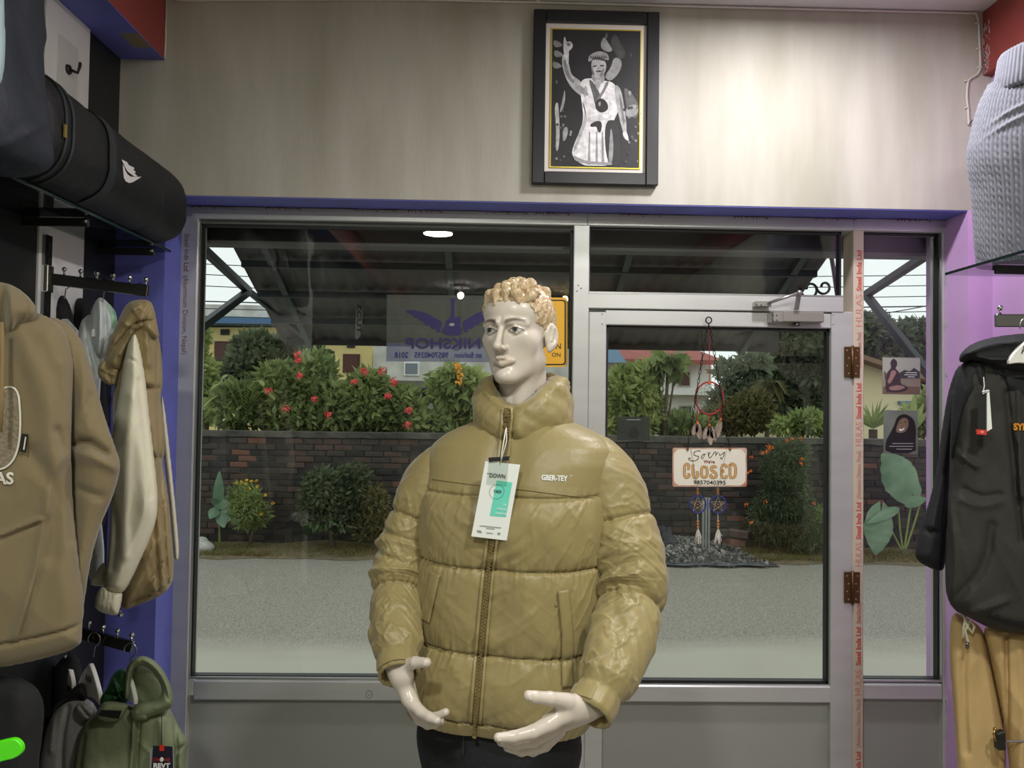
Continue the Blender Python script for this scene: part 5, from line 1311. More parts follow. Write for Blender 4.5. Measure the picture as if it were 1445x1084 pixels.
# tan jogger pants below
YP = 2.00
m_tan = mat('tan_cotton', (192, 163, 112), .85, var=.05, vscale=10, bump=.08, bscale=170)
pt = thing('jogger_pants', tuple(P(1400, 1000, YP)), 'tan cotton jogger pants with drawstring hanging below the black jacket', 'trousers')
cloth('pants_leg', [(1342, 862), (1360, 868), (1386, 885), (1392, 905), (1405, 960), (1415, 1010), (1420, 1050), (1420, 1100), (1424, 1300), (1352, 1300), (1352, 1100), (1346, 1000), (1338, 920)], YP + .05, .050, m_tan, pt, .005, .05,
     [([(1364, 890), (1358, 960), (1364, 1060)], -.008, .014), ([(1384, 900), (1398, 980), (1406, 1060)], .008, .012)], (.007, 8), seed=40)
cloth('pants_leg', [(1384, 880), (1420, 888), (1480, 890), (1520, 900), (1520, 1300), (1432, 1300), (1426, 1100), (1420, 1040), (1408, 980), (1395, 920)], YP + .03, .055, m_tan, pt, .005, .05,
     [([(1420, 900), (1422, 980), (1420, 1060)], -.012, .008), ([(1440, 920), (1448, 1000), (1440, 1080)], .008, .02)], (.007, 8), seed=41)
dY = YP - .02
MB().tube([P(1360, 868, dY), P(1365, 884, dY), P(1372, 893, dY), P(1375, 884, dY), P(1369, 876, dY), P(1362, 890, dY), P(1366, 905, dY), P(1365, 912, dY)], .0032, 7).tube([P(1364, 866, dY), P(1360, 885, dY), P(1359, 900, dY)], .0030, 7).build('drawstring', m_creamf, pt, smooth=True)
MB().tube([P(1365, 906, dY - .001), P(1364.5, 915, dY - .001)], .0040, 8).build('cord_tip', m_chromed, pt, smooth=True)
ch = thing('clip_hanger', tuple(P(1411, 1045, YP - .04)), 'black clip of a trouser hanger on the tan pants', 'hanger')
cY = YP - .045
MB().prism([P(1407, 1036, cY), P(1420, 1032, cY), P(1421, 1060, cY), P(1409, 1060, cY)], (0, .02, 0)).build('clip', mat('black_plastic', (28, 26, 24), .4), ch, bevel=.003)
MB().tube([P(1406, 1046, cY - .004), P(1402, 1036, cY - .006), P(1404, 1030, cY - .006)], .0028, 6).ball(P(1404, 1029, cY - .006), .005, 8).build('clip_lever', mat('brass', (196, 160, 90), .25, metal=1), ch, smooth=True)
MB().tube([P(1420, 1046, cY + .01), P(1500, 1046, cY + .01)], .003, 6).build('hanger_bar', m_wire, ch)
# ================================================================== WALL OBJECTS
# framed black and white portrait
m_fr = mat('black_frame', (28, 29, 32), .35, var=.06, bump=.03, bscale=30)
YPp = YW
fr_ = thing('framed_picture', tuple(P(841, 137, YPp)), 'black framed black and white picture of a man raising one arm', 'picture')
x0, x1 = X_at(752, YPp - .03, 137), X_at(930, YPp - .03, 137); z0, z1 = Z_at(841, 260, YPp - .03), Z_at(841, 14, YPp - .03)
bw = (x1 - x0) * .098
for lo, hi in (((x0, z0), (x0 + bw, z1)), ((x1 - bw, z0), (x1, z1)), ((x0 + bw, z0), (x1 - bw, z0 + bw)), ((x0 + bw, z1 - bw), (x1 - bw, z1))):
    MB().box((lo[0], YPp - .03, lo[1]), (hi[0], YPp - .002, hi[1])).build('frame_bar', m_fr, fr_, bevel=.003)
box('mat_board', (x0 + bw, YPp - .014, z0 + bw), (x1 - bw, YPp - .004, z1 - bw), mat('mat_board', (226, 218, 208), .7), fr_)
mw = bw * .52; px0, px1, pz0, pz1 = x0 + bw + mw, x1 - bw - mw, z0 + bw + mw * .9, z1 - bw - mw
m_gold = mat('gold_fillet', (206, 186, 70), .35, metal=.6)
for lo, hi in (((px0 - .004, pz0 - .004), (px0, pz1 + .004)), ((px1, pz0 - .004), (px1 + .004, pz1 + .004)), ((px0, pz0 - .004), (px1, pz0)), ((px0, pz1), (px1, pz1 + .004))):
    box('gold_fillet', (lo[0], YPp - .0175, lo[1]), (hi[0], YPp - .014, hi[1]), m_gold, fr_)
pr = box('print', (px0, YPp - .0155, pz0), (px1, YPp - .014, pz1), mat('print_dark', (38, 38, 40), .5, rgb2=(22, 22, 24), vscale=9), fr_)
PRS = {k: mat('print_grey_%d' % k, (min(255, int(k * 1.12)),) * 3, .5, rgb2=(int(k * .88),) * 3, vscale=45, detail=6) for k in (20, 45, 70, 95, 125, 150, 175, 200, 225)}
_layer = [0]
def pp(pl, g, name='printed_shape', it=2):
    """flat ink shape on the print, coordinates in picture pixels"""
    _layer[0] += 1; y = YPp - .0156 - .00002 * _layer[0]
    k = (YPp - .0155) 
    MB().poly([Vector((P(a, b, k).x, y, P(a, b, k).z)) for a, b in (chaikin(pl, it) if it else pl)]).build(name, PRS[g], pr)
rr = random.Random(3)
pp([(860, 60), (868, 46), (876, 60), (884, 76), (878, 84), (870, 80)], 70); pp([(846, 66), (852, 50), (858, 60), (866, 72), (856, 74)], 150); pp([(853, 54), (856, 44), (858, 54)], 95)
pp([(866, 80), (878, 84), (876, 100), (862, 116), (852, 108), (862, 96)], 150); pp([(880, 120), (895, 136), (902, 150), (898, 170), (886, 160), (882, 140)], 95)
pp([(884, 150), (898, 146), (902, 158), (892, 166), (882, 164)], 150)
for k in range(40):
    a, b = rr.uniform(782, 906), rr.uniform(70, 232)
    if 806 < a < 886 and b < 225: continue
    s = rr.uniform(1, 4); pp([(a, b - s), (a + s * .7, b), (a, b + s * 1.4), (a - s * .7, b)], rr.choice((70, 95, 125, 150)), 'printed_fleck', 1)
for c in ((786, 62), (787, 76), (785, 92)): pp([(c[0] - 6, c[1] - 6), (c[0] + 4, c[1] - 3), (c[0] + 9, c[1] + 3), (c[0] - 4, c[1] + 6)], 125)
pp([(782, 150), (787, 142), (789, 160), (790, 190), (788, 212), (784, 214), (785, 180)], 175); pp([(789, 160), (794, 140), (797, 124), (798, 140), (794, 156)], 150); pp([(794, 182), (800, 178), (802, 186), (798, 198), (794, 200)], 150)
# figure in a pale tunic, one arm raised
pp([(793, 78), (798, 76), (803, 90), (806, 106), (816, 112), (824, 120), (834, 132), (830, 140), (820, 136), (806, 124), (798, 110), (793, 92)], 175)     # sleeve
pp([(795, 72), (795, 58), (797, 50), (799, 60), (805, 58), (809, 64), (806, 70), (802, 72), (803, 90), (798, 92)], 200)                       # hand
pp([(818, 112), (838, 110), (852, 114), (866, 116), (874, 132), (876, 150), (868, 166), (864, 176), (866, 234), (836, 234), (824, 234), (810, 224), (806, 214), (816, 190), (824, 168), (820, 140)], 225)  # tunic
for xq in (832, 842, 850, 858): pp([(xq - 1, 186), (xq + 1, 186), (xq + 2 + (xq - 842) * .1, 232), (xq - 2 + (xq - 842) * .1, 232)], 150, it=0)
pp([(852, 172), (868, 168), (874, 184), (876, 234), (856, 234)], 45)
pp([(830, 112), (836, 114), (846, 130), (850, 148), (846, 158), (840, 150), (836, 132)], 95); pp([(856, 114), (860, 116), (852, 132), (842, 146), (840, 142), (850, 128)], 125)
pp([(840, 142), (850, 138), (858, 146), (858, 156), (848, 160), (840, 154)], 45); pp([(843, 146), (848, 142), (847, 152)], 150)
pp([(824, 166), (862, 160), (864, 168), (826, 174)], 200); pp([(832, 176), (842, 170), (850, 172), (848, 188), (843, 186), (842, 178), (834, 180)], 45)
pp([(866, 118), (876, 124), (880, 146), (884, 172), (884, 190), (887, 198), (882, 196), (876, 176), (870, 150)], 175); pp([(878, 186), (884, 184), (888, 200), (884, 198), (880, 194)], 200)
pp([(848, 162), (858, 158), (862, 166), (852, 168)], 225)
pp([(836, 102), (852, 102), (854, 114), (844, 122), (834, 112)], 150)                                                                             # neck
pp([(834, 88), (838, 84), (852, 84), (856, 92), (854, 102), (848, 110), (840, 110), (835, 102)], 175)                                              # face
pp([(836, 93), (842, 92), (842, 94), (837, 95)], 45, it=1); pp([(846, 92), (853, 92), (852, 94), (847, 94)], 45, it=1); pp([(839, 101), (845, 99), (851, 101), (846, 102)], 45, it=1); pp([(844, 94), (846, 98), (843, 98)], 125, it=1)
pp([(830, 88), (830, 80), (838, 74), (848, 72), (858, 76), (860, 86), (854, 84), (842, 82), (834, 86)], 150); pp([(832, 84), (842, 80), (856, 84), (854, 87), (842, 84)], 70)
pp([(820, 140), (826, 150), (824, 168), (816, 190), (808, 214), (812, 214), (822, 188), (830, 166)], 175)
pp([(838, 112), (850, 114), (846, 124), (842, 128)], 175); pp([(826, 118), (830, 128), (826, 140), (822, 132)], 175); pp([(862, 176), (866, 200), (864, 232), (858, 232), (860, 200)], 150)
pp([(797, 80), (800, 92), (804, 108), (812, 116), (808, 118), (799, 108), (795, 92)], 125); pp([(810, 116), (824, 124), (832, 134), (826, 136), (814, 126)], 150)
pp([(800, 60), (806, 61), (804, 66), (800, 65)], 125, it=1); pp([(874, 130), (879, 150), (882, 176), (879, 176), (875, 152)], 125)
pp([(835, 92), (837, 100), (840, 108), (836, 104)], 95, it=1); pp([(850, 96), (854, 98), (849, 108), (846, 109)], 125, it=1)
pp([(808, 218), (822, 226), (836, 228), (864, 230), (864, 234), (812, 230)], 150)
for k in range(26): pp([(rr.uniform(784, 904) + dx0, rr.uniform(190, 234)) for dx0 in (0, 3, 1)] if False else [(a0, b0), (a0 + 2.5, b0 - 2), (a0 + 5, b0 + 1), (a0 + 2, b0 + 3)] if (a0 := rr.choice((rr.uniform(782, 804), rr.uniform(878, 904)))) and (b0 := rr.uniform(150, 232)) else [], rr.choice((45, 70, 95, 125)), 'printed_fleck', 1)
for k in range(8): pp([(833 + k * 3, 82), (834 + k * 3, 78), (835 + k * 3, 82)], 45, it=0)
# white cable clipped along the ceiling and down the corner
m_cab = mat('white_cable', (214, 208, 200), .5)
cb = thing('cable', tuple(P(1385, 100, YW - .006)), 'thin white cable clipped along the ceiling and down to a loose end', 'cable')
cpts = [(245, 1), (500, -1), (760, 1), (900, 2), (1100, 3), (1260, 4), (1345, 5), (1366, 8), (1376, 16), (1381, 30), (1382, 60), (1384, 95), (1380, 105), (1368, 111), (1365, 118), (1364, 140), (1366, 152), (1367, 176)]
zmax = CEIL_Z - .008
ptsw = []
for a, b in chaikin(cpts, 2, False):
    p = P(a, b, YW - .005); p.z = min(p.z, zmax); p.x = min(p.x, bx2 - .006) ; ptsw.append(p)
MB().tube(ptsw, .0042, 6).build('cable_run', m_cab, cb, smooth=True)
for a, b in ((1376, 12), (1379, 33), (1381, 69), (1383, 95), (1364, 114), (1365, 152), (1320, 5), (760, 2)):
    p = P(a, b, YW - .006); MB().box((p.x - .008, YW - .010, p.z - .003), (p.x + .006, YW, p.z + .003)).build('cable_clip', m_cab, cb, bevel=.001)
MB().tube([P(1367, 176, YW - .005), P(1372, 170, YW - .02), P(1380, 163, YW - .04)], .0018, 5).build('bare_wire', m_black, cb)
cb2 = thing('cable', tuple(P(232, 40, YW)), 'thin white cable running down the red beam edge', 'cable')
MB().tube([(bx + .004, YW - .006, CEIL_Z - .01), (bx + .004, YW - .006, bz + .05), (bx + .003, YW - .006, bz + .004)], .0035, 6).build('cable_run', m_cab, cb2, smooth=True)
# ceiling lamps (out of the frame, seen mirrored in the glass)
for i, (_nm, x, y, d, w, c) in enumerate(LAMPS):
    lt = thing('ceiling_lamp', (x, y, CEIL_Z), None, 'lamp', 'round ceiling lamps of the shop'); lt['label'] = 'round white ceiling lamp of the shop' if i < 5 else 'small warm yellow ceiling lamp of the shop'
    if i > 2: MB().tube([(x, y, CEIL_Z), (x, y, CEIL_Z - .10)], .018, 10).build('lamp_neck', m_white, lt); MB().ball((x, y, CEIL_Z - .13), .042, 14).build('bulb_offscreen', mat('glowing_bulb_%d' % i, tuple(int(255 * v ** .45) for v in c), .4, emit=110), lt, smooth=True)
    MB().lathe([(d / 2 + .012, CEIL_Z), (d / 2 + .012, CEIL_Z - .02), (d / 2, CEIL_Z - .035), (d / 2 - .01, CEIL_Z - .035), (d / 2 - .01, CEIL_Z - .002)], (x, y, 0), 32).build('rim', m_white, lt, smooth=True)
# ================================================================== THINGS ON THE GLASS AND DOOR
# door closer
dc = thing('door_closer', tuple(P(1120, 450, YF)), 'silver door closer with folding arm at the door head', 'door closer')
m_sil = mat('silver_casting', (176, 174, 168), .35, metal=.8)
yq = YF - .002
def pb(x0, x1, y0, y1, d0, d1, name, m, bev=.002):
    a, b = P(x0, y1, YF - .02), P(x1, y0, YF - .02); return box(name, (a.x, YF + d0, a.z), (b.x, YF + d1, b.z), m, dc, bevel=bev)
pb(1098, 1159, 441, 455, -.046, .003, 'closer_body', mat('grey_casting', (150, 146, 138), .45, metal=.5), .003)
pb(1086, 1102, 440, 456, -.050, .003, 'end_cap', m_sil, .004)
pb(1064, 1087, 426, 433, -.034, -.001, 'arm_bracket', m_sil, .002)
p0 = P(1084, 428, YF - .04); p1 = P(1128, 413, YF - .075); p2 = P(1124, 438, YF - .055)
MB().tube([p0, p1], .0055, 8).ball(p1, .010, 10).build('fore_arm', m_sil, dc, smooth=True)
s_ = Vector((.009, 0, 0)); MB().prism([p1 - s_, p1 + s_, p2 + s_, p2 - s_], (0, .006, 0)).build('main_arm', m_sil, dc, bevel=.001)
MB().lathe([(0, 0), (.013, 0), (.013, -.012), (.0, -.014)], tuple(P(1124, 456, YF - .02)), 14).build('spindle', m_chromed, dc, smooth=True)
for q in ((1090, 445), (1096, 445), (1090, 452), (1096, 452), (1070, 429), (1076, 430)):
    p = P(q[0], q[1], YF - .05); MB().ball((p.x, YF - .0505 if q[0] > 1080 else YF - .0345, p.z), .0028, 6).build('screw', m_chromed, dc)
# ================================================================== OUTSIDE
ZR = CZ - 1.85
m_road = mat('asphalt', (166, 160, 147), .9, rgb2=(106, 102, 94), vscale=75, bump=.3, bscale=90, detail=3)
_nt = m_road.node_tree     # dusty pale edge patches over the speckle
_b = _nt.nodes['Principled BSDF']; _old = _b.inputs['Base Color'].links[0].from_socket
_tc = _nt.nodes.new('ShaderNodeTexCoord'); _n = _nt.nodes.new('ShaderNodeTexNoise'); _n.inputs['Scale'].default_value = .9; _n.inputs['Detail'].default_value = 6
_mp = _nt.nodes.new('ShaderNodeMapping'); _mp.inputs['Scale'].default_value = (.5, 1.6, 1)
_nt.links.new(_tc.outputs['Object'], _mp.inputs[0]); _nt.links.new(_mp.outputs[0], _n.inputs['Vector'])
_sx = _nt.nodes.new('ShaderNodeSeparateXYZ'); _nt.links.new(_tc.outputs['Object'], _sx.inputs[0])
_mr = _nt.nodes.new('ShaderNodeMapRange'); _mr.inputs[1].default_value = 6.4; _mr.inputs[2].default_value = 5.2; _mr.inputs[3].default_value = 0; _mr.inputs[4].default_value = 1
_nt.links.new(_sx.outputs['Y'], _mr.inputs[0])
_ad = _nt.nodes.new('ShaderNodeMath'); _ad.operation = 'MULTIPLY_ADD'; _ad.inputs[1].default_value = .75
_rp = _nt.nodes.new('ShaderNodeValToRGB'); _rp.color_ramp.elements[0].position = .50; _rp.color_ramp.elements[1].position = .85
_nt.links.new(_mr.outputs[0], _ad.inputs[0]); _sc = _nt.nodes.new('ShaderNodeMath'); _sc.operation = 'MULTIPLY'; _sc.inputs[1].default_value = .75; _nt.links.new(_n.outputs['Fac'], _sc.inputs[0]); _nt.links.new(_sc.outputs[0], _ad.inputs[2])
_nt.links.new(_ad.outputs[0], _rp.inputs[0])
_mx = _nt.nodes.new('ShaderNodeMix'); _mx.data_type = 'RGBA'; _mx.inputs[7].default_value = (*lin((172, 168, 154)), 1)
_nt.links.new(_rp.outputs[0], _mx.inputs[0]); _nt.links.new(_old, _mx.inputs[6]); _nt.links.new(_mx.outputs[2], _b.inputs['Base Color'])
Y_EDGE, Y_WALL = PZ(720, 791, ZR).y, 9.85
struct(obj_from('road', [(-16, 3.0, ZR), (16, 3.0, ZR), (16, Y_EDGE + .05, ZR), (-16, Y_EDGE + .05, ZR)], [(0, 1, 2, 3)], m_road))
bm = bmesh.new(); rows_ = []
for j in range(9):
    rows_.append([bm.verts.new((-16 + i * .2, Y_EDGE - .06 + j * .16 + (.07 * math.sin(i * 1.3) * math.sin(i * .37) if j == 0 else 0), ZR + (.004 if j == 0 else .02 + .035 * math.sin(i * .9 + j) * math.sin(j * 1.7 + i * .31) + j * .008))) for i in range(161)])
for a, b in zip(rows_, rows_[1:]):
    for i in range(160): bm.faces.new((a[i], a[i + 1], b[i + 1], b[i]))
me = bpy.data.meshes.new('verge'); bm.to_mesh(me); bm.free()
struct(link_mesh('verge', me, mat('dry_soil', (122, 106, 82), .95, rgb2=(96, 88, 62), vscale=9, bump=.5, bscale=40), None, True))
struct(obj_from('garden_ground', [(-60, Y_WALL + .2, ZR), (60, Y_WALL + .2, ZR), (60, 90, ZR), (-60, 90, ZR)], [(0, 1, 2, 3)], mat('garden_soil', (74, 82, 50), .95, rgb2=(96, 90, 66), vscale=1.5)))
# ---- brick wall across the road
zt = Z_at(700, 613, Y_WALL)
m_bricks = [mat('brick_soot', (66, 59, 53), .9, var=.2, vscale=9, bump=.5, bscale=40), mat('brick_brown', (80, 64, 56), .9, var=.2, vscale=9, bump=.5, bscale=40), mat('brick_black', (48, 45, 42), .9, var=.2, vscale=9, bump=.5, bscale=40), mat('brick_red', (110, 76, 64), .9, var=.2, vscale=9, bump=.5, bscale=40)]
gw = struct(MB().box((-8, Y_WALL + .012, ZR - .1), (9, Y_WALL + .22, zt - .02)).build('wall_garden', mat('old_mortar', (62, 57, 52), .95, var=.25, vscale=14)))
lumpy('coping', -8, 9, zt - .075, zt, Y_WALL - .02, Y_WALL + .24, mat('coping_plaster', (96, 92, 84), .95, rgb2=(58, 56, 50), vscale=3, bump=.5, bscale=18), gw, 140, 0, .012)
brick_me = []
for k in range(4):
    me = MB().box((-.113, 0, -.032), (.113, .05, .032)).build('brick', m_bricks[k], None, bevel=.004).data; brick_me.append(me)
for o in [o for o in COL.objects if o.name.startswith('brick') and o.parent is None]: bpy.data.objects.remove(o)
rb = random.Random(12); single = 0; rest = [MB() for _ in range(4)]
nrow = int((zt - .08 - ZR) / .077)
for r in range(nrow):
    z = zt - .08 - .039 - r * .077; x = -7.9 + (r % 2) * .122
    while x < 8.9:
        if rb.random() > .03:
            k = rb.choices((0, 1, 2, 3), (5.5, 1.8, 4, .28))[0]; y = Y_WALL + rb.uniform(-.012, .010); tl = rb.uniform(-.03, .03)
            if single < 300 and 2 <= r <= 9 and -4.3 < x < 5.5:
                o = bpy.data.objects.new('brick', brick_me[k]); COL.objects.link(o); o.location = (x, y, z); o.rotation_euler = (0, tl * .5, tl); set_parent(o, gw); single += 1
            else:
                rest[k].box((x - .113, y, z - .032), (x + .113, y + .05, z + .032))
        x += .2425 + rb.uniform(-.008, .010)
for k in range(4): rest[k].build('bricks_beyond', m_bricks[k], gw)['kind'] = 'stuff'
# ---- foliage tools
def leaf_mat(name, a, b, trans=.40):
    m = mat(name, a, .55, rgb2=b, vscale=2.2, spec=.35, detail=6); nt = m.node_tree; bs_ = nt.nodes['Principled BSDF']
    t = nt.nodes.new('ShaderNodeBsdfTranslucent'); mx = nt.nodes.new('ShaderNodeMixShader'); mx.inputs[0].default_value = trans
    src = bs_.inputs['Base Color'].links[0].from_socket; nt.links.new(src, t.inputs[0]); out = nt.nodes['Material Output']
    nt.links.new(bs_.outputs[0], mx.inputs[1]); nt.links.new(t.outputs[0], mx.inputs[2]); nt.links.new(mx.outputs[0], out.inputs[0]); return m
G_dark = leaf_mat('leaf_dark', (116, 126, 92), (76, 86, 62)); G_mid = leaf_mat('leaf_mid', (156, 168, 106), (100, 118, 72)); G_light = leaf_mat('leaf_light', (178, 188, 118), (118, 138, 80))
G_far = leaf_mat('leaf_far', (136, 148, 118), (100, 112, 90)); G_dry = leaf_mat('leaf_dry', (132, 124, 76), (90, 88, 56)); G_gloss = leaf_mat('leaf_gloss', (136, 160, 132), (92, 122, 94), .15)
m_bark = mat('bark', (92, 80, 64), .95, var=.2, vscale=12, bump=.4)
def foliage(name, blobs, n, size, m, parent, seed, asp=.42, up=.35, fill=.5):
    """n folded leaves scattered through ellipsoid blobs [(centre, radii)]"""
    g = np.random.default_rng(seed); vol = np.array([b[1][0] * b[1][1] * b[1][2] for b in blobs]) ** .7; pk = g.choice(len(blobs), n, p=vol / vol.sum())
    C0 = np.array([tuple(b[0]) for b in blobs])[pk]; R0 = np.array([b[1] for b in blobs])[pk]
    d = g.normal(size=(n, 3)); d /= np.linalg.norm(d, axis=1)[:, None]; rad = fill + (1 - fill) * g.random(n) ** .6
    c = C0 + d * R0 * rad[:, None]
    ax_ = d * .6 + g.normal(size=(n, 3)) * .7; ax_[:, 2] += up - .35; ax_ /= np.linalg.norm(ax_, axis=1)[:, None]
    sd_ = np.cross(ax_, g.normal(size=(n, 3))); sd_ /= np.linalg.norm(sd_, axis=1)[:, None]; nm = np.cross(ax_, sd_)
    L = size * (.6 + .8 * g.random(n))[:, None]; w = L * asp
    V = np.stack([c, c + ax_ * L * .45 + sd_ * w * .5 + nm * w * .18, c + ax_ * L, c + ax_ * L * .45 - sd_ * w * .5 + nm * w * .18], 1).reshape(-1, 3)
    o = np_mesh(name, V, np.arange(4 * n).reshape(-1, 4), m, parent, False); o['kind'] = 'stuff'; return o
def trunk(parent, base, blobs, r, seed, m=None, name='trunk'):
    g = random.Random(seed); mb = MB(); top = sum((Vector(b[0]) for b in blobs), Vector()) / len(blobs); base = Vector(base)
    mid = base.lerp(top, .55) + Vector((g.uniform(-.1, .1), 0, 0)); mb.tube([base, mid, top], [r, r * .75, r * .4], 8)
    for b in blobs: mb.tube([mid, Vector(b[0]).lerp(mid, .4) + Vector((0, 0, .05)), Vector(b[0])], [r * .5, r * .35, r * .15], 6)
    return mb.build(name, m or m_bark, parent, smooth=True)
def plant(name, label, cat, px_blobs, Y, n, size, m, seed, r=.05, base_z=None, group=None, **k):
    """px_blobs: (px, py, rx px, ry px) ellipsoids at distance Y, rooted in the ground below"""
    s = Y / F_PX; blobs = [(P(a, b, Y), (rx * s, max(rx, ry) * s * .8, ry * s)) for a, b, rx, ry in px_blobs]
    for i, (c_, rr_) in enumerate(blobs): c_.y += (i % 3 - 1) * .25 * rr_[0]
    cx0 = sum(b[0].x for b in blobs) / len(blobs); base = (cx0, Y, ZR if base_z is None else base_z)
    t = thing(name, base, label, cat, group); foliage('foliage', blobs, n, size, m, t, seed, **k); trunk(t, base, blobs, r, seed)
    return t, blobs
# bushes and trees behind the wall, left pane
plant('tree', 'dense dark rounded tree in front of the yellow house', 'tree', [(372, 520, 45, 40), (330, 545, 38, 36), (410, 500, 40, 30), (440, 520, 30, 34), (360, 490, 30, 22)], 15.5, 9000, .17, G_dark, 1, .12)
plant('tree', 'slender leafy tree beside the window stile and yellow house', 'tree', [(278, 480, 12, 26), (285, 530, 18, 30), (276, 580, 16, 30), (300, 560, 16, 20)], 12, 2600, .13, G_light, 2, .05)
t, bl_ = plant('flowering_bush', 'leafy bush with red blossoms overhanging the brick wall', 'bush', [(340, 575, 42, 34), (395, 555, 36, 44), (440, 545, 34, 50), (480, 575, 40, 36), (420, 590, 60, 22)], 10.7, 6500, .13, G_mid, 3, .05)
m_petal = mat('ixora_red', (222, 84, 84), .6, var=.2, vscale=30)
def blossom(px, py, Y, r, parent, m=m_petal, n=26, name='blossom'):
    c = P(px, py, Y); mb = MB(); g = random.Random(int(px * 7 + py))
    for _ in range(n):
        d = Vector((g.gauss(0, 1), g.gauss(0, 1) - .4, g.gauss(0, .7) + .3)).normalized(); p = c + d * r * g.uniform(.5, 1); u_ = d.cross(Vector((g.random(), g.random(), 1))).normalized(); s = r * .38
        mb.poly([p - u_ * s, p + d * s * .5 - d.cross(u_) * s * .7, p + u_ * s, p + d * s * .5 + d.cross(u_) * s * .7])
    return mb.build(name, m, parent)
for a, b in ((420, 501), (421, 509), (423, 531), (379, 552), (444, 564), (464, 586), (500, 540), (404, 578)): blossom(a, b, 10.15, .055, t)
t, bl_ = plant('flowering_bush', 'leafy bush with coral blossoms beside the winged guitar film', 'bush', [(520, 565, 34, 42), (560, 580, 40, 34), (500, 590, 30, 22), (600, 598, 36, 16)], 10.6, 4600, .13, G_mid, 4, .05)
for a, b in ((539, 524), (556, 539), (514, 525), (577, 580), (575, 600), (548, 560)): blossom(a, b, 10.1, .06, t)
t, bl_ = plant('trumpet_bush', 'drooping bush with orange trumpet blossoms beside the mannequin', 'bush', [(640, 545, 34, 30), (670, 560, 30, 34), (640, 595, 44, 18)], 10.9, 2600, .16, G_light, 5, .04, up=-.3)
for a, b in ((645, 516), (648, 524), (650, 532), (647, 540)): blossom(a, b, 10.5, .06, t, mat('orange_petal', (240, 170, 60), .6), 16)
pf = thing('palm', (P(350, 560, 10.4).x, 10.4, ZR), 'arching pale palm fronds behind the brick wall', 'palm')
def frond(parent, base, tip, sag, n, leaf, m, name='frond'):
    base, tip = Vector(base), Vector(tip); mb = MB(); pts = [base.lerp(tip, i / 12) + Vector((0, 0, sag * math.sin(math.pi * i / 12))) for i in range(13)]; mb.tube(pts, [.010 * (1 - i / 14) for i in range(13)], 5)
    for i in range(n):
        t_ = .15 + .85 * i / n; k = t_ * 12; j = min(11, int(k)); p = pts[j].lerp(pts[j + 1], k - j); d = (pts[j + 1] - pts[j]).normalized()
        for s in (-1, 1):
            sd_ = (d.cross(Vector((0, 0, 1))).normalized() * s + d * .6 + Vector((0, 0, -.5 * t_))).normalized(); L = leaf * (1 - .5 * t_); w_ = Vector((0, 0, 1)).cross(sd_).normalized() * .012
            mb.poly([p - w_, p + sd_ * L * .5 - w_, p + sd_ * L, p + sd_ * L * .5 + w_])
    return mb.build(name, m, parent)
rf = random.Random(4)
for k, (a, b) in enumerate(((300, 545), (315, 530), (345, 525), (375, 540), (390, 560), (290, 570))): frond(pf, P(345, 600, 10.4), P(a, b, 10.2 + .3 * rf.random()), .25, 26, .22, G_light)
# right of the mannequin, through the door glass
plant('bush', 'bright leafy creeper bush behind the brick wall by the door stile', 'bush', [(872, 560, 16, 40), (905, 548, 20, 38), (918, 580, 20, 26), (895, 595, 30, 16), (868, 600, 14, 14)], 10.7, 2600, .14, G_light, 6, .05)
plant('tree', 'large leafed branch hanging in front of the white house', 'tree', [(926, 512, 14, 14), (945, 504, 18, 7), (956, 514, 6, 10)], 9.0 + 1.6, 150, .24, G_mid, 7, .04, asp=.55, up=-.5)
plant('tree', 'slim airy tree beyond the wall behind the dream catcher', 'tree', [(1022, 525, 10, 14), (1048, 545, 22, 18), (1024, 566, 18, 14), (1062, 515, 22, 16), (1008, 585, 14, 12)], 15, 1300, .20, G_far, 8, .07)
plant('shrub', 'dry brownish shrub behind the brick wall', 'bush', [(1030, 590, 30, 22), (1062, 580, 30, 30), (1000, 600, 26, 14)], 11.2, 3000, .10, G_dry, 9, .04)
plant('tree', 'big dark spreading tree behind the cream house', 'tree', [(1120, 480, 40, 34), (1150, 515, 44, 44), (1098, 520, 34, 32), (1160, 470, 30, 26), (1085, 560, 28, 40), (1135, 560, 40, 40)], 17, 12000, .20, G_dark, 10, .2)
plant('bush', 'light green bush on the wall by the cream house', 'bush', [(1140, 596, 26, 14), (1110, 602, 20, 9), (1166, 600, 14, 14)], 10.6, 1500, .11, G_light, 11, .03)
plant('bush', 'low green hedge behind the wall under the white house', 'bush', [(960, 600, 30, 14), (990, 604, 20, 10)], 10.8, 1500, .12, G_mid, 12, .03)
yp = thing('palm', (P(1085, 560, 12).x, 12, ZR), 'drooping yellowish palm fronds by the dark tree', 'palm')
for a, b in ((1068, 560), (1076, 572), (1092, 576), (1104, 566), (1110, 552), (1062, 548)): frond(yp, P(1086, 545, 12), P(a, b, 11.8), .12, 20, .20, G_dry)
trunk(yp, (P(1086, 545, 12).x, 12, ZR), [(P(1086, 548, 12), (.1, .1, .1))], .06, 3)
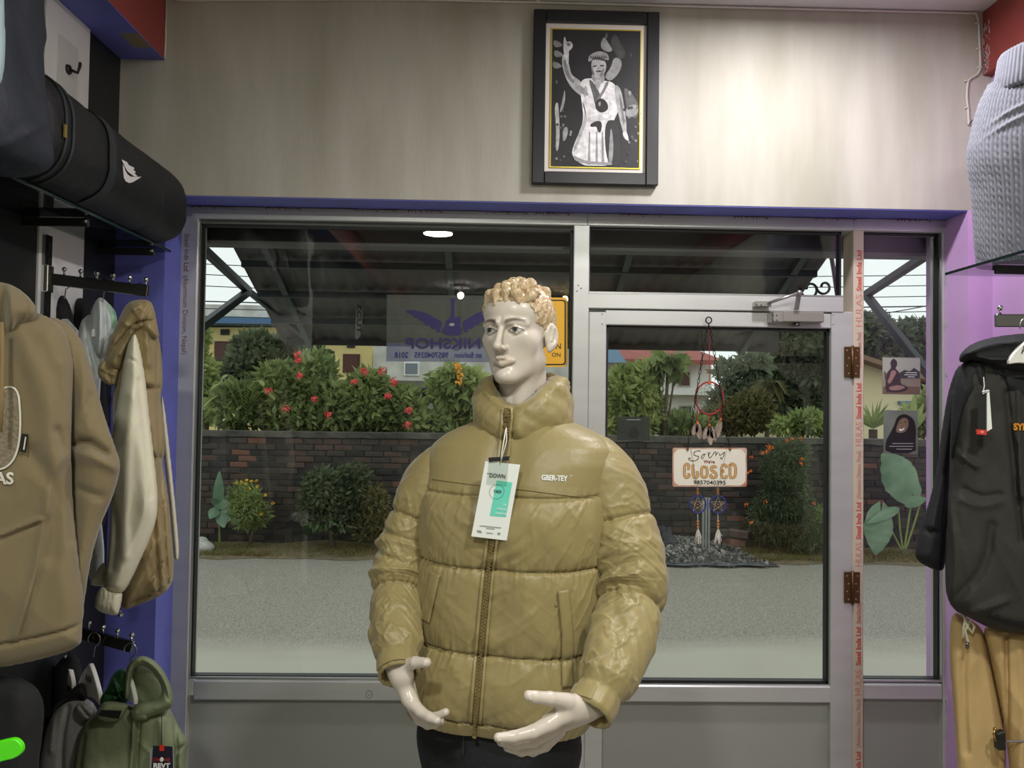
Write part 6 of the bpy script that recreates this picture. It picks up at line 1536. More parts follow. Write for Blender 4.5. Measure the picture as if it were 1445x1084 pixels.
# side light: distant trees, spiky plant, bush
plant('tree', 'tall green tree line crown above the cream house roof', 'tree', [(1225, 470, 34, 24), (1262, 488, 36, 30), (1300, 478, 34, 26), (1335, 490, 34, 34), (1240, 505, 30, 26), (1300, 512, 40, 24)], 32, 11000, .36, G_far, 13, .3)
plant('tree', 'distant tree crown between the houses', 'tree', [(1000, 582, 50, 22), (1060, 572, 50, 26), (930, 582, 50, 20)], 40, 5000, .36, G_far, 14, .3)
plant('bush', 'leafy light bush on the wall beside the black jacket', 'bush', [(1316, 580, 24, 34), (1290, 596, 20, 18), (1336, 570, 20, 36)], 10.8, 2400, .13, G_light, 15, .04)
yc = thing('spiky_plant', (P(1232, 600, 10.6).x, 10.6, ZR), 'spiky fan leaved plant behind the wall by the aluminium jamb', 'plant')
mb = MB(); g_ = random.Random(9)
for k in range(46):
    a = g_.uniform(-1.5, 1.5); e = g_.uniform(.1, 1.2); c = P(1232, 604, 10.6 + g_.uniform(-.2, .2)); d = Vector((math.sin(a) * math.cos(e * .6), g_.uniform(-.5, .5), .25 + math.sin(e))).normalized(); L = g_.uniform(.28, .50); u_ = d.cross(Vector((0, 1, 0))).normalized() * .014
    mb.poly([c - u_, c + d * L * .5 - u_ * 1.2, c + d * L + Vector((0, 0, -.05)), c + d * L * .5 + u_ * 1.2, c + u_])
mb.build('leaf_blades', G_mid, yc)['kind'] = 'stuff'
MB().tube([(P(1232, 600, 10.6).x, 10.6, ZR), P(1232, 606, 10.6)], .06, 8).build('stem', m_bark, yc)
bn = thing('broad_leaf_plant', (P(1288, 590, 10.5).x, 10.5, ZR), 'broad upright leaves rising above the wall behind the picture cards', 'plant')
def big_leaf(parent, base, tip, width, m, fold=.25, name='leaf', droop=.0, heart=0.0, nrm=None):
    base, tip = Vector(base), Vector(tip); d = (tip - base); L = d.length; d.normalize(); nrm = Vector(nrm or (0, -1, .3)); s = d.cross(nrm).normalized(); nrm = s.cross(d).normalized()
    bm = bmesh.new(); n = 14; rows_ = []
    for i in range(n + 1):
        t_ = i / n; w = width * (math.sin(math.pi * min(1, t_ ** .7 * .97 + .02))) ** .8; c = base + d * L * t_ + nrm * (-.12 * L * t_ * t_ + .02) + Vector((0, 0, -droop * t_ * t_)); back = -heart * L * max(0, 1 - t_ * 4)
        wv = .03 * width * math.sin(i * 2.2)
        rows_.append([bm.verts.new(c + s * w * k_ * .5 + nrm * (-abs(k_) * fold * w * .5 + wv * abs(k_)) + d * back * abs(k_)) for k_ in (-1, -.6, -.2, 0, .2, .6, 1)])
    for a, b in zip(rows_, rows_[1:]):
        for k_ in range(6): bm.faces.new((a[k_], a[k_ + 1], b[k_ + 1], b[k_]))
    me = bpy.data.meshes.new(name); bm.to_mesh(me); bm.free(); o = link_mesh(name, me, m, parent, True)
    return o
for a, b, w in ((1275, 566, .10), (1292, 556, .12), (1304, 570, .10), (1283, 575, .09), (1310, 580, .08)): big_leaf(bn, P(1288, 606, 10.5), P(a, b, 10.4), w, G_light)
MB().tube([(P(1288, 606, 10.5).x, 10.5, ZR), P(1288, 606, 10.5)], .03, 8).build('stem', G_mid, bn)
# ---- in front of the wall
YV = 9.55
cn = thing('canna_plant', (P(312, 745, YV).x, YV, ZR), 'broad leaved plant with pale upright leaf by the white sack', 'plant')
for a0, b0, a, b, w in ((308, 720, 308, 664, .14), (308, 715, 325, 706, .12), (306, 718, 296, 730, .14), (312, 722, 316, 742, .17), (314, 720, 336, 738, .10), (305, 712, 300, 700, .10), (314, 716, 330, 722, .11)): big_leaf(cn, P(a0, b0, YV), P(a, b, YV - .12), w, G_gloss, droop=.02)
MB().tube([(P(311, 720, YV).x, YV, ZR + .02), P(310, 700, YV)], [.016, .008], 7).build('stem', G_mid, cn)
t, bl_ = plant('marigold_bush', 'small bush of yellow marigolds beside the broad leaved plant', 'bush', [(350, 715, 24, 30), (340, 700, 18, 18), (362, 728, 16, 18)], YV, 2600, .075, G_mid, 20, .02, asp=.2)
m_yel = mat('marigold_yellow', (230, 186, 40), .6)
for a, b in ((334, 682), (341, 680), (348, 678), (355, 679), (362, 679), (363, 686), (375, 699), (385, 711), (369, 725), (347, 683), (352, 690)): blossom(a, b, YV - .28, .024, t, m_yel, 14)
t, bl_ = plant('shrub', 'rounded leafy shrub in front of the brick wall', 'bush', [(460, 690, 30, 30), (490, 705, 30, 34), (445, 720, 26, 24), (500, 675, 22, 20), (470, 735, 36, 12)], YV - .05, 3800, .085, G_dark, 21, .03)
t, bl_ = plant('shrub', 'sparse twiggy shrub with dry stems by the jacket sleeve', 'bush', [(530, 720, 20, 36), (515, 745, 24, 18)], YV - .1, 1100, .07, G_dry, 22, .015)
t, bl_ = plant('marigold_bush', 'tall feathery bush with orange marigolds by the closed sign', 'bush', [(1102, 660, 30, 36), (1110, 700, 36, 40), (1092, 735, 34, 36), (1128, 745, 26, 30), (1120, 640, 24, 22)], YV - .1, 9500, .075, G_dark, 23, .025, asp=.16)
m_org = mat('marigold_orange', (236, 120, 34), .6)
for a, b in ((1110, 622), (1118, 620), (1084, 630), (1089, 632), (1076, 640), (1082, 638), (1130, 619), (1060, 645), (1059, 665), (1055, 668), (1080, 709), (1086, 633), (1053, 712), (1130, 655), (1149, 711), (1060, 738), (1132, 648)): blossom(a, b, YV - .45, .026, t, m_org, 14)
plant('shrub', 'low dark weeds beside the orange marigold bush', 'bush', [(1158, 740, 24, 26), (1145, 760, 26, 14)], YV - .1, 1800, .08, G_mid, 24, .015, asp=.2)
tp = thing('taro_plant', (P(1270, 770, YV).x, YV - .1, ZR), 'elephant ear plant with large grey green leaves', 'plant')
YTa = YV - .25
for a0, b0, a, b, w, h_ in ((1242, 724, 1238, 780, .36, .3), (1278, 712, 1308, 700, .14, .1), (1268, 718, 1225, 735, .12, .0), (1296, 668, 1270, 640, .0, 0)):
    if w: big_leaf(tp, P(a0, b0, YTa), P(a, b, YTa - .08), w, G_gloss, .18, droop=.03, heart=h_)
big_leaf(tp, P(1284, 694, YTa), P(1250, 640, YTa - .1), .50, G_gloss, .15, heart=.3)
for pl in ([(1276, 775), (1282, 735), (1288, 694)], [(1272, 776), (1256, 745), (1242, 728)], [(1278, 775), (1290, 740), (1300, 704)], [(1274, 776), (1270, 750), (1268, 722)]):
    MB().tube([P(a, b, YTa + .02) for a, b in chaikin(pl, 2, False)], .012, 7).build('stem', G_light, tp, smooth=True)
# grass along the verge
g = np.random.default_rng(5); n = 26000; xs = g.uniform(-6, 7, n); ys = Y_EDGE + .02 + g.random(n) ** 1.3 * (Y_WALL - Y_EDGE - .22)
dens = fbm(xs * 1.3, ys * 2, 9, 3) + .15 + (ys - Y_EDGE) * .3; keep = (g.random(n) < np.clip(dens * 1.6 + .25, .05, 1)) & ~((xs > 1.45) & (xs < 3.15) & (ys < 9.75)); xs, ys = xs[keep], ys[keep]; n = len(xs)
hgt = .05 + .12 * g.random(n) * np.clip((ys - Y_EDGE) * 1.6, .25, 1); an = g.uniform(0, np.pi, n); lean = g.normal(0, .05, (n, 2)); zb = np.full(n, ZR + .015)
B0 = np.stack([xs, ys, zb], 1); sdv = np.stack([np.cos(an), np.sin(an), np.zeros(n)], 1) * .006; tipv = B0 + np.stack([lean[:, 0], lean[:, 1], hgt], 1)
V = np.stack([B0 - sdv, B0 + sdv, tipv], 1).reshape(-1, 3)
gr = np_mesh('grass', V, np.arange(3 * n).reshape(-1, 3), leaf_mat('grass_blades', (120, 124, 66), (150, 130, 88)), None, False)
tag(gr, 'patchy green and straw grass along the roadside verge', 'grass', None, 'stuff')
# gravel heap with tarpaulin, bricks and a post
g = random.Random(8); gm = [mat('gravel_grey', (112, 110, 106), .9, var=.2, vscale=30), mat('gravel_dark', (70, 68, 66), .9, var=.2, vscale=30), mat('gravel_pale', (150, 146, 138), .9)]
def heap(x, y): return .20 * max(0, 1 - ((x - 2.25) / .95) ** 2) * max(0, 1 - ((y - 9.50) / .62) ** 2)
gh_ = thing('gravel_heap', (2.25, 9.45, ZR), 'heap of grey gravel at the foot of the brick wall', 'gravel', None, 'stuff')
bm = bmesh.new(); rw = []
for j in range(15): rw.append([bm.verts.new((1.2 + i * .085, 8.86 + j * .068, ZR + .012 + heap(1.2 + i * .085, 8.86 + j * .068))) for i in range(26)])
for a, b in zip(rw, rw[1:]):
    for i in range(25): bm.faces.new((a[i], a[i + 1], b[i + 1], b[i]))
me = bpy.data.meshes.new('heap_core'); bm.to_mesh(me); bm.free(); link_mesh('heap_core', me, gm[1], gh_, True)
ms = [MB() for _ in range(3)]
for k in range(2300):
    x, y = g.gauss(2.25, .45), g.gauss(9.35, .26)
    if not (1.25 < x < 3.3 and 8.85 < y < 9.8): continue
    s = g.uniform(.008, .026); M = Matrix.Translation((x, y, ZR + .015 + heap(x, y))) @ Matrix.Rotation(g.uniform(0, 6), 4, Vector((g.random(), g.random(), g.random() + .1)).normalized())
    ms[g.choices((0, 1, 2), (5, 4, 2))[0]].box((-s, -s * .8, -s * .6), (s, s * .8, s * .6), M)
for k in range(3): ms[k].build('stones', gm[k], gh_)['kind'] = 'stuff'
def crumple(name, label, cat, x0, x1, y0, y1, base, amp, m, seed):
    n = 26; bm = bmesh.new(); rw = []
    for j in range(n + 1):
        row = []
        for i in range(n + 1):
            x, y = x0 + (x1 - x0) * i / n, y0 + (y1 - y0) * j / n; e = min(i, n - i, j, n - j) / n
            z = base(x, y) + .01 + amp * abs(float(fbm(np.array(x * 5.0), np.array(y * 5.0), seed, 3))) * min(1, e * 8)
            row.append(bm.verts.new((x + .04 * math.sin(j * 1.1 + seed), y + .03 * math.sin(i * .9), z)))
        rw.append(row)
    for a, b in zip(rw, rw[1:]):
        for i in range(n): bm.faces.new((a[i], a[i + 1], b[i + 1], b[i]))
    me = bpy.data.meshes.new(name); bm.to_mesh(me); bm.free(); o = link_mesh(name, me, m); tag(o, label, cat); return o
m_tarp = mat('black_tarpaulin', (46, 46, 50), .45, var=.15)
crumple('tarpaulin', 'crumpled black tarpaulin on the gravel heap', 'tarpaulin', 1.45, 2.2, 9.2, 9.75, lambda x, y: ZR + .03 + heap(x, y), .42, m_tarp, 3)
crumple('tarpaulin', 'flat grey tarpaulin strip along the road edge', 'tarpaulin', 1.35, 3.15, 8.80, 9.02, lambda x, y: ZR + .02, .05, mat('grey_tarpaulin', (84, 86, 90), .6), 6)
for k, (a, b, ry, lab) in enumerate(((1037, 765, .4, 'loose red brick lying on the gravel heap'), (1042, 753, -.3, 'loose brown brick half buried behind the red one'), (1022, 752, .8, 'loose dark brick beside the steel post'))):
    p = P(a, b, 9.25); o = MB().box((-.11, -.055, -.035), (.11, .055, .035), None).box((-.05, -.025, .0345), (.05, .025, .0355)).build('loose_brick', m_bricks[(3, 1, 0)[k]], None, bevel=.005); o.location = p; o.rotation_euler = (.1, .1, ry); tag(o, lab, 'brick')
pb_ = P(996, 775, 9.2)
po = thing('steel_post', (pb_.x, 9.2, ZR), 'grey slotted steel post standing in the gravel under the sign', 'post')
for dx_ in (-.035, 0, .035): MB().box((pb_.x + dx_ - .013, 9.19, ZR), (pb_.x + dx_ + .013, 9.21, Z_at(996, 702, 9.2))).build('post_rib', mat('galvanised', (140, 142, 138), .5, metal=.5), po, bevel=.003)
MB().ball((pb_.x - .12, 9.12, ZR + .05), (.16, .10, .07), 10).build('concrete_foot', mat('concrete', (150, 146, 138), .9, var=.1, bump=.4), po)
sk = sdf_obj('sack', lambda p: smin(d_ell(p, (P(278, 740, 9.4).x, 9.4, ZR + .09), (.17, .12, .11)), d_ell(p, (P(290, 742, 9.4).x, 9.35, ZR + .07), (.13, .10, .09)), .05) - .02 * fbm(p[..., 0] * 14, p[..., 2] * 14 + p[..., 1] * 9, 2, 3), (P(278, 740, 9.4).x - .3, 9.1, ZR - .02), (P(290, 742, 9.4).x + .25, 9.65, ZR + .3), .018, mat('white_sack', (176, 174, 168), .8, var=.15, vscale=20))
tag(sk, 'crumpled white sack at the foot of the brick wall', 'sack')
# ---- houses
def facade(name, label, Y, pts_wall, m_w, depth=6):
    t = thing(name, (P(*pts_wall[0], Y).x, Y, ZR), label, 'house')
    poly = [P(a, b, Y) for a, b in pts_wall]; lo = [Vector((poly[0].x, Y, ZR))] ; hi = [Vector((poly[-1].x, Y, ZR))]
    MB().prism(lo + poly + hi, (0, depth, 0)).build('house_wall', m_w, t); return t
def win(t, x0, x1, y0, y1, Y, m, name='window', frame=None, d=.06):
    a, b = P(x0, y1, Y), P(x1, y0, Y); o = box(name, (a.x, Y - d, a.z), (b.x, Y + .05, b.z), frame or m, t)
    k = (b.x - a.x) * .10; box('window_leaf', (a.x + k, Y - d - .02, a.z + k), (b.x - k, Y - d + .01, b.z - k), m, o); return o
m_yw = mat('yellow_wall', (240, 220, 152), .85, var=.06, vscale=1.5); m_bsh = mat('brown_shutter', (92, 56, 48), .7); m_dk = mat('dark_opening', (44, 44, 44), .7)
m_con = mat('weathered_concrete', (216, 213, 204), .9, rgb2=(176, 173, 163), vscale=2)
m_wh = mat('white_wall', (238, 238, 232), .85, var=.05, vscale=1.5); m_redroof = mat('red_roof', (150, 82, 74), .8, var=.12, vscale=5); m_creamw = mat('cream_wall', (240, 226, 184), .85, var=.05, vscale=1)
h = facade('yellow_house', 'yellow house with blue eave and brown shutters', 22, [(180, 462), (526, 462)], m_yw)
a, b = P(180, 458, 22), P(526, 458, 22)
box('eave', (a.x - .2, 21.2, a.z), (b.x + .2, 28.2, a.z + .18), mat('blue_eave', (78, 112, 150), .7), h)
box('parapet', (a.x, 21.6, a.z + .18), (P(372, 440, 22).x, 28, Z_at(300, 432, 22)), m_con, h)
win(h, 303, 332, 482, 512, 22, m_bsh); win(h, 312, 324, 465, 473, 22, m_dk); win(h, 484, 508, 500, 526, 22, m_bsh); win(h, 490, 501, 485, 491, 22, m_dk)
win(h, 345, 366, 482, 512, 22, m_bsh)
h = facade('concrete_house', 'pale concrete house with slab ledge behind the blossoms', 20, [(527, 478), (830, 486)], m_con)
a, b = P(560, 548, 20), P(830, 548, 20); box('ledge', (a.x, 19.2, a.z), (b.x, 20, a.z + .18), mat('dark_slab', (110, 106, 100), .9, var=.15), h)
win(h, 570, 592, 511, 530, 20, mat('grey_shutter', (120, 126, 134), .6), frame=m_wh); win(h, 596, 616, 552, 568, 20, m_dk); win(h, 626, 640, 553, 564, 20, m_dk); win(h, 654, 664, 552, 564, 20, m_dk); win(h, 662, 672, 528, 536, 20, m_dk); win(h, 700, 725, 511, 530, 20, m_bsh)
a, b = P(574, 600, 20), P(596, 550, 20); box('mint_wall_patch', (a.x, 19.96, a.z), (b.x, 20, b.z), mat('mint_wall', (190, 212, 196), .85), h)
h = facade('white_house', 'white two storey house with red tiled roof', 24, [(840, 512), (1004, 512)], m_wh)
a, b = P(832, 512, 24), P(1012, 512, 24); zz_ = Z_at(920, 488, 24)
MB().prism([(a.x, 23.2, a.z - .05), (b.x, 23.2, a.z - .05), (b.x - 1.3, 27, zz_ + .5), (a.x + .6, 27, zz_ + .5)], (0, 0, .14)).build('roof', m_redroof, h)
MB().prism([P(850, 512, 22.9), P(884, 512, 22.9), P(872, 494, 23.6), P(856, 494, 23.6)], (0, .1, .05)).build('porch_roof', mat('blue_roof', (92, 122, 146), .7), h)
win(h, 955, 974, 524, 546, 24, m_bsh, frame=m_con); win(h, 958, 976, 572, 592, 24, mat('grey_window', (90, 94, 96), .4), frame=m_con); win(h, 880, 896, 530, 548, 24, m_bsh, frame=m_con); win(h, 915, 930, 572, 590, 24, m_bsh, frame=m_con)
a, b = P(846, 556, 24), P(1004, 556, 24); box('floor_band', (a.x, 23.5, a.z), (b.x, 24, a.z + .16), m_wh, h)
h = facade('small_house', 'small house with red gable roof beyond the shrub', 26, [(1036, 584), (1058, 564), (1082, 584)], m_con)
for pl in (((1032, 588), (1058, 562)), ((1058, 562), (1087, 588))): MB().prism([P(*pl[0], 25.5), P(*pl[1], 25.5), P(*pl[1], 25.5) + Vector((0, 6, 0)), P(*pl[0], 25.5) + Vector((0, 6, 0))], (0, 0, .14)).build('roof', m_redroof, h)
h = facade('cream_house', 'cream gable house with brown roof beside the picture cards', 19, [(1122, 582), (1205, 507), (1345, 552)], m_creamw)
m_brroof = mat('brown_roof', (140, 112, 92), .85, var=.12, vscale=4)
for pl in (((1116, 588), (1205, 503)), ((1205, 503), (1352, 551))): MB().prism([P(*pl[0], 18.5), P(*pl[1], 18.5), P(*pl[1], 18.5) + Vector((0, 7, 0)), P(*pl[0], 18.5) + Vector((0, 7, 0))], (0, 0, .12)).build('roof', m_brroof, h)
win(h, 1296, 1304, 538, 556, 19, m_dk); win(h, 1140, 1150, 588, 600, 19, m_dk)
a, b = P(1270, 571, 18.9), P(1345, 571, 18.9); box('blue_band', (a.x, 18.9, a.z), (b.x, 19, a.z + .09), mat('blue_band', (110, 140, 170), .7), h)
# ---- power lines
m_line = mat('cable_black', (50, 52, 54), .6)
def wire(a, b, sag, Y, label, r=.011):
    p0, p1 = P(*a, Y), P(*b, Y); n = 24; o = MB().tube([p0.lerp(p1, i / n) + Vector((0, 0, -sag * math.sin(math.pi * i / n))) for i in range(n + 1)], r, 5).build('power_line', m_line); tag(o, label, 'cable', 'overhead power lines')
for k, (a, b, sg) in enumerate((((-300, 340), (1900, 372), .4), ((-300, 352), (1900, 384), .45), ((-300, 372), (1900, 402), .4), ((-300, 404), (1900, 418), .3), ((-300, 416), (1900, 424), .3), ((-300, 424), (1900, 432), .35))):
    wire(a, b, sg, 13 + k * .15, 'thin black overhead cable crossing the sky', .008 + .004 * (k == 3))
wire((1180, 452), (1460, 392), .1, 15, 'slanting overhead cable rising behind the side window', .010)
# ---- steel awning over the shop front
m_sheet = mat('weathered_tin', (82, 78, 74), .6, rgb2=(66, 63, 60), vscale=4); m_steel = mat('dark_green_steel', (40, 50, 48), .5, var=.1, vscale=10); m_hdr = mat('header_dark', (34, 33, 34), .6, var=.15, vscale=6)
aw = thing('awning', (.1, 3.1, 2.0), 'dark corrugated tin awning on steel frame outside the window', 'awning')
AX0, AX1 = P(352, 420, 3.5).x, P(1136, 420, 3.5).x; Y0, Y1 = 3.02, 4.05; Z0, Z1 = Z_at(700, 300, Y0), Z_at(700, 486, Y1)
bm = bmesh.new(); rw = []; nx_ = 220
for j in range(7):
    t_ = j / 6; rw.append([bm.verts.new((AX0 + (AX1 - AX0) * i / nx_, Y0 + (Y1 - Y0) * t_, Z0 + (Z1 - Z0) * t_ + .004 * math.sin(i * 1.05) + (.008 * math.sin(i * .35) if j == 6 else 0))) for i in range(nx_ + 1)])
for a, b in zip(rw, rw[1:]):
    for i in range(nx_): bm.faces.new((a[i], a[i + 1], b[i + 1], b[i]))
gx = bmesh.ops.extrude_face_region(bm, geom=bm.faces[:]); bmesh.ops.translate(bm, verts=[e for e in gx['geom'] if isinstance(e, bmesh.types.BMVert)], vec=(0, 0, .004)); bmesh.ops.recalc_face_normals(bm, faces=bm.faces[:])
me = bpy.data.meshes.new('tin_sheet'); bm.to_mesh(me); bm.free(); link_mesh('tin_sheet', me, m_sheet, aw, True)
def sq(a, b, w, m, name, par=aw):
    a, b = Vector(a), Vector(b); d = (b - a).normalized(); s = d.cross(Vector((0, 0, 1)));  s = s.normalized() if s.length > .01 else Vector((1, 0, 0)); u_ = s.cross(d); h_ = w / 2
    MB().prism([a - s * h_ - u_ * h_, a + s * h_ - u_ * h_, a + s * h_ + u_ * h_, a - s * h_ + u_ * h_], b - a).build(name, m, par, bevel=.002)
def asl(t_): return Y0 + (Y1 - Y0) * t_, Z0 + (Z1 - Z0) * t_ - .035
for t_ in (.30, .52, .74): y_, z_ = asl(t_); sq((AX0 + .02, y_, z_), (AX1 - .02, y_, z_), .030, m_steel, 'purlin')
for f in (.06, .36, .66, .95):
    x_ = AX0 + (AX1 - AX0) * f; sq((x_, *asl(.02)), (x_, *asl(.98)), .030, m_steel, 'rafter')
zh0, zh1 = Z_at(800, 352, 3.05), Z_at(800, 300, 3.05)
box('header_beam', (P(240, 330, 3.05).x, 3.01, zh0), (P(1360, 330, 3.05).x, 3.07, zh1 + .1), m_hdr, aw)
box('header_lip', (P(240, 330, 3.06).x, 3.0, zh0 - .012), (P(1360, 330, 3.06).x, 3.08, zh0), mat('header_lip', (92, 92, 92), .5), aw)
for pl in (((283, 348, 3.08), (351, 411, 3.62), (262, 478, 3.02)), ((1320, 352, 3.08), (1222, 416, 3.62), (1345, 572, 3.02))):
    q = [P(*v) for v in pl]
    sq(q[0], q[1], .032, m_steel, 'bracket_strut'); sq(q[2], q[1], .032, m_steel, 'bracket_strut')
sq(P(351, 411, 3.62), P(440, 482, 4.0), .026, m_steel, 'bracket_strut'); 
box('wall_post', (P(1330, 600, 3.03).x, 3.01, ZR), (P(1346, 600, 3.03).x, 3.06, zh1), m_hdr, aw)
# front board hanging from the awning edge
zb_ = Z_at(450, 484, Y1); 
MB().box((AX0 + .03, Y1 - .03, zb_ - .012), (P(1096, 488, Y1).x, Y1, zb_ + .16)).build('front_board', mat('board_back', (46, 40, 36), .7, rgb2=(38, 36, 34), vscale=3), aw)
sq((AX0 + .05, 3.75, Z_at(400, 420, 3.75)), (P(548, 424, 3.75).x, 3.75, Z_at(548, 424, 3.75)), .022, mat('teal_steel', (34, 66, 60), .5), 'sign_rail')
# pale printed strip hanging under the awning
lb_ = thing('hanging_label', tuple(P(505, 440, 3.9)), 'pale lettered strip hanging under the awning', 'label')
MB().prism([P(a, b, 3.70) for a, b in chaikin([(494, 402), (508, 402), (512, 430), (511, 470), (504, 480), (500, 476), (503, 440), (500, 420)], 2)], (0, .002, 0)).build('strip', mat('pale_strip', (128, 128, 120), .6), lb_)
text_at('INZCUT', frame_M(P(506.5, 441, 3.698), (.02, 0, -1), (1, 0, 0)), .030, m_black, lb_, fit=.20, extr=.0003, bold=.0006)
# scroll of wrought iron at the awning end
sc = thing('iron_scroll', tuple(P(1165, 405, 3.5)), 'black wrought iron scrolls at the awning end', 'ironwork')
mb = MB()
for cxp, cyp, r0 in ((1143, 408, 14), (1163, 405, 11)):
    pts = [P(cxp + r0 * (1 - k / 34) * math.cos(k * .28 + 3.1), cyp - r0 * (1 - k / 34) * math.sin(k * .28 + 3.1) * 1.05, 3.5) for k in range(24)]; mb.tube(pts, .006, 6)
mb.build('scroll', m_black, sc, smooth=True)
MB().tube([P(1172, 355, 3.5), P(1177, 385, 3.5), P(1182, 420, 3.5)], .010, 6).tube([P(1130, 420, 3.5), P(1186, 420, 3.5)], .010, 6).build('scroll_bar', m_black, sc)
# ================================================================== SIGNS AND CARDS ON THE GLASS
def film_mat(name, rgb, opaque):
    m = mat(name, rgb, .6); nt = m.node_tree; b = nt.nodes['Principled BSDF']; t = nt.nodes.new('ShaderNodeBsdfTransparent'); mx = nt.nodes.new('ShaderNodeMixShader'); mx.inputs[0].default_value = opaque
    nt.links.new(t.outputs[0], mx.inputs[1]); nt.links.new(b.outputs[0], mx.inputs[2]); nt.links.new(mx.outputs[0], nt.nodes['Material Output'].inputs[0]); return m
YFo = YG + .0075       # outer face of the glass
def flat(name, pl, m, par, Y, it=0, th=.0003):
    return MB().prism([P(a, b, Y) for a, b in (chaikin(pl, it) if it else pl)], (0, th, 0)).build(name, m, par)
fs = thing('window_film', tuple(P(650, 460, YFo)), 'translucent grey shop film with purple winged guitar', 'sign')
flat('film', [(546, 416), (772, 418), (772, 512), (545, 510)], film_mat('grey_film', (120, 124, 116), .30), fs, YFo)
flat('lower_band', [(546, 484), (772, 489), (772, 512), (545, 510)], film_mat('lavender_film', (130, 132, 176), .30), fs, YFo - .0008)
m_pur = film_mat('purple_vinyl', (52, 40, 104), .92)
Yv = YFo - .0016
# guitar
flat('guitar_body', [(629, 452), (634, 449), (637, 444), (637, 450), (641, 450), (646, 446), (651, 448), (649, 455), (648, 459), (653, 466), (651, 472), (642, 474), (632, 473), (624, 470), (624, 464), (629, 459)], m_pur, fs, Yv, 1)
flat('guitar_neck', [(636.5, 452), (636.8, 428), (635.4, 424), (636.5, 421), (641.5, 421), (642.6, 424), (641.2, 428), (641.5, 452)], m_pur, fs, Yv - .0002)
flat('sound_hole', [(633, 458), (637, 455.5), (642, 457), (640, 460.5), (635, 460)], film_mat('hole_film', (170, 174, 160), .9), fs, Yv - .0006, 1)
for s in (-1, 1):
    for k in range(6):
        bx_, by_ = 638 + s * (14 + k * .5), 456 + k * 2.2; tx, ty = 638 + s * (66 - k * 8.5), 437 + k * 5.6
        if s > 0: tx = min(tx, 700)
        flat('wing_feather', [(bx_, by_ - 1.5), ((bx_ + tx) / 2, (by_ + ty) / 2 - 7 + k * .4), (tx, ty), (tx - s * 3, ty + 5), ((bx_ + tx) / 2, (by_ + ty) / 2 + 1.5), (bx_, by_ + 2)], m_pur, fs, Yv - .0001 * k, 2)
def film_text(body, xr_, xl_, yc, size, m, bold):
    c = P((xr_ + xl_) / 2, yc, Yv - .001); a, b = P(xl_, yc, Yv), P(xr_, yc, Yv)
    text_at(body, frame_M(c, (a - b), (0, 0, 1)), size, m, fs, 'mirrored_lettering', fit=abs(b.x - a.x), extr=.0002, bold=bold)
film_text('NIKSHOP', 679, 573, 485.5, .058, m_pur, .0012)
film_text('an fashion   9857040395   2018', 680, 557, 501.5, .029, film_mat('navy_vinyl', (40, 44, 120), .95), .0006)
# yellow caution style card behind the head
yc_ = thing('yellow_sign', tuple(P(775, 468, YG - .004)), 'yellow sign with black border on the glass behind the head', 'sign')
Yy = YG - .004
def rrect(x0, x1, y0, y1, r, n=5):
    out = []
    for cx0, cy0, a0 in ((x1 - r, y0 + r, -90), (x1 - r, y1 - r, 0), (x0 + r, y1 - r, 90), (x0 + r, y0 + r, 180)):
        out += [(cx0 + r * math.cos(math.radians(a0 + k * 90 / n)), cy0 + r * math.sin(math.radians(a0 + k * 90 / n))) for k in range(n + 1)]
    return out
flat('plate', rrect(735, 801, 420, 518, 6), mat('sign_yellow', (232, 176, 40), .45), yc_, Yy, 0, .002)
flat('border', rrect(738, 798.5, 423, 515.5, 4.5), m_ink, yc_, Yy - .0004, 0, .0003)
flat('inner_field', rrect(740, 796.5, 425, 513.5, 3.5), MATS['sign_yellow'], yc_, Yy - .0008, 0, .0003)
text_at('N', frame_M(P(788, 489, Yy - .0012), (1, 0, -.01), (0, 0, 1)), .030, m_ink, yc_, extr=.0002, bold=.0003)
text_at('ON', frame_M(P(785, 501, Yy - .0012), (1, 0, -.01), (0, 0, 1)), .022, m_ink, yc_, extr=.0002, bold=.0002)
# small picture cards
Yc = YG - .003
def card(name, label, x0, x1, y0, y1, m):
    t = thing(name, tuple(P((x0 + x1) / 2, y1, Yc)), label, 'card'); flat('card', [(x0, y0), (x1, y0 + .6), (x1, y1), (x0, y1 - .6)], m, t, Yc, 0, .0015); return t
c1 = card('picture_card', 'picture card of a seated meditating statue on the side window', 1245, 1299, 504, 557, mat('card_dusk', (150, 140, 128), .5, rgb2=(122, 112, 100), vscale=5))
q1, q2, q3, q4 = mat('ink_violet', (62, 50, 56), .5), mat('ink_rose', (150, 118, 112), .5), mat('ink_hill', (60, 62, 66), .5), mat('ink_earth', (112, 94, 82), .5)
flat('sky_field', [(1246, 505), (1298, 505.5), (1298, 524), (1246, 526)], mat('card_sky', (164, 166, 158), .5), c1, Yc - .0003)
flat('hills', [(1268, 528), (1276, 522), (1284, 524), (1290, 519), (1298, 525), (1298, 534), (1268, 534)], q3, c1, Yc - .0005)
flat('foreground', [(1246, 546), (1262, 544), (1298, 546), (1298, 556.5), (1246, 556)], q4, c1, Yc - .0005)
flat('seated_figure', [(1256, 512), (1259, 507), (1262, 506), (1266, 510), (1266, 516), (1263, 520), (1268, 524), (1271, 534), (1271, 542), (1280, 545), (1282, 550), (1270, 554), (1254, 554), (1248, 548), (1252, 540), (1250, 530), (1254, 523), (1258, 519)], q1, c1, Yc - .0008, 1)
flat('robe', [(1258, 522), (1266, 524), (1262, 532), (1256, 542), (1252, 540), (1256, 530)], q2, c1, Yc - .0011, 1); flat('lap', [(1254, 546), (1270, 543), (1279, 547), (1268, 551), (1256, 551)], q2, c1, Yc - .0011, 1)
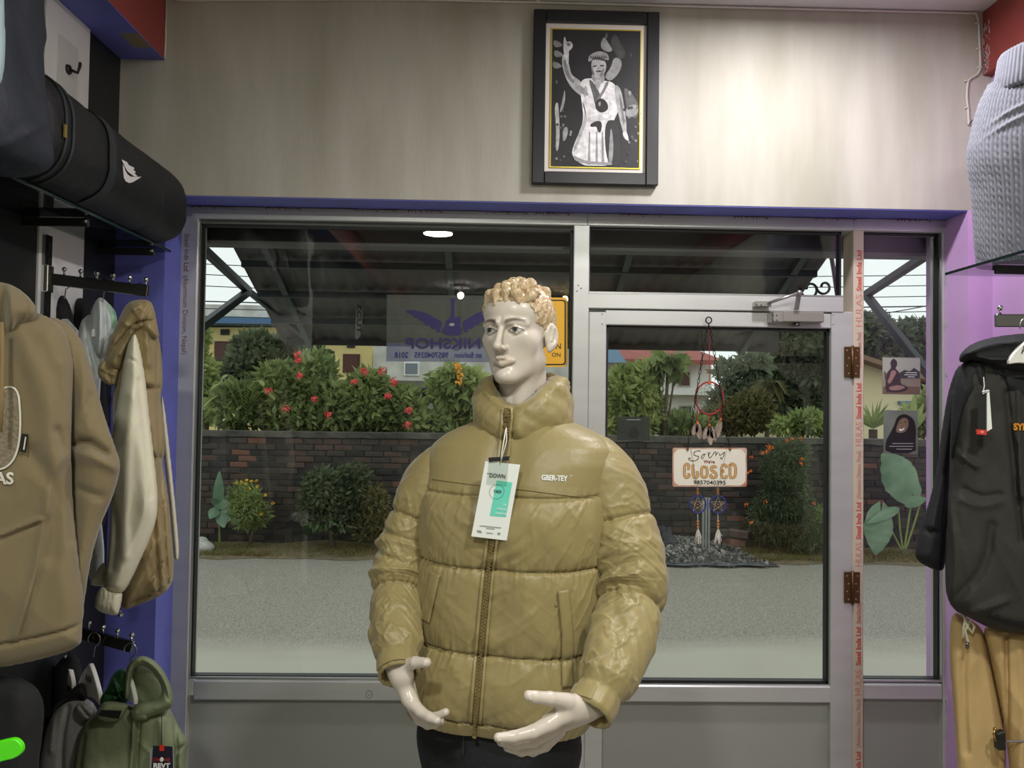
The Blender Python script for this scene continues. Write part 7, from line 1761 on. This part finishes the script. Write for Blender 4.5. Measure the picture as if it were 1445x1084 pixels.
flat('staff', [(1248, 524), (1249.2, 524), (1253, 554), (1251.5, 554)], q1, c1, Yc - .0012)
for k, (a, b, w_) in enumerate(((1286, 526, 16), (1285, 529, 18), (1286, 532, 10))): flat('quote_line', [(a - w_ / 2, b - .5), (a + w_ / 2, b - .4), (a + w_ / 2, b + .5), (a - w_ / 2, b + .4)], m_wp, c1, Yc - .0010)
c2 = card('picture_card', 'picture card of a smiling man with long dark locks', 1247, 1295, 579, 641, mat('card_greygreen', (128, 136, 124), .5, rgb2=(96, 104, 96), vscale=5))
qk, qs = mat('ink_black', (26, 24, 24), .5), mat('ink_skin', (124, 102, 84), .5)
flat('hair', [(1262, 600), (1266, 588), (1275, 584), (1282, 586), (1290, 592), (1293, 606), (1292, 622), (1293, 640), (1249, 640), (1250, 622), (1256, 612)], qk, c2, Yc - .0006, 1)
flat('face', [(1266, 600), (1270, 592), (1277, 589), (1282, 593), (1282, 602), (1277, 610), (1270, 614), (1264, 610)], qs, c2, Yc - .0009, 1)
flat('smile', [(1268, 605), (1273, 606), (1277, 603), (1275, 607), (1270, 609)], m_wp, c2, Yc - .0012, 1); flat('eye', [(1269, 597), (1272, 596), (1272, 597.5)], qk, c2, Yc - .0012); flat('eye', [(1276, 595), (1279, 595), (1278, 597)], qk, c2, Yc - .0012)
flat('beard', [(1263, 609), (1268, 611), (1274, 611), (1279, 608), (1276, 616), (1268, 618), (1262, 615)], qk, c2, Yc - .0012, 1)
for a, b, w_ in ((1274, 626, 30), (1272, 630, 34), (1276, 634, 22)): flat('quote_line', [(a - w_ / 2, b - .5), (a + w_ / 2, b - .5), (a + w_ / 2, b + .5), (a - w_ / 2, b + .5)], mat('ink_grey', (150, 150, 150), .5), c2, Yc - .0012)
c3 = card('picture_card', 'small dark green card with a hooded figure on the door glass', 871, 917, 588, 622, film_mat('card_darkgreen', (44, 52, 44), .7))
flat('hooded_figure', [(886, 617), (888, 608), (893, 602), (899, 604), (902, 611), (901, 618)], qk, c3, Yc - .0006, 1)
flat('quote_line', [(884, 592), (904, 592), (904, 593), (884, 593)], MATS['ink_grey'], c3, Yc - .0006)
# ------------------------------------------------------------------ hanging closed sign
YSg = YF - .03
hs = thing('closed_sign', tuple(P(1000, 660, YSg)), 'cream tin sign reading Sorry We are Closed on chains', 'sign')
flat('plate', rrect(949, 1054, 632, 687, 3), mat('rust_edge', (176, 96, 70), .5, rgb2=(206, 190, 170), vscale=18), hs, YSg, 0, .002)
flat('face', rrect(951, 1052, 634, 685, 3), mat('sign_cream', (232, 228, 212), .45), hs, YSg - .0004, 0, .0004)
for a, b in ((951.5, 634.5), (1051.5, 634.5), (951.5, 684.5), (1051.5, 684.5)):
    sx_, sy_2 = (1 if a < 1000 else -1), (1 if b < 660 else -1); flat('rust_corner', [(a, b), (a + sx_ * 6, b), (a + sx_ * 2, b + sy_2 * 2), (a, b + sy_2 * 6)], MATS['rust_edge'], hs, YSg - .0008)
m_rd = mat('sign_maroon', (120, 40, 30), .5); m_go = mat('sign_gold', (206, 164, 104), .5); m_gb = mat('sign_brown', (120, 82, 44), .5)
Ys = YSg - .0012
def pen(pls, r=.0010, m=m_ink, name='script_lettering', par=hs):
    mb = MB()
    for pl in pls: mb.tube([P(a, b + SHF, Ys) for a, b in chaikin(pl, 2, False)], r, 5)
    return mb.build(name, m, par)
def brush(pls, w, m, name, Y, par=hs, it=2, taper=0.0):
    """flat painted strokes of width w (pixels) along polylines"""
    mb = MB()
    for pl in pls:
        q = chaikin(pl, it, False); n = len(q); L_, R_ = [], []
        for i, (a, b) in enumerate(q):
            a0, b0 = q[max(0, i - 1)]; a1, b1 = q[min(n - 1, i + 1)]; dx_, dy_ = a1 - a0, b1 - b0; l_ = math.hypot(dx_, dy_) or 1
            ww = w * .5 * (1 - taper * (.5 - .5 * math.cos(i * 1.1))); L_.append(P(a - dy_ / l_ * ww, b + dx_ / l_ * ww, Y)); R_.append(P(a + dy_ / l_ * ww, b - dx_ / l_ * ww, Y))
        for i in range(n - 1): mb.poly([L_[i], L_[i + 1], R_[i + 1], R_[i]])
    return mb.build(name, m, par)
brush([[(988.8, 637), (986.4, 636), (981.6, 637), (978.4, 640), (980, 643), (984.8, 643.7), (986.4, 646), (984, 649), (978.4, 651), (972.9, 649.7), (971.3, 647.3), (973.3, 645.9), (974.8, 648)],
       [(992.8, 641), (989.6, 644), (990, 647.3), (992.4, 646.5), (994.3, 642.5), (992.8, 641), (996, 641)],
       [(998.3, 638.5), (1000, 639.3), (999.6, 645.5), (1000.5, 641), (1002.3, 638.1)], [(999.8, 645), (1002.3, 646.5), (1005.5, 642.5), (1008.7, 637), (1010.3, 638), (1009.8, 644), (1011, 640.5), (1013.4, 638)],
       [(1015, 639.5), (1015.4, 643), (1019, 641), (1023.4, 637), (1021.4, 643.3), (1019, 648), (1016.6, 647.5), (1017.5, 645)]], 1.15, m_ink, 'script_lettering', Ys, taper=.4)
text_at("We're", frame_M(P(1001, 651.9, Ys), (1, 0, -.01), (0, 0, 1)), .0165, m_rd, hs, fit=.042, extr=.0002, bold=.0004)
LET = [[(972.5, 663), (971.5, 661.5), (972.6, 656), (969, 654.8), (965.8, 657), (965.8, 665), (965.8, 672), (969, 674.4), (972.8, 672), (972.4, 669.5), (970.2, 670)],
       [(977.8, 655.5), (977.8, 674.4), (984.6, 674.4), (984.6, 666.5), (982.2, 666.8)],
       [(993.8, 658.3), (989.8, 660.5), (989.8, 672), (993.8, 674.4), (997.9, 672), (997.9, 660.5), (993.8, 658.3)],
       [(1010.4, 660.6), (1009.5, 658.5), (1003.5, 659), (1003.8, 663.5), (1010, 667.5), (1011.6, 672), (1008, 674.6), (1003, 673.6), (1002.4, 671), (1005.4, 670.4)],
       [(1025, 660.4), (1025, 656.4), (1018, 656.2), (1018, 674.4), (1025.2, 674.4), (1025.2, 670.4)], [(1018, 665), (1022.4, 665)],
       [(1030, 655.2), (1030, 674.4), (1034.5, 674.4), (1038, 671.5), (1038, 657.5), (1034.5, 654.8), (1030, 655.2)]]
brush(LET, 4.0, m_gb, 'lettering_outline', Ys + .0002, it=1); brush(LET, 2.9, m_go, 'closed_lettering', Ys - .0003, it=1)
text_at('9857040395', frame_M(P(1001.5, 681.3, Ys), (1, 0, 0), (0, 0, 1)), .0205, m_ink, hs, fit=.120, extr=.0002, bold=.0003)
for a0, a1 in ((975, 984.5), (1026, 1013)): MB().tube([P(a0, 633, YSg - .003), P(a1, 690, YSg - .003)], .0007, 5).build('thin_cord', mat('thin_cord', (150, 140, 120), .7), hs)
m_chain = mat('black_chain', (34, 32, 32), .35, metal=.6)
hook_p = P(1000, 452, YSg + .012)
MB().tube([hook_p + Vector((.011 * math.cos(a * .5), 0, .012 * math.sin(a * .5))) for a in range(13)], .0026, 7, closed=True).tube([hook_p + Vector((0, 0, -.012)), hook_p + Vector((.001, 0, -.035))], .0030, 6).build('hook_ring', m_chain, hs, smooth=True)
def chain(p0, p1, n, par):
    mb = MB(); p0, p1 = Vector(p0), Vector(p1); d = (p1 - p0).normalized(); L = (p1 - p0).length / n
    for i in range(n):
        c = p0.lerp(p1, (i + .5) / n); s = d.cross(Vector((0, 1, 0))).normalized() if i % 2 else Vector((0, 1, 0))
        mb.tube([c + d * L * .62 * math.cos(k * math.pi / 4) + s * .0042 * math.sin(k * math.pi / 4) for k in range(8)], .0014, 5, closed=True)
    return mb.build('chain', m_chain, par, smooth=True)
chain(P(998, 462, YSg + .004), P(970, 634, YSg + .001), 26, hs); chain(P(1002, 462, YSg + .004), P(1030, 634, YSg + .001), 26, hs)
for a in (970, 1030): p = P(a, 634, YSg); MB().ball(p, .006, 8).build('sign_screw', m_brass, hs)
# dream catcher behind the sign
Yd = YSg + .016
dcx = thing('dream_catcher', tuple(P(1001, 562, Yd)), 'red dream catcher with feathers on the door glass', 'dream catcher')
m_red2 = mat('red_cord', (150, 40, 34), .7); m_web = mat('web_thread', (60, 50, 46), .6); m_feath = mat('feather', (170, 156, 142), .8, rgb2=(110, 92, 78), vscale=40); m_bead = mat('orange_bead', (222, 110, 40), .3)
c = P(1001, 562, Yd); rx_, ry_ = 20 * Yd / F_PX, 23 * Yd / F_PX
ring = lambda f, a: c + Vector((rx_ * f * math.cos(a), 0, ry_ * f * math.sin(a)))
MB().tube([ring(1, k * math.pi / 20) for k in range(40)], .0032, 7, closed=True).build('hoop', m_red2, dcx, smooth=True)
mb = MB()
for lv in range(6):
    f0, f1 = 1 - lv * .16, 1 - (lv + 1) * .16
    for k in range(12):
        a = (k + lv * .5) * math.pi / 6; mb.tube([ring(f0, a), ring(f1, a + math.pi / 12)], .0005, 4).tube([ring(f0, a), ring(f1, a - math.pi / 12)], .0005, 4)
mb.build('web', m_web, dcx)
MB().ball(P(1001, 563, Yd), .004, 8).build('bead', m_wp, dcx)
MB().tube([P(1001, 462, Yd), P(1001, 500, Yd), P(1001, 539, Yd)], .0018, 5).build('hanging_cord', m_red2, dcx)
MB().ball(P(1001, 541, Yd), .006, 8).build('bead', m_bead, dcx)
def feather(base, tip, w, par):
    base, tip = Vector(base), Vector(tip); d = (tip - base); s = d.normalized().cross(Vector((0, 1, 0))).normalized(); mb = MB(); n = 16; L_, R_ = [], []
    for i in range(n + 1):
        t_ = i / n; ww = w * math.sin(math.pi * min(1, t_ * .9 + .06)) ** .7 * (1 + .15 * math.sin(i * 2.7)); p = base + d * t_; L_.append(p + s * ww); R_.append(p - s * ww)
    mb.prism(L_ + R_[::-1], (0, .0008, 0)).tube([base, tip], .0008, 5); return mb.build('feather', m_feath, par)
for a0, b0, a1, b1, a2, b2 in ((984, 577, 984, 596, 988, 620), (1001, 586, 1001, 600, 1003, 628), (1017, 577, 1017, 592, 1011, 618), (984, 596, 984, 598, 978, 614), (1001, 600, 1001, 601, 1010, 622), (1001, 600, 1001, 601, 993, 620)):
    MB().tube([P(a0, b0, Yd), P(a1, b1, Yd)], .0018, 5).build('feather_cord', m_red2, dcx); MB().ball(P(a1, b1, Yd), .0045, 8).build('bead', m_bead, dcx); feather(P(a1, b1, Yd), P(a2, b2, Yd), .012, dcx)
m_bl = mat('blue_cord', (46, 52, 120), .7); m_tas = mat('tassel_white', (214, 208, 196), .8); m_cb = mat('amber_bead', (186, 120, 50), .3)
for k, (a, b) in enumerate(((984.5, 712), (1013, 712))):
    t = thing('star_charm', tuple(P(a, b, Yd)), ['small blue star dream catcher charm nearer the hinge side', 'small blue star dream catcher charm nearer the jacket sleeve'][1 - k], 'charm'); c = P(a, b, Yd); r = 11.5 * Yd / F_PX
    pt_ = lambda f, an: c + Vector((r * f * math.cos(an), 0, r * 1.05 * f * math.sin(an)))
    MB().tube([pt_(1, i * math.pi / 14) for i in range(28)], .0030, 7, closed=True).build('hoop', m_bl, t, smooth=True)
    st = [pt_(.97, math.pi / 2 + i * 4 * math.pi / 5) for i in range(5)]; MB().tube(st, .0011, 5, closed=True).build('star_thread', m_tas, t)
    for (x_, y_) in ((0, 0), (-.4, .1), (.4, .1), (0, -.4)): MB().ball(c + Vector((r * x_, -.002, r * y_)), .0028, 6).build('bead', m_cb, t)
    MB().tube([P(a, 688, Yd), P(a, 700, Yd)], .0012, 5).tube([P(a, 724, Yd), P(a + .5, 752, Yd)], .0012, 5).build('cord', m_tas, t)
    for y_ in (691, 694, 697): MB().ball(P(a, y_, Yd), (.0050, .0050, .0038), 8).build('bead', m_cb, t)
    for y_ in (736, 740, 744): MB().ball(P(a + .3, y_, Yd), (.0056, .0056, .0038), 8).build('bead', m_cb, t)
    mb = MB(); g = random.Random(k)
    for i in range(26): e = P(a + g.uniform(-6, 7), 760 + g.uniform(-4, 9), Yd + g.uniform(-.01, .01)); mb.tube([P(a + .5, 745, Yd), P(a + .5 + (proj(e)[0] - a) * .6, 754, Yd), e], .0009, 4)
    mb.build('tassel', m_tas, t)
